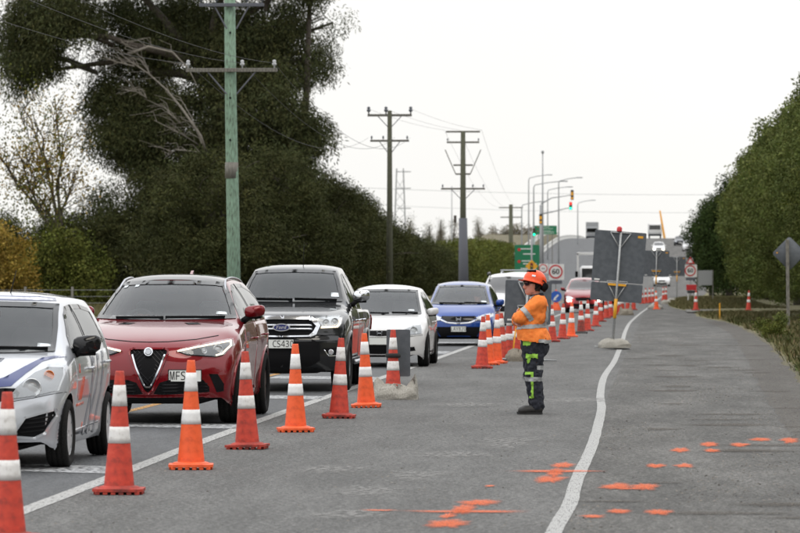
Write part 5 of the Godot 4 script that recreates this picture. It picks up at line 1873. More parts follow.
func thin_cover(sd: int, c: Color, most: float, freq: float, scale: Vector2) -> StandardMaterial3D:
	var m := mat(Color.WHITE, 0.85)
	m.albedo_texture = ramp(noise(sd, freq, 5), 512, [[0.0, Color(c.r, c.g, c.b, 0)], [0.34, Color(c.r, c.g, c.b, 0.04 * most)], [0.64, Color(c.r, c.g, c.b, most)], [1.0, Color(c.r, c.g, c.b, most)]], 0.06, sd)
	m.transparency = BaseMaterial3D.TRANSPARENCY_ALPHA
	m.vertex_color_use_as_albedo = true
	m.uv1_scale = Vector3(scale.x, scale.y, 1)
	return m


func build_overpass():
	# earth banks of the overpass, its white barriers and the second ramp beside it
	for sg in [-1.0, 1.0]:
		var st := mk(true)
		var edge: Array = SEAL_LEFT if sg < 0 else SEAL_RIGHT
		var d := 375.0
		var rows := []
		while d <= 1300.0:
			var x0 := curve(edge, d)
			var y := road_y(d)
			var out := 1.5 + y * 1.8
			rows.append([Vector3(x0 - sg * 0.3, y - 0.03, -d), Vector3(x0 + sg * 1.2, y - 0.05, -d), Vector3(x0 + sg * (1.2 + out * 0.5), y * 0.55, -d), Vector3(x0 + sg * (1.2 + out), 0.0, -d), Vector3(x0 + sg * 60.0, -0.05, -d)])
			d += 10.0
		for i in rows.size() - 1:
			for k in 4:
				fan(st, [rows[i][k], rows[i][k + 1], rows[i + 1][k + 1], rows[i + 1][k]], Vector3.UP)
		structure(done(st, "embankment_left" if sg < 0 else "embankment_right", M.bank))
	barrier("concrete_barrier", "pale barrier curving up the overpass edge beyond the speed signs", [[-15.4, 405], [-15.9, 440], [-16.1, 470], [-16.1, 520], [-16.1, 580], [-16.1, 650], [-16.1, 740], [-16.1, 900]], 0.0)
	var st2 := mk(true)
	var rp := []
	for k in 30:
		var d := 430.0 + k * 12.0
		var y := 0.4 + 8.1 * smoothstep(430.0, 650.0, d) - 1.2 * smoothstep(680.0, 820.0, d)
		rp.append([Vector3(-20.5 + 3.4 * smoothstep(430.0, 650.0, d), y, -d), Vector3(-27.0, y, -d), Vector3(-40.0, 0.0, -d)])
	for i in rp.size() - 1:
		for k in 2:
			fan(st2, [rp[i][k], rp[i][k + 1], rp[i + 1][k + 1], rp[i + 1][k]], Vector3.UP)
		fan(st2, [rp[i][0], rp[i + 1][0], Vector3(-16.5, road_y(-rp[i + 1][0].z) - 0.1, rp[i + 1][0].z), Vector3(-16.5, road_y(-rp[i][0].z) - 0.1, rp[i][0].z)], Vector3(1, 0.5, 0))
	structure(done(st2, "ramp_bank", M.bank))
	var line := []
	for k in 22:
		line.append(rp[k][0] + Vector3(-0.4, 0, 0))
	barrier_along("concrete_barrier", "pale arched barrier on the second ramp left of the overpass", line)


func barrier(called: String, label: String, line: Array, extra: float):
	var pts := []
	for k in line.size() - 1:
		var n := maxi(1, int((line[k + 1][1] - line[k][1]) / 8.0))
		for s in n:
			var t := float(s) / n
			var d := lerpf(line[k][1], line[k + 1][1], t)
			pts.append(Vector3(lerpf(line[k][0], line[k + 1][0], t), road_y(d) + extra, -d))
	barrier_along(called, label, pts)


func barrier_along(called: String, label: String, pts: Array):
	var root := thing(called, label, "barrier")
	var prof := [Vector2(-0.24, -0.1), Vector2(-0.22, 0.08), Vector2(-0.12, 0.25), Vector2(-0.09, 0.62), Vector2(0.09, 0.62), Vector2(0.12, 0.25), Vector2(0.22, 0.08), Vector2(0.24, -0.1)]
	for i in range(0, pts.size() - 1, 4):
		var st := mk()
		for j in range(i, mini(i + 4, pts.size() - 1)):
			var a: Vector3 = pts[j]
			var b: Vector3 = pts[j + 1]
			for k in prof.size() - 1:
				var o := Vector3(prof[k + 1].y - prof[k].y, -(prof[k + 1].x - prof[k].x), 0)
				if o.y < -0.01 or (absf(o.y) < 0.02 and signf(o.x) != signf(prof[k].x)):
					o = -o
				fan(st, [a + Vector3(prof[k].x, prof[k].y, 0), a + Vector3(prof[k + 1].x, prof[k + 1].y, 0), b + Vector3(prof[k + 1].x, prof[k + 1].y, 0), b + Vector3(prof[k].x, prof[k].y, 0)], o)
		done(st, "panel", M.concrete, root)


# ---------------------------------------------------------------- plants
func clump(kind: String) -> ArrayMesh:
	# a spray of leaf faces inside a unit ball; shared by every copy
	if clumps.has(kind):
		return clumps[kind]
	var r := RandomNumberGenerator.new()
	r.seed = hash(kind)
	var p: Dictionary = {"gum": {"n": 96, "l": 0.27, "w": 0.075, "hang": 0.7}, "cypress": {"n": 110, "l": 0.32, "w": 0.085, "hang": 0.1}, "broad": {"n": 70, "l": 0.24, "w": 0.20, "hang": 0.25}, "sparse": {"n": 16, "l": 0.17, "w": 0.15, "hang": 0.3}, "needle": {"n": 40, "l": 0.5, "w": 0.06, "hang": -0.7}}[kind]
	var v := PackedVector3Array()
	var nn := PackedVector3Array()
	var cc := PackedColorArray()
	for k in p.n:
		var c := Vector3(r.randfn(), r.randfn(), r.randfn()).normalized() * pow(r.randf(), 0.45)
		var dir := (Vector3(r.randfn(), r.randfn(), r.randfn()).normalized() + c * 0.5 + Vector3(0, -p.hang * 1.6, 0)).normalized()
		var side := dir.cross(Vector3(r.randfn(), r.randfn(), r.randfn())).normalized()
		var nor := dir.cross(side).normalized()
		var l: float = p.l * r.randf_range(0.6, 1.25)
		var w: float = p.w * r.randf_range(0.7, 1.2)
		var a := c
		var b := c + dir * l * 0.45 + side * w * 0.5 + nor * w * 0.12
		var d := c + dir * l
		var e := c + dir * l * 0.45 - side * w * 0.5 + nor * w * 0.12
		var t := r.randf_range(0.65, 1.35)
		var col := Color(t * r.randf_range(0.9, 1.15), t, t * r.randf_range(0.8, 1.1))
		for q in [a, b, d, a, d, e]:
			v.append(q)
			nn.append(nor)
			cc.append(col)
	var arr := []
	arr.resize(Mesh.ARRAY_MAX)
	arr[Mesh.ARRAY_VERTEX] = v
	arr[Mesh.ARRAY_NORMAL] = nn
	arr[Mesh.ARRAY_COLOR] = cc
	var m := ArrayMesh.new()
	m.add_surface_from_arrays(Mesh.PRIMITIVE_TRIANGLES, arr)
	clumps[kind] = m
	return m


func scatter(called: String, kind: String, m: Material, parent: Node, spots: Array, r: RandomNumberGenerator) -> MultiMeshInstance3D:
	# spots: [position, size]
	var mm := MultiMesh.new()
	mm.transform_format = MultiMesh.TRANSFORM_3D
	mm.use_colors = true
	mm.mesh = clump(kind)
	mm.instance_count = spots.size()
	for k in spots.size():
		var b := Basis(Vector3(0, 1, 0), r.randf() * TAU) * Basis(Vector3(1, 0, 0), r.randf_range(-0.5, 0.5))
		mm.set_instance_transform(k, Transform3D(b.scaled(Vector3.ONE * spots[k][1] * r.randf_range(0.75, 1.25)), spots[k][0]))
		var t := r.randf_range(0.6, 1.4)
		mm.set_instance_color(k, Color(t * r.randf_range(0.94, 1.08), t, t * r.randf_range(0.9, 1.05)))
	var o := MultiMeshInstance3D.new()
	o.multimesh = mm
	o.material_override = m
	put(o, called, parent)
	o.set_meta("kind", "stuff")
	return o


func in_blobs(blobs: Array, count: int, size: float, r: RandomNumberGenerator, gap := 0.0) -> Array:
	var total := 0.0
	for b in blobs:
		total += b[1].x * b[1].y * b[1].z * b[2]
	var nz := noise(r.randi() % 1000, 0.35, 2)
	var out := []
	for b in blobs:
		var n := int(ceilf(count * b[1].x * b[1].y * b[1].z * b[2] / total))
		for k in n:
			var d := Vector3(r.randfn(), r.randfn(), r.randfn()).normalized()
			var p: Vector3 = b[0] + d * b[1] * pow(r.randf(), 0.4) * r.randf_range(0.92, 1.05)
			if p.y < 0.25:
				continue
			if gap > 0.0 and nz.get_noise_3dv(p) < gap - 0.5 + 0.1:
				continue
			out.append([p, size])
	return out


func limb(st: SurfaceTool, a: Vector3, b: Vector3, r0: float, r1: float, sag: float, r: RandomNumberGenerator):
	var pts := []
	var rad := []
	var n := 7
	var side := Vector3(r.randfn(), 0, r.randfn()) * a.distance_to(b) * 0.05
	for k in n:
		var t := float(k) / (n - 1)
		pts.append(a.lerp(b, t) + Vector3(0, sin(t * PI) * sag, 0) + side * sin(t * PI) + Vector3(r.randfn(), r.randfn(), r.randfn()) * a.distance_to(b) * 0.012)
		rad.append(lerpf(r0, r1, t))
	tube(st, pts, rad, 7, false)


func tree(called: String, label: String, at: Vector3, trunk_h: float, trunk_r: float, blobs: Array, kind: String, leaf: Material, count: int, size: float, group: String, sd: int, gap := 0.0, bark: Material = null) -> Node3D:
	var r := RandomNumberGenerator.new()
	r.seed = sd
	var root := thing(called, label, "tree", at, 0.0, group)
	var st := mk(true)
	var top := Vector3(r.randf_range(-0.4, 0.4), trunk_h, r.randf_range(-0.4, 0.4))
	limb(st, Vector3(0, -0.2, 0), top, trunk_r, trunk_r * 0.45, 0.0, r)
	for b in blobs:
		var f := clampf((b[0].y - b[1].y * 0.5) / maxf(trunk_h, 0.1), 0.15, 0.95)
		var from := Vector3(0, -0.2, 0).lerp(top, f)
		limb(st, from, b[0], trunk_r * 0.4, trunk_r * 0.08, 0.3, r)
		for k in 3:
			limb(st, from.lerp(b[0], 0.6), b[0] + Vector3(r.randfn(), absf(r.randfn()), r.randfn()) * b[1] * 0.45, trunk_r * 0.14, trunk_r * 0.03, 0.1, r)
	done(st, "trunk", bark if bark else M.bark, root)
	scatter("crown", kind, leaf, root, in_blobs(blobs, count, size, r, gap), r)
	return root


func build_trees():
	# tall gum: outline read at 200 m, where a metre is 20 photo pixels
	var base := Vector3(-23.5, 0, -203)
	var blobs := []
	var r := RandomNumberGenerator.new()
	r.seed = 4
	for b in [[45, 30, 55, 48, 1.0], [10, 60, 40, 36, 0.8], [300, 130, 28, 40, 0.9], [150, 35, 80, 55, 1.0], [245, 45, 70, 55, 1.0], [312, 60, 20, 26, 0.5], [325, 20, 16, 22, 0.45], [120, 125, 48, 50, 1.0], [200, 140, 80, 70, 1.0], [275, 115, 38, 55, 0.9], [160, 215, 85, 55, 1.0], [255, 220, 62, 70, 1.0], [285, 180, 24, 36, 0.9], [100, -70, 90, 60, 0.8], [220, -75, 100, 60, 0.8], [305, -30, 36, 38, 0.6], [95, 90, 30, 26, 0.8]]:
		blobs.append([Vector3((b[0] - 660) / 20.0 + 23.5, 1.65 + (276 - b[1]) / 20.0, r.randf_range(-2.5, 2.5)), Vector3(b[2] / 20.0, b[3] / 20.0, 2.6), b[4]])
	var gum := tree("gum_tree", "huge dark gum tree with bare pale limbs behind the queue", base, 13.0, 0.7, blobs, "gum", M.leaf_gum, 8600, 0.74, "", 11, 0.26)
	for line in [[[194, 152], [189, 132], [169, 104], [152, 84], [135, 68], [113, 53], [98, 42]], [[169, 121], [158, 110], [149, 100]], [[186, 141], [165, 128], [141, 116]], [[189, 149], [163, 146], [149, 155]], [[113, 47], [135, 40], [158, 45], [175, 62], [186, 82]], [[110, 84], [122, 86], [133, 93]], [[186, 248], [203, 248], [225, 243]], [[160, 265], [176, 258], [196, 246]], [[120, 60], [104, 56], [90, 60]], [[190, 140], [178, 112], [166, 92]], [[135, 68], [128, 52], [118, 44]]]:
		var pts := []
		var rad := []
		for k in line.size():
			pts.append(Vector3((line[k][0] - 660) / 20.5 + 23.5, 1.65 + (276 - line[k][1]) / 20.5, 3.2 + 0.4 * sin(k * 2.0 + line[0][0])))
			rad.append(lerpf(0.085 if line.size() > 4 else 0.04, 0.014, float(k) / (line.size() - 1)))
		var pale := mk(true)
		tube(pale, pts, rad, 6)
		for t in 9:
			var k := 1 + r.randi() % (pts.size() - 1)
			var q: Vector3 = pts[k - 1].lerp(pts[k], r.randf())
			tube(pale, [q, q + Vector3(r.randf_range(-0.7, 0.1), r.randf_range(0.1, 0.5), r.randf_range(-0.2, 0.2)), q + Vector3(r.randf_range(-1.5, -0.2), r.randf_range(0.0, 0.9), r.randf_range(-0.3, 0.3))], [0.02, 0.015, 0.007], 4, false)
		done(pale, "bare_limb", M.dead_wood, gum)
	var tall := mk(true)
	tube(tall, [Vector3((300 - 660) / 20.0 + 23.5, 7.5, 1.5), Vector3((304 - 660) / 20.0 + 23.5, 11.5, 1.6), Vector3((307 - 660) / 20.0 + 23.5, 16.5, 1.4)], [0.22, 0.16, 0.1], 7)
	done(tall, "side_stem", M.bark, gum)
	# autumn tree with few leaves, yellow bush, dark undergrowth, all at the left
	autumn()
	var ub := [[-31.5, 186, 2.2, 2.4, "leaf_yellow", "yellow leafed bush under the autumn tree", 210], [-28.5, 190, 2.3, 2.2, "leaf_olive", "olive bush beside the yellow bush", 200]]
	for u in ub:
		tree("bush", u[5], Vector3(u[0], 0, -u[1]), 1.2, 0.08, [[Vector3(0, u[3] * 0.85, 0), Vector3(u[2], u[3], 1.6), 1.0], [Vector3(0.8, u[3] * 0.5, 0.5), Vector3(u[2] * 0.8, u[3] * 0.55, 1.3), 1.0]], "broad", M[u[4]], u[6], 0.55, "", int(u[1]))
	var k := 0
	for x in [-33.5, -30.5, -27.5, -24.6, -21.8, -19.0, -17.2]:
		tree("dark_shrub", "dark evergreen shrub under the gum tree, %s from the autumn tree" % ["first", "second", "third", "fourth", "fifth", "sixth", "seventh"][k], Vector3(x, 0, -199 - (k % 2) * 3), 1.5, 0.1, [[Vector3(0, 1.9, 0), Vector3(2.1, 1.9, 1.6), 1.0], [Vector3(0.5, 3.6, 0), Vector3(1.5, 1.3, 1.2), 1.0], [Vector3(-0.7, 3.1, 0.3), Vector3(1.2, 1.4, 1.1), 1.0]], "cypress", M.leaf_cypress, 320, 0.62, "dark shrubs under the gum tree", 300 + k)
		k += 1
	k = 0
	for x in [-40.0, -46.5, -53.0, -60.0, -67.0, -75.0]:
		tree("dark_shrub", "dark evergreen shrub past the autumn tree, %s from it" % ["first", "second", "third", "fourth", "fifth", "sixth"][k], Vector3(x, 0, -215 - (k % 2) * 6), 2.0, 0.12, [[Vector3(0, 2.0, 0), Vector3(4.2, 2.0, 2.0), 1.0], [Vector3(0.8, 3.4, 0), Vector3(2.6, 1.3, 1.5), 1.0]], "cypress", M.leaf_cypress, 420, 0.7, "dark shrubs under the gum tree", 330 + k)
		k += 1
	# row of cypresses that steps down towards the overpass
	var row := [[170, 6.9, "largest cypress, beside the gum tree's right edge"], [192, 7.6, "second cypress from the gum tree"], [213, 7.2, "third cypress from the gum tree"], [234, 6.6, "fourth cypress from the gum tree, behind the brown pole"], [256, 5.7, "fifth cypress from the gum tree"], [282, 4.8, "sixth and lower cypress from the gum tree"], [312, 4.2, "lowest cypress at the end of the dark row"]]
	k = 0
	for t in row:
		var h: float = t[1]
		tree("cypress_tree", "dark green " + t[2], Vector3(-18.6 - (0.6 if k == 0 else 0.0), 0, -t[0]), h * 0.8, 0.3, [[Vector3(0, h * 0.36, 0), Vector3(3.6, h * 0.36, 5.5), 1.0], [Vector3(0.2, h * 0.66, 1), Vector3(2.7, h * 0.34, 4.5), 1.0], [Vector3(0.6, h * 0.82, -2.5), Vector3(1.3, h * 0.2, 2.2), 1.0], [Vector3(-0.3, h * 0.9, 1.5), Vector3(0.9, h * 0.17, 1.6), 1.0], [Vector3(1.6, h * 0.62, 3.2), Vector3(1.2, h * 0.2, 1.8), 1.0], [Vector3(2.2, h * 0.42, -1.5), Vector3(1.6, h * 0.16, 2.2), 1.0]], "cypress", M.leaf_cypress, 1500, 0.56, "row of cypresses", 500 + k, 0.3)
		k += 1
	# olive clipped hedge beyond the cypresses
	for h in [[-17.2, 322, 62, 4.3, "olive clipped hedge behind the sleeved pole"], [-18.4, 392, 80, 5.2, "farther olive hedge in front of the green road sign"]]:
		var spots := []
		r.seed = int(h[1])
		for s in 1500:
			spots.append([Vector3(r.randf_range(-1.6, 1.6), r.randf_range(0.2, h[3]) - 0.3 * r.randf(), -r.randf() * h[2]), 0.6])
		var root := thing("hedge", h[4], "hedge", Vector3(h[0], 0, -h[1]))
		var st := mk(true)
		for s in 14:
			limb(st, Vector3(r.randf_range(-0.3, 0.3), -0.1, -s * h[2] / 14.0), Vector3(r.randf_range(-0.5, 0.5), h[3] * 0.9, -s * h[2] / 14.0 - 1), 0.09, 0.03, 0.0, r)
		done(st, "stems", M.bark, root)
		scatter("foliage", "broad", M.leaf_olive, root, spots, r)
	# bare poplars and a willow on the skyline
	k = 0
	for p in [[411, 217, "tallest bare poplar above the cypress row"], [424, 222, "second bare poplar above the cypress row"], [432, 226, "third bare poplar above the cypress row"], [441, 220, "bare poplar left of the far signal"], [450, 218, "bare poplar behind the far signal"], [471, 217, "bare poplar just right of the sleeved pole"], [483, 228, "second bare poplar right of the sleeved pole"], [490, 226, "third bare poplar right of the sleeved pole"]]:
		var s := 4000.0 / 700.0
		var hh: float = 1.65 + (276 - p[1]) / s
		tree("poplar_tree", p[2], Vector3((p[0] - 660) / s, 0, -700 - (k % 3) * 14), hh * 0.95, 0.2, [[Vector3(0, hh * 0.55, 0), Vector3(0.8, hh * 0.38, 0.8), 1.0], [Vector3(0, hh * 0.84, 0), Vector3(0.4, hh * 0.2, 0.4), 1.5]], "needle", M.leaf_far, 90, 0.8, "bare poplars on the skyline", 700 + k)
		k += 1
	for p in [[500, 226, 12.0, 3.2, "grey green willow left of the far wooden pole"], [520, 222, 13.0, 3.4, "grey green willow right of the far wooden pole"]]:
		var s := 4000.0 / 620.0
		var hh: float = 1.65 + (276 - p[1]) / s
		tree("willow_tree", p[4], Vector3((p[0] - 660) / s, 0, -620), hh * 0.6, 0.3, [[Vector3(0, hh * 0.62, 0), Vector3(p[3], hh * 0.34, 2.5), 1.0], [Vector3(1.0, hh * 0.4, 0), Vector3(p[3] * 1.1, hh * 0.3, 2.5), 1.0]], "broad", M.leaf_far, 420, 0.9, "", 730 + int(p[0]), 0.25)
	right_hedge()
	fence()
	grasses()


func autumn():
	var r := RandomNumberGenerator.new()
	r.seed = 21
	var root := thing("autumn_tree", "half bare autumn tree with sparse yellow leaves at the left edge", "tree", Vector3(-30.2, 0, -192))
	var st := mk(true)
	var tips := []
	var at := func(x: float, y: float, z: float) -> Vector3:
		return Vector3((x - 660) / 20.8 + 30.2, 1.65 + (276 - y) / 20.8, z)
	var t0: Vector3 = at.call(52, 310, 0)
	var t1: Vector3 = at.call(55, 235, 0)
	limb(st, t0, t1, 0.28, 0.2, 0.0, r)
	for b in [[20, 150], [35, 120], [48, 95], [62, 130], [5, 175], [-15, 140], [70, 170], [12, 100], [30, 200]]:
		var e: Vector3 = at.call(b[0], b[1], r.randf_range(-1.2, 1.2))
		limb(st, t1, e, 0.085, 0.02, 0.2, r)
		for k in 16:
			var f: Vector3 = t1.lerp(e, r.randf_range(0.4, 0.95))
			var g := f + Vector3(r.randf_range(-1.0, 1.0), r.randf_range(0.2, 1.5), r.randf_range(-0.8, 0.8))
			limb(st, f, g, 0.03, 0.008, 0.05, r)
			tips.append([g, 0.7])
			tips.append([f.lerp(g, 0.6), 0.6])
	done(st, "trunk", M.bark, root)
	scatter("crown", "sparse", M.leaf_yellow, root, tips, r)
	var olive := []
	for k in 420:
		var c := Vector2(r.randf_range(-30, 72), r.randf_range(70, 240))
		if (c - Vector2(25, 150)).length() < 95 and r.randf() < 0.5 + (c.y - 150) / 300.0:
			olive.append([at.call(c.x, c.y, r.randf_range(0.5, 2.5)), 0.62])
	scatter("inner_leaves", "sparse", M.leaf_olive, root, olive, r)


func right_hedge():
	# shelter belt of leafy trees along the right; each tree has its own stem and crown
	var r := RandomNumberGenerator.new()
	r.seed = 33
	var names := ["nearest", "second", "third", "fourth", "fifth", "sixth", "seventh", "eighth", "ninth", "tenth", "eleventh", "twelfth"]
	for k in 12:
		var d := 138.0 + k * 12.5
		var h := 10.2 + r.randf_range(-0.5, 0.5) + (1.2 if k < 2 else 0.0)
		var x := 7.9 + r.randf_range(-0.25, 0.25) - k * 0.06
		var blobs := [[Vector3(-0.2, 2.6, 0), Vector3(2.6, 2.4, 6.5), 1.0], [Vector3(-0.5, 5.6, 0), Vector3(3.0, 3.1, 7.0), 1.0], [Vector3(0.0, 8.5, 0), Vector3(2.4, 2.0, 6.0), 1.0], [Vector3(-0.2, h - 0.4, r.randf_range(-2, 2)), Vector3(1.0, 1.0, 2.5), 0.6]]
		if k == 4 or k == 5:
			blobs[0][0].x += 1.2
		tree("shelter_tree", "%s tree from the diamond sign in the tall green shelter belt" % names[k], Vector3(x, 0, -d), h * 0.85, 0.25, blobs, "broad", M.leaf_hedge, 3200 if k < 5 else 1300, 0.36 if k < 5 else 0.5, "tall shelter belt along the right", 800 + k, 0.16)
	# the same belt, and the tree row opposite, go on towards and past the camera: the cars mirror them
	for k in 9:
		var dd := 100.0 - k * 24.0
		tree("shelter_tree", "shelter belt tree outside the picture, %s from the diamond sign back" % ["first", "second", "third", "fourth", "fifth", "sixth", "seventh", "eighth", "ninth"][k], Vector3(15.5, 0, -dd), 8.0, 0.3, [[Vector3(0, 3.5, 0), Vector3(3.0, 3.2, 11.0), 1.0], [Vector3(0, 7.2, 0), Vector3(2.6, 2.8, 9.0), 1.0]], "broad", M.leaf_hedge, 420, 1.1, "shelter belt outside the frame", 900 + k)
	for k in 9:
		tree("roadside_tree", "dark roadside tree behind the camera, %s from the queue side" % ["first", "second", "third", "fourth", "fifth", "sixth", "seventh", "eighth", "ninth"][k], Vector3(-32.0 + k * 8.0, 0, 70 + (k % 3) * 5), 8.0, 0.3, [[Vector3(0, 3.4, 0), Vector3(5.0, 3.2, 3.0), 1.0], [Vector3(0.5, 7.5, 0), Vector3(4.0, 3.0, 2.6), 1.0]], "cypress", M.leaf_dark, 420, 1.1, "dark trees behind the camera", 930 + k)
	for e in [[5.1, 300, 8.9, "dark rounded tree at the far end of the shelter belt"], [4.3, 326, 8.2, "darkest tree where the shelter belt meets the overpass"], [7.0, 275, 9.0, "dark tree standing out from the shelter belt near its far end"]]:
		var hh: float = e[2]
		tree("dark_tree", e[3], Vector3(e[0], 0, -e[1]), hh * 0.7, 0.25, [[Vector3(0, hh * 0.3, 0), Vector3(1.9, hh * 0.28, 3.0), 1.0], [Vector3(0.0, hh * 0.6, 0), Vector3(2.3, hh * 0.3, 3.5), 1.0], [Vector3(0.3, hh * 0.85, 0), Vector3(1.4, hh * 0.16, 2.0), 1.0]], "broad", M.leaf_dark, 750, 0.6, "", 850 + int(e[1]), 0.1)


func fence():
	var root := thing("wire_fence", "grey wooden post and wire fence in front of the dark shrubs", "fence")
	for k in 9:
		var st := mk(true)
		var x := -36.0 + k * 2.2
		tube(st, [Vector3(x, -0.1, -184), Vector3(x + 0.02, 1.15, -184)], 0.06, 6)
		done(st, "post", M.timber, root)
	for y in [0.4, 0.7, 1.0]:
		var st := mk(true)
		tube(st, [Vector3(-36.2, y, -183.93), Vector3(-18.2, y, -183.93)], 0.008, 4)
		done(st, "wire", M.wire_pale, root)


func grass_tuft(n: int, tall: float, sd: int, tones: Array) -> ArrayMesh:
	var r := RandomNumberGenerator.new()
	r.seed = sd
	var v := PackedVector3Array()
	var nn := PackedVector3Array()
	var cc := PackedColorArray()
	for k in n:
		var a := r.randf() * TAU
		var base := Vector3(cos(a), 0, sin(a)) * r.randf() * 0.12
		var lean := Vector3(cos(a), 0, sin(a)) * r.randf_range(0.02, 0.14)
		var h := tall * r.randf_range(0.5, 1.2)
		var side := Vector3(-sin(a), 0, cos(a)).rotated(Vector3.UP, r.randf_range(-1, 1)) * r.randf_range(0.004, 0.009)
		var mid := base + lean * 0.35 + Vector3(0, h * 0.6, 0)
		var tip := base + lean + Vector3(0, h, 0)
		var col: Color = tones[r.randi() % tones.size()] * r.randf_range(0.7, 1.25)
		var nor := (side.cross(tip - base).normalized() * 0.5 + Vector3.UP).normalized()
		for q in [base - side, base + side, mid + side * 0.7, base - side, mid + side * 0.7, mid - side * 0.7, mid - side * 0.7, mid + side * 0.7, tip]:
			v.append(q)
			nn.append(nor)
			cc.append(col)
	var arr := []
	arr.resize(Mesh.ARRAY_MAX)
	arr[Mesh.ARRAY_VERTEX] = v
	arr[Mesh.ARRAY_NORMAL] = nn
	arr[Mesh.ARRAY_COLOR] = cc
	var m := ArrayMesh.new()
	m.add_surface_from_arrays(Mesh.PRIMITIVE_TRIANGLES, arr)
	return m


func lawn(called: String, label: String, mesh: Mesh, spots: Array, sd: int):
	var r := RandomNumberGenerator.new()
	r.seed = sd
	var mm := MultiMesh.new()
	mm.transform_format = MultiMesh.TRANSFORM_3D
	mm.mesh = mesh
	mm.instance_count = spots.size()
	for k in spots.size():
		mm.set_instance_transform(k, Transform3D(Basis(Vector3.UP, r.randf() * TAU).scaled(Vector3.ONE * r.randf_range(0.6, 1.5)), spots[k]))
	var o := MultiMeshInstance3D.new()
	o.multimesh = mm
	o.material_override = M.grass
	put(o, called)
	tag(o, label, "grass")
	o.set_meta("kind", "stuff")


func grasses():
	var r := RandomNumberGenerator.new()
	r.seed = 60
	var dry := Color(0.60, 0.46, 0.27)
	var green := Color(0.22, 0.29, 0.09)
	var olive := Color(0.34, 0.32, 0.14)
	var nz := noise(61, 0.12, 3)
	var a := []
	var b := []
	for k in 20000:
		var d := 52.0 + 128.0 * pow(r.randf(), 1.2)
		var off := 0.15 + 6.5 * pow(r.randf(), 1.3)
		var x := curve(SEAL_RIGHT, d) + off
		if x > 9.0 or (d > 177 and d < 193):
			continue
		var n := nz.get_noise_2d(x * 3.0, d)
		if off < 0.9 and r.randf() < 0.55 + n:
			continue
		(a if n > -0.05 else b).append(Vector3(x, 0.02, -d))
	for k in 9000:
		var d := 193.0 + 110.0 * r.randf()
		var x := curve(SEAL_RIGHT, d) + 0.1 + 5.0 * r.randf()
		a.append(Vector3(x, 0.03, -d))
	lawn("dry_grass", "dry brown and olive grass on the right verge", grass_tuft(14, 0.12, 5, [dry, olive, olive, green]), a, 1)
	lawn("green_grass", "short green grass patches on the right verge", grass_tuft(14, 0.085, 6, [green, green, olive, dry]), b, 2)
	var c := []
	for k in 9000:
		c.append(Vector3(-14.0 - 22.0 * r.randf(), 0.03, -150.0 - 38.0 * r.randf()))
	lawn("verge_grass", "rough grass strip in front of the wire fence", grass_tuft(16, 0.28, 7, [green, olive, olive, dry]), c, 3)
	# leafy weeds under the diamond sign
	var k := 0
	for w in [[3.4, 118, 0.5], [4.5, 119, 0.7], [4.9, 124, 0.9], [3.0, 112, 0.35], [5.6, 121, 1.1], [2.9, 104, 0.3]]:
		var root := thing("weed", ["low weed left of the diamond sign's post", "leafy weed right of the diamond sign's post", "tall weed behind the diamond sign", "small weed on the verge edge before the diamond sign", "tallest weed at the hedge foot beside the diamond sign", "smallest weed nearest on the right verge"][k], "plant", Vector3(w[0], 0.02, -w[1]))
		var st := mk(true)
		var spots := []
		for s in 6:
			var tip := Vector3(r.randf_range(-0.3, 0.3), w[2] * r.randf_range(0.6, 1.0), r.randf_range(-0.3, 0.3))
			limb(st, Vector3.ZERO, tip, 0.012, 0.004, 0.02, r)
			for e in 4:
				spots.append([tip * r.randf_range(0.4, 1.0), 0.2])
		done(st, "stems", M.bark, root)
		scatter("leaves", "broad", M.leaf_hedge if k % 2 == 0 else M.leaf_olive, root, spots, r)
		k += 1


# ---------------------------------------------------------------- poles, wires, street lights
func insulator(parent: Node, at: Vector3, big: float, m: Material):
	var st := mk(true)
	lathe(st, [Vector2(0.0, 0.0), Vector2(0.02, 0.0), Vector2(0.02, 0.06), Vector2(0.055, 0.08), Vector2(0.06, 0.12), Vector2(0.035, 0.14), Vector2(0.05, 0.17), Vector2(0.035, 0.21), Vector2(0.0, 0.22)], 10, Transform3D(Basis.IDENTITY.scaled(Vector3.ONE * big), at))
	done(st, "insulator", m, parent)


func crossarm(parent: Node, y: float, half: float, thick: float, m: Material, brace := true, pole_r := 0.13, insul := [], im: Material = null, big := 1.0, z := 0.0):
	var st := mk()
	box(st, Vector3(0, y, z), Vector3(half * 2, thick, thick), 0.008)
	var a := done(st, "crossarm", m, parent)
	for x in insul:
		insulator(a, Vector3(x, y + thick / 2, z), big, im)
	if brace:
		for sg in [1.0, -1.0]:
			var b := mk()
			tube(b, [Vector3(sg * half * 0.52, y - thick / 2, z), Vector3(sg * pole_r * 0.9, y - 0.62, z)], 0.022, 5)
			done(b, "brace", M.sleeve, a)


func wire_line(label: String, a: Vector3, b: Vector3, sag: float, r: float, m: Material):
	var st := mk(true)
	var pts := []
	for k in 25:
		var t := k / 24.0
		pts.append(a.lerp(b, t) - Vector3(0, sag * 4.0 * t * (1.0 - t), 0))
	tube(st, pts, r, 4, false)
	tag(done(st, "overhead_wire", m), label, "wire", "overhead wires")


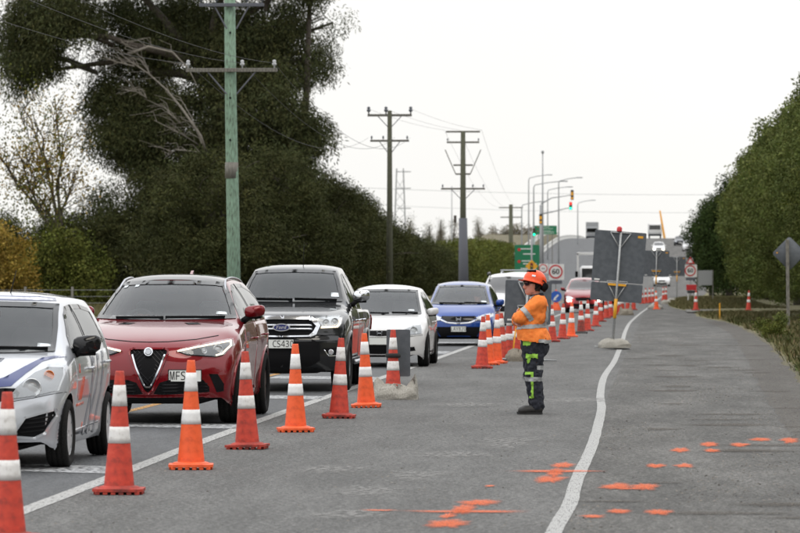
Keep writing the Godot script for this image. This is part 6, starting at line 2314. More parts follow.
func build_poles():
	var p := thing("power_pole", "weathered green wooden power pole behind the red SUV", "power pole", Vector3(-11.15, 0, -104))
	var st := mk(true)
	tube(st, [Vector3(0.06, -0.3, 0), Vector3(0.02, 3.0, 0), Vector3(-0.04, 6.0, 0), Vector3(-0.09, 10.6, 0)], [0.185, 0.17, 0.155, 0.135], 16)
	done(st, "pole", M.green_pole, p)
	crossarm(p, 7.02, 1.2, 0.10, M.timber, true, 0.15, [-1.14, 0.28, 1.12], M.insulator_pale, 1.0, 0.2)
	crossarm(p, 8.72, 0.85, 0.09, M.sleeve, true, 0.14, [-0.8, -0.4, 0.4, 0.8], M.insulator, 0.9, 0.2)
	st = mk(true)
	lathe(st, [Vector2(0.16, 0.0), Vector2(0.175, 0.0), Vector2(0.172, 0.42), Vector2(0.155, 0.42)], 16, Transform3D(Basis.IDENTITY, Vector3(-0.02, 4.2, 0)))
	done(st, "metal_band", M.timber, p)
	for y in [7.0, 6.3, 8.0, 5.2]:
		st = mk(true)
		lathe(st, [Vector2(0.03, 0.0), Vector2(0.03, 0.02), Vector2(0.0, 0.025)], 6, Transform3D(Basis(Vector3(1, 0, 0), PI / 2), Vector3(-0.04, y, 0.155)))
		done(st, "bolt", M.trim, p)
	p = thing("power_pole", "slim brown power pole with two crossarms and three dark insulators", "power pole", Vector3(-14.6, 0, -216))
	st = mk(true)
	tube(st, [Vector3(0, -0.3, 0), Vector3(0, 5.0, 0), Vector3(0, 10.6, 0)], [0.18, 0.155, 0.12], 12)
	done(st, "pole", M.pole_brown, p)
	crossarm(p, 10.35, 1.2, 0.13, M.timber, true, 0.12, [-1.14, -0.2, 1.14], M.insulator, 1.9)
	crossarm(p, 8.97, 1.05, 0.11, M.timber, true, 0.13, [-0.98, -0.35, 0.95], M.insulator, 1.0)
	p = thing("power_pole", "power pole with a thick grey metal sleeve and four crossarms", "power pole", Vector3(-12.05, 0, -245))
	st = mk(true)
	tube(st, [Vector3(0, 3.5, 0), Vector3(0, 6.0, 0), Vector3(0, 10.55, 0)], [0.2, 0.18, 0.14], 12)
	done(st, "pole", M.pole_brown, p)
	st = mk(true)
	tube(st, [Vector3(0.03, -0.3, 0), Vector3(0.02, 2.0, 0), Vector3(0, 5.2, 0)], [0.33, 0.3, 0.26], 14)
	done(st, "metal_sleeve", M.sleeve, p)
	crossarm(p, 10.5, 1.05, 0.11, M.timber, false)
	crossarm(p, 9.85, 1.0, 0.11, M.timber, false, 0.15, [-0.95, 0.95], M.insulator, 0.9)
	crossarm(p, 8.45, 0.6, 0.1, M.timber, false)
	crossarm(p, 7.9, 0.45, 0.1, M.timber, false)
	crossarm(p, 7.0, 1.35, 0.11, M.timber, true, 0.16, [-1.25, 0.6, 1.25], M.insulator, 1.0)
	for sg in [1.0, -1.0]:
		st = mk()
		tube(st, [Vector3(sg * 0.45, 7.9, 0.06), Vector3(sg * 1.1, 9.4, 0.06)], 0.03, 5)
		done(st, "strut", M.timber, p)
	p = thing("power_pole", "far wooden power pole beside the green road sign", "power pole", Vector3(-18.6, 0, -500))
	st = mk(true)
	tube(st, [Vector3(0, -0.3, 0), Vector3(0, 10.6, 0)], [0.34, 0.24], 10)
	done(st, "pole", M.pole_brown, p)
	crossarm(p, 10.2, 1.5, 0.14, M.timber, false)
	crossarm(p, 9.0, 1.3, 0.14, M.timber, false)
	# wires between the poles
	for x in [-1.14, 0.28, 1.12]:
		var which: String = "left" if x < 0 else ("middle" if x < 1 else "right")
		wire_line("%s overhead wire from the green pole's lower crossarm to the brown pole" % which, Vector3(-11.15 + x, 7.2, -103.8), Vector3(-14.6 + x, 9.15, -216), 1.3, 0.008, M.wire)
		wire_line("%s overhead wire from the green pole's lower crossarm towards the camera" % which, Vector3(-11.15 + x, 7.2, -103.8), Vector3(-9.5 + x, 7.4, -2), 1.2, 0.0045, M.wire)
	for x in [-1.14, -0.2, 1.14]:
		var which: String = "left" if x < -1 else ("middle" if x < 1 else "right")
		wire_line("%s overhead wire between the brown pole and the sleeved pole" % which, Vector3(-14.6 + x, 10.7, -216), Vector3(-12.05 + x, 10.6, -245), 0.15, 0.006, M.wire)
		wire_line("%s overhead wire from the sleeved pole to the far pole" % which, Vector3(-12.05 + x, 10.6, -245), Vector3(-18.6 + x, 10.3, -500), 1.4, 0.007, M.wire)
	# long wires crossing the sky far off
	for w in [[208, 700.0, "middle"], [189, 560.0, "upper"], [240, 760.0, "lower"]]:
		var s: float = 4000.0 / w[1]
		var y: float = 1.65 + (276 - w[0]) / s
		wire_line("%s distant power line crossing the sky above the overpass" % w[2], Vector3(-60, y + 1.2, -w[1]), Vector3(40, y - 0.6, -w[1] * 0.97), 1.2, 0.022, M.wire_pale)
	# lattice tower far left of the poles
	p = thing("lattice_tower", "faint far lattice pylon behind the cypress row", "pylon", Vector3(-78, 0, -1200))
	var legs := [[-2.2, 1.2], [2.2, 1.2], [2.2, -1.2], [-2.2, -1.2]]
	for k in 4:
		st = mk()
		tube(st, [Vector3(legs[k][0], 0, legs[k][1]), Vector3(legs[k][0] * 0.45, 34, legs[k][1] * 0.45)], 0.14, 4)
		done(st, "leg", M.post_grey, p)
	st = mk()
	for k in 9:
		var y := 3.4 * k
		var f := 1.0 - 0.55 * y / 34.0
		var g := 1.0 - 0.55 * (y + 3.4) / 34.0
		tube(st, [Vector3(-2.2 * f, y, 1.2 * f), Vector3(2.2 * g, y + 3.4, 1.2 * g)], 0.07, 3)
		tube(st, [Vector3(2.2 * f, y, 1.2 * f), Vector3(-2.2 * g, y + 3.4, 1.2 * g)], 0.07, 3)
	done(st, "lattice", M.post_grey, p)
	for y in [33.0, 28.0, 22.0]:
		st = mk()
		box(st, Vector3(1.2, y, 0), Vector3(4.2, 0.25, 0.25))
		done(st, "arm", M.post_grey, p)
	# street lights up the ramp: photo column, top row, distance, arm length and side
	var k := 0
	for l in [[522, 205, 470, 2.2, 1, "street light left of the green road sign"], [534, 185, 430, 3.0, 1, "street light with an arm above the lit green signal"], [548, 190, 520, 2.6, 1, "street light right of the tall mast"], [559, 181, 480, 2.2, 1, "street light with a flat lamp before the overhead signal"], [529, 178, 520, 2.4, 1, "street light left of the tall mast"], [578, 203, 600, 2.0, 1, "faint street light on the ramp behind the overhead signal"]]:
		street_light(l[5], l[0], l[1], l[2], l[3])
		k += 1
	# tall mast
	p = thing("tall_mast", "thin tall grey mast above the traffic signals", "mast", Vector3((543 - 660) * 440.0 / 4000.0, road_y(440) * 0.3, -440))
	st = mk(true)
	tube(st, [Vector3(0, 0, 0), Vector3(0, 15.2, 0)], [0.16, 0.05], 8)
	done(st, "shaft", M.post_grey, p)
	st = mk()
	box(st, Vector3(0, 15.0, 0), Vector3(0.3, 0.3, 0.3), 0.05)
	done(st, "head", M.post_grey, p)


func street_light(label: String, px: float, py: float, d: float, arm: float):
	var s := 4000.0 / d
	var top := 1.65 + (276 - py) / s
	var root := thing("street_light", label, "street light", Vector3((px - 660) / s, 0, -d), 0.0, "street lights on the ramp")
	var st := mk(true)
	tube(st, [Vector3(0, -0.2, 0), Vector3(0, top * 0.6, 0), Vector3(0, top - 0.3, 0), Vector3(0.12, top, 0)], [0.12, 0.09, 0.06, 0.05], 8)
	done(st, "column", M.post_grey, root)
	st = mk(true)
	tube(st, [Vector3(0.12, top, 0), Vector3(arm * 0.5, top + 0.25, 0), Vector3(arm, top + 0.4, 0)], 0.05, 6)
	done(st, "arm", M.post_grey, root)
	st = mk(true)
	box(st, Vector3(arm + 0.3, top + 0.4, 0), Vector3(0.75, 0.12, 0.3), 0.04)
	done(st, "lamp_head", M.post_grey, root)


# ---------------------------------------------------------------- traffic cones
func cone_proto(called: String, label: String, body: Material, band: Material, foot: Material) -> Node3D:
	var root := thing(called, label, "traffic cone")
	var st := mk()
	prism(st, poly([-0.15, -0.19, 0.15, -0.19, 0.19, -0.15, 0.19, 0.15, 0.15, 0.19, -0.15, 0.19, -0.19, 0.15, -0.19, -0.15]), 0.022, Transform3D(Basis(Vector3(1, 0, 0), PI / 2), Vector3(0, 0.034, 0)))
	lathe(st, [Vector2(0.165, 0.044), Vector2(0.15, 0.058), Vector2(0.118, 0.066)], 20)
	for k in 6:
		var o := -0.15 + k * 0.06
		for s in [-1.0, 1.0]:
			box(st, Vector3(o, 0.0125, s * 0.17), Vector3(0.036, 0.023, 0.03), 0.003)
			if k > 0 and k < 5:
				box(st, Vector3(s * 0.17, 0.0125, o), Vector3(0.03, 0.023, 0.036), 0.003)
	done(st, "foot", foot, root)
	st = mk(true)
	var prof := []
	for k in 13:
		var t := k / 12.0
		prof.append(Vector2(lerpf(0.116, 0.034, pow(t, 0.96)), lerpf(0.062, 0.925, t)))
	prof.append(Vector2(0.030, 0.931))
	prof.append(Vector2(0.022, 0.931))
	prof.append(Vector2(0.020, 0.90))
	prof.append(Vector2(0.0, 0.90))
	lathe(st, prof, 24)
	done(st, "shell", body, root)
	for b in [[0.665, 0.825], [0.385, 0.510]]:
		st = mk(true)
		var q := []
		for k in 4:
			var y: float = lerpf(b[0], b[1], k / 3.0)
			var t: float = (y - 0.062) / 0.863
			q.append(Vector2(lerpf(0.116, 0.034, pow(t, 0.96)) + 0.0025, y))
		lathe(st, [Vector2(q[0].x - 0.004, q[0].y)] + q + [Vector2(q[3].x - 0.004, q[3].y)], 24)
		done(st, "reflective_band", band, root)
	return root


func build_cones():
	var faded := cone_proto("traffic_cone", "faded red cone nearest the camera, cut by the photo's edge", M.cone_faded, M.band_worn, M.cone_foot)
	var fresh := cone_proto("traffic_cone", "bright orange cone standing before the red SUV's number plate", M.cone_fresh, M.band_clean, M.cone_fresh)
	var dirty := cone_proto("traffic_cone", "cone with a blackened lower half in the taper", M.cone_faded, M.band_worn, M.cone_foot_dark)
	var sm := mk(true)
	lathe(sm, [Vector2(0.1185, 0.07), Vector2(0.112, 0.13), Vector2(0.092, 0.33), Vector2(0.088, 0.36)], 24)
	done(sm, "sooty_skirt", M.cone_dirty, dirty)
	faded.position = Vector3(-4.04, 0.0, -24.6)
	fresh.position = Vector3(-4.0, 0.0, -34.0)
	dirty.position = Vector3(-2.26, 0.0, -114.9)
	fresh.rotation.y = 0.1
	var g1 := "cones along the lane line"
	var g2 := "cones clustered beside the worker"
	var g3 := "cones of the taper beyond the worker"
	var g4 := "far cones by the overpass and driveway"
	faded.set_meta("group", g1)
	fresh.set_meta("group", g1)
	dirty.set_meta("group", g3)
	var list := [
		[0, -4.09, 30.1, 0.05, "dusty faded red cone in front of the silver hatchback's rear wheel", g1],
		[0, -3.93, 38.0, -0.1, "scuffed faded red cone before the red SUV's front wheel", g1],
		[1, -3.85, 42.2, 0.2, "bright orange cone between the red SUV and the pickup's plate", g1],
		[0, -3.72, 46.3, 0.0, "red cone before the pickup's fog lamp", g1],
		[1, -3.68, 50.1, 0.06, "bright orange cone beside the pickup's wheels, next to the sandbagged cone", g1],
		[0, -3.17, 71.3, 0.1, "dusty red cone at the near end of the cluster before the blue hatchback", g2],
		[1, -3.17, 74.1, 0.3, "slim looking orange cone second in the cluster before the blue hatchback", g2],
		[1, -3.08, 75.4, -0.2, "bright orange cone in the middle of the cluster before the blue hatchback", g2],
		[0, -3.05, 77.6, 0.0, "red cone under the left edge of the small grey sign board", g2],
		[0, -2.99, 79.0, 0.4, "red cone under the middle of the small grey sign board", g2],
		[0, -2.97, 82.5, 0.2, "red cone half hidden behind the worker's belly", g2],
		[0, -2.68, 100.0, 0.1, "first red cone right behind the worker's back", g3],
		[0, -2.55, 104.8, -0.2, "second red cone from the worker's back", g3],
		[1, -2.40, 108.3, 0.0, "orange cone just left of the blackened cone", g3],
		[0, -2.17, 120.1, 0.2, "red cone just right of the blackened cone", g3],
		[0, -2.10, 130.6, 0.0, "red cone standing left of the leaning board's pole", g3],
		[0, -2.15, 145.2, 0.3, "second red cone after the blackened cone, nearing the leaning board", g3],
		[0, -2.07, 155.1, 0.0, "cone under the leaning board, left of its pole", g3],
		[0, -1.97, 161.2, 0.1, "cone under the leaning board, at its pole", g3],
		[0, -1.86, 169.5, 0.0, "cone under the leaning board, right of its pole", g3],
		[0, -1.80, 176.0, 0.2, "cone under the leaning board's middle, farther back", g3],
		[0, -1.72, 183.6, 0.0, "cone under the leaning board's right half", g3],
		[0, -1.52, 189.0, 0.0, "cone under the leaning board, near its right edge", g3],
		[0, -1.28, 194.4, 0.1, "cone at the leaning board's right lower corner", g3],
		[0, -1.04, 236.1, 0.0, "first far cone right of the leaning board", g4],
		[0, -0.84, 240.5, 0.0, "leftmost of the tight far row under the second board", g4],
		[0, -0.64, 244.9, 0.1, "middle of the tight far row under the second board", g4],
		[0, -0.43, 248.0, 0.0, "rightmost of the tight far row under the second board", g4],
		[1, -0.17, 198.2, 0.0, "orange cone on the sandbagged foot of the second board", g4],
		[0, 0.24, 268.0, 0.0, "left of two far cones beyond the second board", g4],
		[0, 0.40, 276.0, 0.0, "right of two far cones beyond the second board", g4],
		[0, 1.66, 186.4, 0.1, "cone at the driveway mouth under the grey sign back", g4],
		[0, 4.05, 184.0, 0.0, "cone standing alone on the driveway before the hedge", g4]]
	for c in list:
		copy_of([faded, fresh][c[0]], "traffic_cone", Vector3(c[1], 0.055 if c[2] > 178.0 and c[2] < 192.0 and c[1] > 1.0 else 0.0, -c[2]), c[3], c[4], c[5]).rotation.z = 0.03 * sin(c[2] * 7.3)
	# cone that carries a small board and is weighted with a sandbag
	var h := copy_of(faded, "traffic_cone", Vector3(-3.57, 0.0, -53.5), 0.0, "faded cone strapped to a small dark board and ringed by a sandbag", g1)
	var strap := mk(true)
	lathe(strap, [Vector2(0.082, 0.555), Vector2(0.10, 0.56), Vector2(0.104, 0.585), Vector2(0.10, 0.61), Vector2(0.075, 0.615)], 20)
	done(strap, "strap", M.rubber, h)
	var bd := thing("small_board", "small dark grey board strapped behind the sandbagged cone", "sign", Vector3(-3.51, 0.0, -53.66))
	var st := mk()
	prism(st, rect_poly(-0.16, 0.30, 0.16, 0.93, 0.02), 0.012)
	done(st, "panel", M.board_back, bd)
	st = mk()
	box(st, Vector3(0, 0.16, 0), Vector3(0.05, 0.32, 0.02))
	done(st, "leg", M.sleeve, bd)
	sandbag("grey sandbag draped round the foot of the strapped cone", Vector3(-3.53, 0.0, -53.42), Vector3(0.30, 0.25, 0.24), M.sack, 5, 0.0, true)


func sandbag(label: String, at: Vector3, size: Vector3, m: Material, sd: int, turn := 0.0, peaks := false):
	# a slumped cloth bag, folds and ears in its outline
	var nz := noise(sd, 1.6, 3)
	var root := thing("sandbag", label, "sandbag", at, turn)
	var st := mk(true)
	var nu := 28
	var nv := 12
	var rows := []
	for j in nv + 1:
		var v := float(j) / nv
		var row := []
		for k in nu:
			var t := TAU * k / nu
			var d := Vector3(cos(t), 0, sin(t))
			var sq := 1.0 / pow(pow(absf(cos(t)), 4.0) + pow(absf(sin(t)), 4.0), 0.25)
			var rr := sin(minf(v * 1.15, 1.0) * PI / 2.0) if v < 0.87 else 1.0
			var rad := (0.25 + 0.75 * rr) * sq * (1.0 + 0.12 * nz.get_noise_3d(d.x * 1.5, v * 2.0, d.z * 1.5))
			if peaks and v < 0.35:
				rad *= 0.82
			var y := cos(minf(v, 1.0) * PI / 2.0) * (1.0 + 0.35 * nz.get_noise_2d(cos(t) * 1.2 + 5.0, sin(t) * 1.2))
			if peaks:
				y = y * 0.75 + exp(-pow((v - 0.5) / 0.16, 2.0)) * pow(maxf(0.0, cos(t * 2.0 + 0.35)), 4.0) * (0.95 if cos(t) > 0.0 else 0.6) + 0.07 * sin(t * 9.0) * v * (1.0 - v) * 4.0
			row.append(Vector3(d.x * rad * size.x, maxf(y, 0.0) * size.y, d.z * rad * size.z) if j > 0 else Vector3(d.x * 0.12 * size.x, y * size.y * 0.92, d.z * 0.12 * size.z))
		rows.append(row)
	for j in nv:
		for k in nu:
			var k2 := (k + 1) % nu
			var o: Vector3 = rows[j][k] + rows[j + 1][k2] + Vector3(0, 0.02, 0)
			tri(st, rows[j][k], rows[j][k2], rows[j + 1][k2], o)
			tri(st, rows[j][k], rows[j + 1][k2], rows[j + 1][k], o)
	fan(st, rows[0], Vector3.UP)
	done(st, "sack", m, root)
	st = mk(true)
	for s in 2:
		var pts := []
		for k in 9:
			var t := -1.0 + 2.0 * k / 8.0
			pts.append(Vector3(t * size.x * 0.8, size.y * (0.75 - 0.5 * t * t) + 0.02, (s - 0.5) * size.z * 0.8))
		tube(st, pts, 0.007, 5)
	done(st, "seam", m, root)
	return root


# ---------------------------------------------------------------- signs
func board_sign(label: String, at: Vector3, w: float, y0: float, y1: float, seam: float, lean: float, turn: float, pole_off: float, legs := true, beacon := false) -> Node3D:
	# the grey back of a road works board on its stand, seen from behind
	var root := thing("works_board", label, "road sign", at, turn, "backs of road works boards")
	root.rotation.z = lean
	var cut := y0 if seam <= 0.0 else seam
	for s in ([[y0, cut - 0.012], [cut + 0.012, y1]] if seam > 0.0 else [[y0, y1]]):
		var st := mk()
		prism(st, rect_poly(-w / 2, s[0], w / 2, s[1], 0.03), 0.02, Transform3D(Basis.IDENTITY, Vector3(pole_off, 0, -0.06)))
		done(st, "panel", M.board_back, root)
	var st := mk(true)
	tube(st, [Vector3(0, 0.02, 0), Vector3(0, y1 - 0.02, 0)], 0.028, 10)
	done(st, "pole", M.galv, root)
	var y := y1 - 0.03
	var h := w * 0.2
	st = mk(true)
	tube(st, [Vector3(-h, y, -0.03), Vector3(h, y, -0.03)], 0.016, 6)
	tube(st, [Vector3(-h, y, -0.03), Vector3(0, y - 0.36, 0)], 0.014, 6)
	tube(st, [Vector3(h, y, -0.03), Vector3(0, y - 0.36, 0)], 0.014, 6)
	done(st, "upper_bracket", M.galv, root)
	var yb := (seam + 0.03) if seam > 0.0 else (y0 + 0.35)
	st = mk(true)
	tube(st, [Vector3(-h, yb, -0.03), Vector3(h, yb, -0.03)], 0.016, 6)
	tube(st, [Vector3(-h, yb, -0.03), Vector3(0, yb - 0.42, 0)], 0.014, 6)
	tube(st, [Vector3(h, yb, -0.03), Vector3(0, yb - 0.42, 0)], 0.014, 6)
	done(st, "lower_bracket", M.galv, root)
	st = mk()
	box(st, Vector3(0, yb - 0.075, 0.0), Vector3(h * 1.75, 0.05, 0.03), 0.006)
	done(st, "yellow_clamp", M.yellow, root)
	st = mk()
	box(st, Vector3(w / 2 - 0.13 + pole_off, y1 - 0.1, -0.046), Vector3(0.12, 0.05, 0.006), 0.002)
	done(st, "maker_label", M.yellow, root)
	st = mk()
	box(st, Vector3(-w / 2 + 0.12 + pole_off, cut + 0.05 if seam > 0.0 else y0 + 0.07, -0.046), Vector3(0.12, 0.035, 0.006), 0.002)
	done(st, "small_label", M.sign_white, root)
	if y0 > 0.5:
		st = mk(true)
		tube(st, [Vector3(0, y0 - 0.38, 0), Vector3(0, y0 + 0.06, 0)], 0.04, 10)
		done(st, "yellow_collar", M.yellow, root)
	if beacon:
		st = mk(true)
		lathe(st, [Vector2(0.06, 0.0), Vector2(0.06, 0.07), Vector2(0.04, 0.1), Vector2(0.0, 0.11)], 12, Transform3D(Basis.IDENTITY, Vector3(-0.04, y1 + 0.0, 0)))
		done(st, "warning_lamp", M.sign_red, root)
	if legs:
		st = mk()
		box(st, Vector3(0, 0.03, 0.05), Vector3(0.82, 0.04, 0.05), 0.006)
		box(st, Vector3(0, 0.03, -0.1), Vector3(0.05, 0.04, 0.8), 0.006)
		done(st, "foot", M.galv, root)
	return root


func build_signs():
	board_sign("big grey sign board leaning right on a sandbagged stand beside the edge line", Vector3(-1.07, 0, -90.0), 1.16, 1.08, 2.66, 1.50, -0.075, 0.05, 0.0, true, true)
	sandbag("pale sandbag on the foot of the leaning sign board", Vector3(-1.02, 0.04, -89.9), Vector3(0.36, 0.19, 0.22), M.sack, 8, 0.2)
	sandbag("brown peaked sandbag on the road right of the leaning board", Vector3(-1.43, 0.0, -168.0), Vector3(0.3, 0.34, 0.25), M.sack_brown, 12, 0.4, true)
	board_sign("second works board with yellow clamp between the leaning board and the hedge", Vector3(-0.22, 0, -200.5), 1.27, 1.62, 2.92, 0.0, -0.02, -0.05, 0.0, true, false)
	sandbag("pale sandbag under the second works board", Vector3(-0.22, 0.03, -200.0), Vector3(0.36, 0.18, 0.25), M.sack, 15, 0.1)
	board_sign("third and farthest works board beside the right hand speed sign", Vector3(1.15, 0, -272.0), 1.2, 1.65, 2.95, 0.0, 0.0, 0.05, 0.0, true, false)
	# low board behind the worker, on yellow feet
	var low := board_sign("low grey sign board standing behind the worker's elbow", Vector3(-2.62, 0, -77.6), 0.90, 0.72, 1.56, 0.0, -0.04, 0.06, 0.02, false, false)
	for sg in [1.0, -1.0]:
		var st := mk(true)
		tube(st, [Vector3(-0.12 + sg * 0.07, 0.7, 0.0), Vector3(-0.12 + sg * 0.13, 0.02, 0.12)], 0.016, 6)
		done(st, "yellow_leg", M.yellow, low)
	var st := mk(true)
	tube(st, [Vector3(-0.55, 0.03, 0.25), Vector3(0.62, 0.03, -0.1)], 0.018, 6)
	done(st, "foot", M.galv, low)
	sandbag("olive sandbag on the feet of the low sign board", Vector3(-2.72, 0.0, -77.45), Vector3(0.26, 0.22, 0.2), M.sack_brown, 18, 0.5)
	speed_sign("60 speed limit sign on a white board left of the maroon car", Vector3(-6.55, 0, -252), 0.44, 1.92, "60", true)
	speed_sign("smaller red ringed sign just left of the big 60 sign", Vector3(-7.75, 0, -266), 0.29, 2.15, "", false)
	speed_sign("60 speed limit sign on the right verge beside the works boards", Vector3(1.98, 0, -262), 0.36, 2.0, "60", true)
	# red triangle above the right sign
	var tr := thing("warning_triangle", "small red edged triangle sign above the right speed sign", "road sign", Vector3(1.98, 2.45, -261.9))
	st = mk()
	prism(st, poly([-0.28, 0.0, 0.28, 0.0, 0.0, 0.46]), 0.02)
	done(st, "border", M.sign_red, tr)
	st = mk()
	prism(st, poly([-0.16, 0.07, 0.16, 0.07, 0.0, 0.33]), 0.02, Transform3D(Basis.IDENTITY, Vector3(0, 0, 0.004)))
	done(st, "face", M.sign_white, tr)
	diamond()
	# plain grey sign back near the hedge
	var gb := thing("sign_back", "plain grey rectangular sign back on two posts beside the hedge", "road sign", Vector3(2.95, 0, -262))
	st = mk()
	prism(st, rect_poly(-0.46, 1.05, 0.46, 2.02, 0.03), 0.02)
	done(st, "panel", M.sign_grey, gb)
	for sg in [1.0, -1.0]:
		st = mk()
		box(st, Vector3(sg * 0.5, 1.0, -0.05), Vector3(0.07, 2.1, 0.07), 0.01)
		done(st, "post", M.timber, gb)
	# yellow diamond and green direction board left of the road
	var yd := thing("yellow_diamond_sign", "yellow diamond signals ahead sign in front of the green board", "road sign", Vector3(-8.45, 0, -264))
	st = mk()
	prism(st, poly([0, -0.42, 0.42, 0, 0, 0.42, -0.42, 0]), 0.02, Transform3D(Basis.IDENTITY, Vector3(0, 2.3, 0)))
	done(st, "panel", M.yellow, yd)
	st = mk()
	prism(st, rect_poly(-0.09, 2.08, 0.09, 2.52, 0.05), 0.01, Transform3D(Basis.IDENTITY, Vector3(0, 0, 0.016)))
	done(st, "symbol", M.sign_black, yd)
	for l in [[0.14, M.sign_red], [0.0, M.yellow], [-0.14, M.sign_green]]:
		st = mk()
		prism(st, disc_poly(Vector2(0, 2.3 + l[0]), 0.045, 12), 0.01, Transform3D(Basis.IDENTITY, Vector3(0, 0, 0.022)))
		done(st, "symbol_light", l[1], yd)
	st = mk(true)
	tube(st, [Vector3(0, -0.1, -0.05), Vector3(0, 4.6, -0.05)], 0.06, 8)
	done(st, "post", M.post_grey, yd)
	green_board(Vector3(-9.35, 0, -282), 1.75, 1.95, 3.85, "green direction board with route shields left of the overpass")
	green_board(Vector3(-14.3, 0, -500), 2.9, 6.85, 7.95, "far green direction board under the tall mast")
	# blue arrow disc on a cone foot
	var ba := thing("arrow_sign", "round blue keep-left arrow on an orange foot behind the worker's head", "road sign", Vector3(-5.0, 0, -193))
	st = mk()
	prism(st, disc_poly(Vector2(0, 0.66), 0.27, 28), 0.02)
	done(st, "disc", M.sign_blue, ba)
	st = mk()
	prism(st, poly([-0.14, 0.47, -0.10, 0.59, 0.08, 0.77, 0.14, 0.71, -0.04, 0.53, 0.06, 0.5]), 0.01, Transform3D(Basis.IDENTITY, Vector3(0, 0, 0.016)))
	done(st, "arrow", M.sign_white, ba)
	st = mk(true)
	lathe(st, [Vector2(0.24, 0.0), Vector2(0.23, 0.06), Vector2(0.1, 0.4), Vector2(0.08, 0.42), Vector2(0.04, 0.98), Vector2(0.0, 1.0)], 16, Transform3D(Basis.IDENTITY, Vector3(0, 0, -0.14)))
	done(st, "foot", M.cone_fresh, ba)
	# marker stake
	var sk := thing("marker_stake", "thin yellow survey stake in the verge grass", "stake", Vector3(2.24, 0, -150.5))
	st = mk()
	box(st, Vector3(0, 0.3, 0), Vector3(0.05, 0.66, 0.05), 0.008)
	done(st, "stake", M.yellow, sk)
	# red barrier board on legs under the right speed sign
	var rb := thing("barrier_board", "red barrier board on white legs under the right speed sign", "barrier", Vector3(1.92, 0, -245))
	st = mk()
	box(st, Vector3(0, 0.95, 0), Vector3(0.62, 0.34, 0.05), 0.01)
	done(st, "board", M.sign_red, rb)
	st = mk()
	box(st, Vector3(0.05, 0.68, 0.02), Vector3(0.6, 0.16, 0.05), 0.01)
	done(st, "lower_board", M.sign_black, rb)
	for sg in [1.0, -1.0]:
		st = mk()
		box(st, Vector3(sg * 0.2, 0.4, -0.06), Vector3(0.07, 0.85, 0.06), 0.01)
		done(st, "leg", M.sign_white, rb)
	var k := 0
	for b in [[0.75, 252, "white sandbag left of the red barrier board"], [0.35, 234, "pale sandbag on the shoulder below the third board"]]:
		sandbag(b[2], Vector3(b[0], 0.0, -b[1]), Vector3(0.28, 0.24, 0.24), M.sack, 40 + k, 0.3)
		k += 1


func speed_sign(label: String, at: Vector3, r: float, y: float, words: String, plate_below: bool):
	var root := thing("speed_sign", label, "road sign", at)
	var st := mk()
	prism(st, rect_poly(-r * 1.08, y - r * 1.15, r * 1.08, y + r * 1.1, 0.04), 0.02, Transform3D(Basis.IDENTITY, Vector3(r * 0.12, 0, -0.02)))
	done(st, "backing", M.sign_white, root)
	st = mk()
	prism(st, disc_poly(Vector2(0, y), r, 32), 0.02)
	done(st, "ring", M.sign_red, root)
	st = mk()
	prism(st, disc_poly(Vector2(0, y), r * 0.78, 32), 0.02, Transform3D(Basis.IDENTITY, Vector3(0, 0, 0.005)))
	done(st, "face", M.sign_white, root)
	if words != "":
		lettering(words, r * 0.74, 0.01, "numerals", M.sign_black, root, Transform3D(Basis.IDENTITY, Vector3(0, y, 0.02)))
	else:
		st = mk()
		box(st, Vector3(0, y, 0.018), Vector3(r * 0.8, r * 0.3, 0.006))
		done(st, "print", M.sign_grey, root)
	if plate_below:
		st = mk()
		box(st, Vector3(0.02, y - r * 1.5, 0), Vector3(r * 1.7, r * 0.5, 0.02), 0.004)
		done(st, "lower_plate", M.sleeve, root)
	st = mk(true)
	tube(st, [Vector3(0, -0.1, -0.07), Vector3(0, y + r, -0.07)], 0.035, 8)
	done(st, "post", M.galv, root)


func diamond():
	var root := thing("diamond_sign", "dark back of a diamond sign on a weathered timber post at the right", "road sign", Vector3(3.9, 0, -122.7))
	var st := mk(true)
	prism(st, poly([0, -0.50, 0.04, -0.49, 0.49, -0.04, 0.49, 0.04, 0.04, 0.49, -0.04, 0.49, -0.49, 0.04, -0.49, -0.04, -0.04, -0.49]), 0.015, Transform3D(Basis.IDENTITY, Vector3(0.05, 2.34, -0.09)))
	done(st, "panel", M.board_back, root)
	st = mk()
	box(st, Vector3(0, 1.36, 0), Vector3(0.10, 2.82, 0.10), 0.012, Basis(Vector3(0, 0, 1), 0.012))
	done(st, "post", M.timber, root)
	st = mk()
	box(st, Vector3(-0.32, 2.36, -0.08), Vector3(0.05, 0.03, 0.006))
	done(st, "label", M.yellow, root)


func green_board(at: Vector3, w: float, y0: float, y1: float, label: String):
	var root := thing("direction_sign", label, "road sign", at)
	var st := mk()
	prism(st, rect_poly(-w / 2, y0, w / 2, y1, 0.08), 0.03)
	done(st, "panel", M.sign_green, root)
	var h := y1 - y0
	for r in [[0.85, -0.2, 0.5], [0.66, 0.05, 0.55], [0.4, -0.1, 0.5], [0.3, 0.1, 0.6], [0.12, 0.0, 0.7]]:
		st = mk()
		box(st, Vector3(r[1] * w * 0.5 + w * 0.06, y0 + h * r[0], 0.02), Vector3(w * r[2] * 0.9, h * 0.035, 0.006))
		done(st, "print", M.sign_white, root)
	for y in [0.82, 0.38]:
		st = mk()
		prism(st, disc_poly(Vector2(-w * 0.32, y0 + h * y), h * 0.06, 12), 0.01, Transform3D(Basis.IDENTITY, Vector3(0, 0, 0.02)))
		done(st, "route_shield", M.sign_red, root)
	for sg in [1.0, -1.0]:
		st = mk()
		box(st, Vector3(sg * w * 0.3, y1 / 2, -0.08), Vector3(0.1, y1, 0.1), 0.01)
		done(st, "post", M.timber, root)


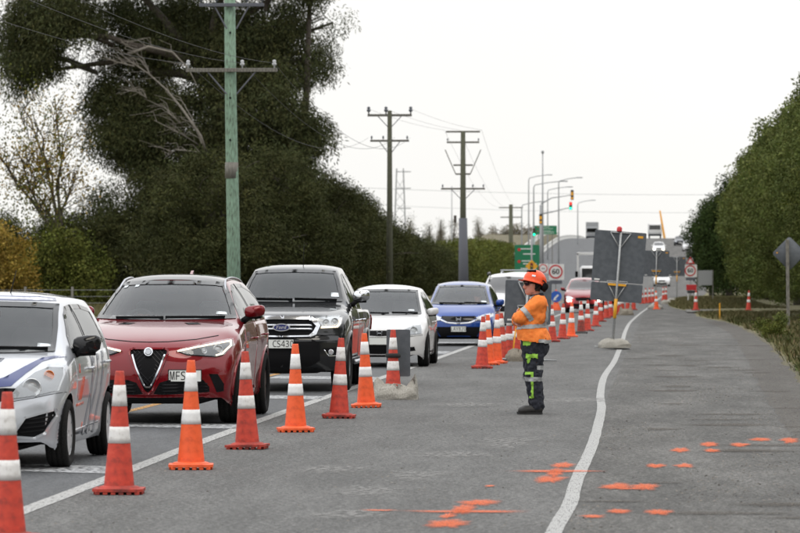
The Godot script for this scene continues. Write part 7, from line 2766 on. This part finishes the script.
# ---------------------------------------------------------------- the worker
func near_line(p: Vector3, pts: Array, w: float) -> bool:
	var q := Vector2(p.x, p.y)
	for k in pts.size() - 1:
		if Geometry2D.get_closest_point_to_segment(q, pts[k], pts[k + 1]).distance_to(q) < w:
			return true
	return false


func along(p: Vector3, a: Vector3, b: Vector3, lo: float, hi: float, reach: float) -> bool:
	var t := (p - a).dot(b - a) / (b - a).length_squared()
	return t > lo and t < hi and (p - a - (b - a) * t).length() < reach


func turned(bones: Array, about: Vector3, ang: float) -> Array:
	var out := []
	var b := Basis(Vector3.UP, ang)
	for k in bones:
		out.append([about + b * (k[0] - about), about + b * (k[1] - about), k[2], k[3]])
	return out


func build_person():
	var root := thing("person", "road worker in orange hi-vis shirt and helmet standing with crossed arms", "person", Vector3(-1.5, 0, -47.8))
	# the worker faces left (-x); his left side (+z) is towards the camera
	var shL := Vector3(0.06, 1.33, 0.175)
	var elL := Vector3(-0.165, 1.15, 0.215)
	var wrL := Vector3(-0.215, 1.165, -0.02)
	var shR := Vector3(0.05, 1.33, -0.175)
	var elR := Vector3(-0.15, 1.13, -0.21)
	var wrR := Vector3(-0.225, 1.10, 0.05)
	var torso := [
		[Vector3(-0.01, 0.92, 0.06), Vector3(-0.01, 0.92, -0.06), 0.178, 0.178],
		[Vector3(-0.045, 1.0, 0.07), Vector3(-0.045, 1.0, -0.07), 0.165, 0.165],
		[Vector3(0.0, 1.17, 0.08), Vector3(0.0, 1.17, -0.08), 0.158, 0.158],
		[Vector3(0.045, 1.29, 0.08), Vector3(0.045, 1.29, -0.08), 0.12, 0.12],
		[Vector3(0.055, 1.345, 0.14), Vector3(0.055, 1.345, -0.14), 0.068, 0.068],
		[Vector3(0.04, 1.38, 0.0), Vector3(0.03, 1.425, 0.0), 0.08, 0.066],
		[Vector3(0.0, 0.86, 0.08), Vector3(0.03, 0.86, -0.08), 0.172, 0.172]]
	var arms := [[shL, elL, 0.084, 0.066], [elL, wrL, 0.064, 0.046], [shR, elR, 0.08, 0.062], [elR, wrR, 0.058, 0.044]]
	var folds := noise(401, 9.0, 3)
	var g := field(torso + arms, Vector3(-0.36, 0.62, -0.38), Vector3(0.30, 1.50, 0.38), 0.0105, 0.045, folds, 0.016)
	var hem := func(p: Vector3) -> bool:
		return p.y > 0.872 - 0.12 * (p.x + 0.05) and p.y < 1.425 + (p.x - 0.03) * 0.25
	var shirt := skin(g, 0.0, "shirt", M.hivis, root, hem)
	skin(g, 0.006, "waist_tape", M.tape, shirt, func(p: Vector3) -> bool: return p.y > 1.028 + p.x * 0.06 and p.y < 1.075 + p.x * 0.06 and not along(p, elL, wrL, -0.3, 1.3, 0.085) and not along(p, elR, wrR, -0.3, 1.3, 0.08) and not along(p, shL, elL, 0.6, 1.3, 0.09))
	var strap := [Vector2(-0.035, 1.40), Vector2(0.05, 1.385), Vector2(0.125, 1.33), Vector2(0.165, 1.23), Vector2(0.15, 1.13), Vector2(0.07, 1.06)]
	skin(g, 0.007, "shoulder_tape", M.tape, shirt, func(p: Vector3) -> bool: return absf(p.z) > 0.03 and absf(p.z) < 0.155 and near_line(p, strap, 0.024) and p.y > 1.05)
	skin(g, 0.007, "sleeve_tape", M.tape, shirt, func(p: Vector3) -> bool: return along(p, shL, elL, 0.58, 0.78, 0.12))
	skin(g, 0.007, "cuff_tape", M.tape, shirt, func(p: Vector3) -> bool: return along(p, elL, wrL, 0.12, 0.3, 0.1) and p.y < 1.17)
	skin(g, 0.007, "hem_tape", M.tape, shirt, func(p: Vector3) -> bool: return p.x > 0.06 and p.y > 0.872 - 0.12 * (p.x + 0.05) and p.y < 0.915 - 0.12 * (p.x + 0.05))
	# trousers
	var legs := [
		[Vector3(0.0, 0.86, 0.07), Vector3(0.0, 0.86, -0.07), 0.155, 0.155], [Vector3(0.075, 0.79, 0.07), Vector3(0.075, 0.79, -0.07), 0.10, 0.10],
		[Vector3(0.0, 0.80, 0.085), Vector3(0.0, 0.46, 0.095), 0.135, 0.094], [Vector3(0.0, 0.46, 0.095), Vector3(0.045, 0.11, 0.10), 0.094, 0.078],
		[Vector3(-0.02, 0.80, -0.085), Vector3(-0.03, 0.46, -0.10), 0.135, 0.094], [Vector3(-0.03, 0.46, -0.10), Vector3(0.02, 0.11, -0.11), 0.094, 0.078]]
	var gl := field(legs, Vector3(-0.26, 0.0, -0.30), Vector3(0.26, 1.0, 0.30), 0.0105, 0.04, noise(402, 11.0, 3), 0.022)
	var tr := skin(gl, 0.0, "trousers", M.trouser, root, func(p: Vector3) -> bool: return p.y > 0.06 and p.y < 0.93)
	skin(gl, 0.006, "leg_tape", M.tape, tr, func(p: Vector3) -> bool: return p.y > 0.395 and p.y < 0.445)
	skin(gl, 0.006, "thigh_tape", M.tape, tr, func(p: Vector3) -> bool: return p.y > 0.535 and p.y < 0.585 and p.x > 0.035)
	skin(gl, 0.007, "lime_panel", M.lime, tr, func(p: Vector3) -> bool: return p.z > 0.0 and ((p.y > 0.82 and p.x > -0.13 and p.x < -0.02 + (p.y - 0.87) * 0.5) or (p.y > 0.672 and p.y < 0.724 and p.x > -0.095 and p.x < 0.05) or (p.y > 0.61 and p.y < 0.68 and p.x > -0.08 and p.x < -0.04 + (p.y - 0.65) * 0.4)))
	skin(gl, 0.007, "lime_stripe", M.lime, tr, func(p: Vector3) -> bool: return p.z > 0.05 and ((p.y > 0.474 and p.y < 0.506 and p.x > -0.11 and p.x < -0.01) or (p.x > -0.03 and p.x < 0.002 and p.y > 0.20 and p.y < 0.505 and not (p.y > 0.39 and p.y < 0.45)) or (p.x > -0.055 and p.x < 0.002 and p.y > 0.19 and p.y < 0.218)))
	# boots
	var boots := [[Vector3(0.05, 0.06, 0.10), Vector3(-0.10, 0.05, 0.115), 0.058, 0.048], [Vector3(-0.10, 0.045, 0.115), Vector3(-0.15, 0.04, 0.118), 0.048, 0.04], [Vector3(0.04, 0.05, 0.10), Vector3(0.035, 0.16, 0.10), 0.056, 0.062],
		[Vector3(0.03, 0.06, -0.11), Vector3(-0.11, 0.05, -0.125), 0.058, 0.048], [Vector3(-0.11, 0.045, -0.125), Vector3(-0.16, 0.04, -0.128), 0.048, 0.04], [Vector3(0.02, 0.05, -0.11), Vector3(0.015, 0.16, -0.11), 0.056, 0.062]]
	var gb := field(boots, Vector3(-0.24, -0.03, -0.22), Vector3(0.16, 0.24, 0.22), 0.009, 0.02)
	var bt := skin(gb, 0.0, "boots", M.boot, root, func(p: Vector3) -> bool: return p.y > 0.008 and p.y < 0.2)
	for s in [[0.10, 0.115, 0.0], [-0.11, -0.125, -0.015]]:
		var so := mk()
		var ol := poly([0.105, 0.0, 0.09, 0.045, 0.0, 0.05, -0.1, 0.052, -0.17, 0.042, -0.198, 0.0, -0.17, -0.042, -0.1, -0.052, 0.0, -0.05, 0.09, -0.045])
		prism(so, ol, 0.024, Transform3D(Basis(Vector3(1, 0, 0), Vector3(0, 0, 1), Vector3(0, -1, 0)), Vector3(s[2], 0.013, (s[0] + s[1]) / 2.0)))
		done(so, "sole", M.rubber, bt)
	# the body itself: one mesh of trunk, limbs, hands and head
	var body := mk(true)
	var inner := []
	for b in torso:
		inner.append([b[0], b[1], b[2] - 0.045, b[3] - 0.045])
	for b in arms + legs.slice(2):
		inner.append([b[0], b[1], b[2] - 0.026, b[3] - 0.026])
	inner.append([Vector3(0.03, 1.36, 0), Vector3(0.0, 1.50, 0), 0.062, 0.058])
	var gi := field(inner, Vector3(-0.32, 0.05, -0.34), Vector3(0.26, 1.56, 0.34), 0.018, 0.04)
	skin_into(body, gi, 0.0, null)
	var turn := 0.52
	var hc := Vector3(0.0, 1.55, 0.0)
	var head := turned([
		[Vector3(0.02, 1.60, 0), Vector3(-0.015, 1.60, 0), 0.098, 0.092], [Vector3(-0.045, 1.535, 0.022), Vector3(-0.045, 1.535, -0.022), 0.062, 0.062],
		[Vector3(-0.055, 1.485, 0.02), Vector3(-0.055, 1.485, -0.02), 0.048, 0.048], [Vector3(-0.082, 1.453, 0.008), Vector3(-0.082, 1.453, -0.008), 0.03, 0.03],
		[Vector3(-0.02, 1.47, 0.045), Vector3(0.02, 1.51, 0.062), 0.024, 0.024], [Vector3(-0.02, 1.47, -0.045), Vector3(0.02, 1.51, -0.062), 0.024, 0.024],
		[Vector3(-0.098, 1.575, 0.03), Vector3(-0.098, 1.575, -0.03), 0.018, 0.018],
		[Vector3(-0.106, 1.56, 0), Vector3(-0.136, 1.517, 0), 0.012, 0.0165], [Vector3(-0.122, 1.512, 0.012), Vector3(-0.122, 1.512, -0.012), 0.011, 0.011],
		[Vector3(-0.104, 1.487, 0.018), Vector3(-0.104, 1.487, -0.018), 0.0085, 0.0085], [Vector3(-0.1, 1.474, 0.016), Vector3(-0.1, 1.474, -0.016), 0.0095, 0.0095],
		[Vector3(0.025, 1.57, 0.09), Vector3(0.02, 1.525, 0.086), 0.014, 0.011], [Vector3(0.025, 1.57, -0.09), Vector3(0.02, 1.525, -0.086), 0.014, 0.011]], hc, turn)
	head.append([Vector3(0.025, 1.36, 0), Vector3(0.0, 1.50, 0), 0.064, 0.06])
	var gh := field(head, Vector3(-0.20, 1.34, -0.17), Vector3(0.17, 1.74, 0.17), 0.006, 0.02)
	skin_into(body, gh, 0.0, func(p: Vector3) -> bool: return p.y > 1.36)
	# right hand tucked under the near upper arm: palm, four fingers curling round the sleeve, thumb up; left hand mirrored behind
	for s in [1.0, -1.0]:
		var base := wrR if s > 0 else wrL
		var palm := base + Vector3(0.02, 0.0, 0.07 * s)
		var hand := [[base, base + Vector3(0.008, 0, 0.035 * s), 0.032, 0.034], [palm + Vector3(0, 0.026, -0.02 * s), palm + Vector3(0.0, 0.026, 0.018 * s), 0.017, 0.016], [palm + Vector3(0, -0.024, -0.02 * s), palm + Vector3(0, -0.024, 0.016 * s), 0.018, 0.015]]
		for f in 4:
			var yy := 0.034 - f * 0.022
			var len: float = [0.9, 1.0, 0.95, 0.78][f]
			var k0 := palm + Vector3(0.0, yy, 0.026 * s)
			var k1 := k0 + Vector3(0.018, -0.004, 0.036 * s) * len
			var k2 := k1 + Vector3(0.03, -0.004, 0.012 * s) * len
			var k3 := k2 + Vector3(0.022, -0.003, -0.006 * s) * len
			hand.append([k0, k1, 0.0098, 0.0092])
			hand.append([k1, k2, 0.0092, 0.0085])
			hand.append([k2, k3, 0.0085, 0.0074])
		var th := palm + Vector3(-0.004, 0.03, -0.022 * s)
		hand.append([th, th + Vector3(-0.006, 0.034, 0.012 * s), 0.013, 0.011])
		hand.append([th + Vector3(-0.006, 0.034, 0.012 * s), th + Vector3(0.004, 0.058, 0.024 * s), 0.011, 0.009])
		var gx := field(hand, palm - Vector3(0.08, 0.08, 0.13), palm + Vector3(0.11, 0.11, 0.13), 0.005, 0.006)
		skin_into(body, gx, 0.0, null)
	done(body, "body", M.skin, root)
	# hair at the nape, sunglasses
	skin(gh, 0.006, "hair", M.hair, root, func(p: Vector3) -> bool: return p.x > 0.015 and p.y > 1.47 and p.y < 1.6 and absf(p.z) < 0.1)
	var gs := Node3D.new()
	put(gs, "sunglasses", root)
	gs.transform = Transform3D(Basis(Vector3.UP, turn), hc)
	for s in [1.0, -1.0]:
		var st := mk()
		prism(st, poly([-0.034, 0.016, 0.028, 0.018, 0.034, -0.002, 0.022, -0.02, -0.018, -0.02, -0.032, -0.006]), 0.008, Transform3D(Basis(Vector3.UP, -PI / 2 + s * 0.28), Vector3(-0.117, 0.006, s * 0.037)))
		done(st, "dark_lens", M.black_gloss, gs)
		st = mk()
		tube(st, [Vector3(-0.103, 0.012, s * 0.066), Vector3(-0.04, 0.012, s * 0.085), Vector3(0.03, 0.008, s * 0.094)], 0.0035, 5)
		done(st, "temple", M.black, gs)
	# helmet with peak, ear muffs, label
	var hel := Node3D.new()
	put(hel, "helmet", root)
	hel.transform = Transform3D(Basis(Vector3.UP, turn) * Basis(Vector3(0, 0, 1), -0.30), Vector3(0.012, 1.594, 0))
	var shell := mk(true)
	var rows := []
	var n := 32
	for j in 10:
		var ph := PI / 2 * j / 9.0
		var row := []
		for k in n:
			var t := TAU * k / n
			var ridge := 1.0 + 0.035 * maxf(0.0, cos(t * 2.0)) * sin(ph) * (1.0 if absf(sin(t)) < 0.35 else 0.0)
			row.append(Vector3(cos(t) * 0.142 * sin(ph) * (1.04 if cos(t) < 0 else 1.0), cos(ph) * 0.128 * ridge, sin(t) * 0.122 * sin(ph)))
		rows.append(row)
	var low := []
	var brim := []
	for k in n:
		var t := TAU * k / n
		low.append(Vector3(cos(t) * 0.146, -0.03 - (0.012 if cos(t) > 0.3 else 0.0), sin(t) * 0.126))
		var reach := 0.02 + 0.052 * pow(maxf(0.0, -cos(t)), 1.5)
		brim.append(low[k] + Vector3(cos(t) * reach, -0.006 - 0.012 * maxf(0.0, -cos(t)), sin(t) * reach * 0.55))
	rows.append(low)
	rows.append(brim)
	var under := []
	for k in n:
		under.append(Vector3(low[k].x * 0.97, low[k].y - 0.012, low[k].z * 0.97))
	rows.append(under)
	for j in rows.size() - 1:
		for k in n:
			var k2 := (k + 1) % n
			var o: Vector3 = (rows[j][k] + rows[j + 1][k2]) / 2.0 + Vector3(0, 0.05, 0)
			if j == rows.size() - 2:
				o = Vector3.DOWN
			tri(shell, rows[j][k], rows[j][k2], rows[j + 1][k2], o)
			tri(shell, rows[j][k], rows[j + 1][k2], rows[j + 1][k], o)
	done(shell, "helmet_shell", M.helmet, hel)
	var bandm := mk(true)
	lathe(bandm, [Vector2(0.128, -0.055), Vector2(0.134, -0.05), Vector2(0.134, -0.028), Vector2(0.128, -0.026)], 28, Transform3D(Basis.from_scale(Vector3(1.05, 1, 0.92)), Vector3.ZERO))
	done(bandm, "headband", M.black, hel)
	for s in [1.0, -1.0]:
		var cup := mk(true)
		lathe(cup, [Vector2(0.0, -0.022), Vector2(0.03, -0.022), Vector2(0.038, -0.012), Vector2(0.038, 0.012), Vector2(0.026, 0.024), Vector2(0.0, 0.027)], 18, Transform3D(Basis(Vector3(1, 0, 0), s * PI / 2).scaled(Vector3(1.0, 1.25, 1.0)), Vector3(0.085, -0.05, s * 0.125)))
		done(cup, "ear_muff", M.black, hel)
		var arm := mk(true)
		tube(arm, [Vector3(0.085, -0.04, s * 0.145), Vector3(0.06, 0.0, s * 0.142), Vector3(0.03, 0.015, s * 0.128)], 0.008, 6)
		done(arm, "muff_arm", M.black, hel)
		var lb := mk()
		box(lb, Vector3(-0.085, 0.035, s * 0.098), Vector3(0.045, 0.022, 0.006), 0.002, Basis(Vector3.UP, -s * 0.75) * Basis(Vector3(1, 0, 0), -s * 0.3))
		done(lb, "label", M.sticker, hel)
	var nape := mk(true)
	tube(nape, [Vector3(0.13, -0.05, 0.07), Vector3(0.155, -0.075, 0.0), Vector3(0.13, -0.05, -0.07)], 0.02, 8)
	done(nape, "nape_strap", M.black, hel)
	var vis := mk(true)
	tube(vis, [Vector3(-0.06, 0.105, 0.075), Vector3(-0.115, 0.085, 0.03), Vector3(-0.115, 0.085, -0.03), Vector3(-0.06, 0.105, -0.075)], 0.013, 8)
	done(vis, "visor_hinge", M.black, hel)
	var chin := mk(true)
	tube(chin, [Vector3(0.03, -0.04, 0.105), Vector3(-0.005, -0.1, 0.08), Vector3(-0.02, -0.145, 0.0), Vector3(-0.005, -0.1, -0.08), Vector3(0.03, -0.04, -0.105)], 0.006, 6)
	done(chin, "chin_strap", M.black, hel)
	var collar := mk(true)
	lathe(collar, [Vector2(0.088, -0.02), Vector2(0.084, 0.012), Vector2(0.078, 0.02), Vector2(0.072, 0.012), Vector2(0.07, -0.02)], 22, Transform3D(Basis(Vector3(0, 0, 1), 0.2), Vector3(0.03, 1.415, 0)))
	done(collar, "collar", M.trouser, root)


# ---------------------------------------------------------------- signals, crane
func signal_head(parent: Node, at: Vector3, s: float, lit: Array):
	var st := mk()
	box(st, at, Vector3(0.36, 1.0, 0.25) * s, 0.03)
	var b := done(st, "signal_box", M.signal_black, parent)
	for k in 3:
		st = mk(true)
		lathe(st, [Vector2(0.13 * s, 0.0), Vector2(0.125 * s, 0.03), Vector2(0.0, 0.05)], 12, Transform3D(Basis(Vector3(1, 0, 0), PI / 2), at + Vector3(0, (0.32 - k * 0.32) * s, 0.13 * s)))
		done(st, "lamp", lit[k], b)
		if lit[k] != M.signal_off:
			var o := OmniLight3D.new()
			o.light_color = (lit[k] as StandardMaterial3D).emission
			o.light_energy = 0.15
			o.light_size = 0.12
			o.omni_range = 8.0
			o.shadow_enabled = true
			put(o, "lamp_glow", b)
			o.position = at + Vector3(0, (0.32 - k * 0.32) * s, 0.3 * s)
		st = mk(true)
		tube(st, [at + Vector3(-0.14 * s, (0.40 - k * 0.32) * s, 0.13 * s), at + Vector3(-0.14 * s, (0.46 - k * 0.32) * s, 0.35 * s), at + Vector3(0.14 * s, (0.46 - k * 0.32) * s, 0.35 * s), at + Vector3(0.14 * s, (0.40 - k * 0.32) * s, 0.13 * s)], 0.02 * s, 4)
		done(st, "hood", M.signal_black, b)


func build_far():
	var d := 400.0
	var s := 4000.0 / d
	var at := func(x: float, y: float) -> Vector3: return Vector3((x - 541.0) / s, 1.65 + (276 - y) / s, 0)
	var p := thing("traffic_signal", "traffic signal mast with an overhead arm and yellow backed heads", "traffic light", Vector3((541 - 660) / s, 0, -d))
	var st := mk(true)
	tube(st, [Vector3(0, -0.2, 0), at.call(541, 205)], [0.14, 0.1], 8)
	done(st, "mast", M.post_grey, p)
	st = mk(true)
	tube(st, [at.call(541, 214), at.call(552, 212), at.call(566, 208.5), at.call(571, 208)], [0.08, 0.07, 0.05, 0.05], 6)
	tube(st, [at.call(541, 204), at.call(552, 198), at.call(566, 196), at.call(572, 195)], [0.07, 0.06, 0.045, 0.045], 6)
	done(st, "arm", M.post_grey, p)
	signal_head(p, at.call(571, 206.0), 0.8, [M.signal_red, M.signal_off, M.signal_green])
	for q in [[572.5, 195], [541, 219]]:
		st = mk()
		var c: Vector3 = at.call(q[0], q[1])
		box(st, c, Vector3(0.3, 1.0, 0.22), 0.03)
		done(st, "signal_back", M.signal_black, p)
		st = mk()
		box(st, c + Vector3(0, 0.12, 0.118), Vector3(0.24, 0.34, 0.012), 0.004)
		box(st, c + Vector3(0, -0.32, 0.118), Vector3(0.24, 0.22, 0.012), 0.004)
		done(st, "yellow_plate", M.yellow, p)
	d = 380.0
	s = 4000.0 / d
	p = thing("traffic_signal", "kerbside traffic signal showing green above the yellow diamond", "traffic light", Vector3((534.5 - 660) / s, 0, -d))
	st = mk(true)
	tube(st, [Vector3(0, -0.2, -0.15), Vector3(0, 1.65 + (276 - 228) / s, -0.15)], 0.07, 8)
	done(st, "mast", M.post_grey, p)
	signal_head(p, Vector3(0, 1.65 + (276 - 232) / s, 0), 0.75, [M.signal_off, M.signal_off, M.signal_green])
	p = thing("traffic_signal", "dark traffic signal on a pale post behind the cypress row", "traffic light", Vector3((452 - 660) / s, 0, -d))
	st = mk(true)
	tube(st, [Vector3(0, -0.2, 0), Vector3(0, 1.65 + (276 - 186) / s, 0)], [0.09, 0.05], 8)
	done(st, "mast", M.galv, p)
	signal_head(p, Vector3(0.32, 1.65 + (276 - 219) / s, 0), 0.7, [M.signal_off, M.signal_off, M.signal_off])
	# crane beyond the overpass
	p = thing("crane", "faint yellow lattice crane jib beyond the overpass crest", "crane", Vector3(1.6, 5.0, -940))
	var a := Vector3(0.4, 0, 0)
	var b := Vector3(-1.6, 12.0, 0)
	for o in [Vector3(0.3, 0, 0.3), Vector3(-0.3, 0, 0.3), Vector3(0, 0, -0.3)]:
		st = mk(true)
		tube(st, [a + o, b + o * 0.3], 0.09, 4)
		done(st, "chord", M.yellow, p)
	st = mk()
	for k in 10:
		var t := k / 10.0
		tube(st, [a.lerp(b, t) + Vector3(0.3, 0, 0.3) * (1 - t * 0.7), a.lerp(b, t + 0.1) + Vector3(-0.3, 0, 0.3) * (1 - t * 0.7)], 0.05, 3)
	done(st, "lacing", M.yellow, p)
	st = mk()
	box(st, Vector3(0.6, -1.5, 0), Vector3(3.0, 3.0, 3.0), 0.1)
	done(st, "cab", M.yellow, p)
	# cones and marker posts seen between the white and blue hatchbacks
	for q in [[-7.3, 205, "white topped post left of the blue hatchback's mirror"], [-7.0, 215, "second white topped post left of the blue hatchback"]]:
		p = thing("marker_post", q[2], "post", Vector3(q[0] - 4.0, 0, -q[1]))
		st = mk(true)
		tube(st, [Vector3(0, -0.1, 0), Vector3(0, 1.2, 0)], 0.06, 8)
		done(st, "post", M.timber, p)
		st = mk(true)
		tube(st, [Vector3(0, 0.9, 0), Vector3(0, 1.25, 0)], 0.065, 8)
		done(st, "white_cap", M.sign_white, p)


func build_litter():
	# loose chippings and clods along the shoulder
	var r := RandomNumberGenerator.new()
	r.seed = 90
	var st := mk()
	for k in 14:
		var a := Vector3(r.randfn(), r.randfn(), r.randfn()).normalized()
	var pts := []
	for k in 7:
		var t := TAU * k / 7.0
		pts.append(Vector3(cos(t) * r.randf_range(0.7, 1.1), 0, sin(t) * r.randf_range(0.7, 1.1)))
	for k in 7:
		tri(st, Vector3(0.1, 0.8, 0), pts[k], pts[(k + 1) % 7], pts[k] + Vector3(0, 0.5, 0))
	st.generate_normals()
	var mesh := st.commit()
	var mm := MultiMesh.new()
	mm.transform_format = MultiMesh.TRANSFORM_3D
	mm.use_colors = true
	mm.mesh = mesh
	var spots := []
	var nz := noise(92, 0.25, 3)
	for k in 26000:
		var d := 24.0 + 90.0 * pow(r.randf(), 1.5)
		var x := r.randf_range(-0.6, 2.3) if r.randf() < 0.75 else r.randf_range(-4.3, 2.0)
		var n := nz.get_noise_2d(x * 2.0, d * 0.6)
		if n < 0.05 and r.randf() < 0.9:
			continue
		spots.append(Vector3(x, 0.0, -d))
	mm.instance_count = spots.size()
	for k in spots.size():
		var sc := 0.004 + 0.012 * pow(r.randf(), 3.0)
		mm.set_instance_transform(k, Transform3D(Basis(Vector3.UP, r.randf() * TAU).scaled(Vector3(sc, sc * r.randf_range(0.5, 1.0), sc)), spots[k]))
		var t := r.randf_range(0.03, 0.2)
		mm.set_instance_color(k, Color(t * 1.1, t, t * 0.88))
	var o := MultiMeshInstance3D.new()
	o.multimesh = mm
	var m := mat(Color.WHITE, 0.95)
	m.vertex_color_use_as_albedo = true
	o.material_override = m
	put(o, "gravel")
	tag(o, "loose chippings and clods scattered over the shoulder", "gravel")
	o.set_meta("kind", "stuff")
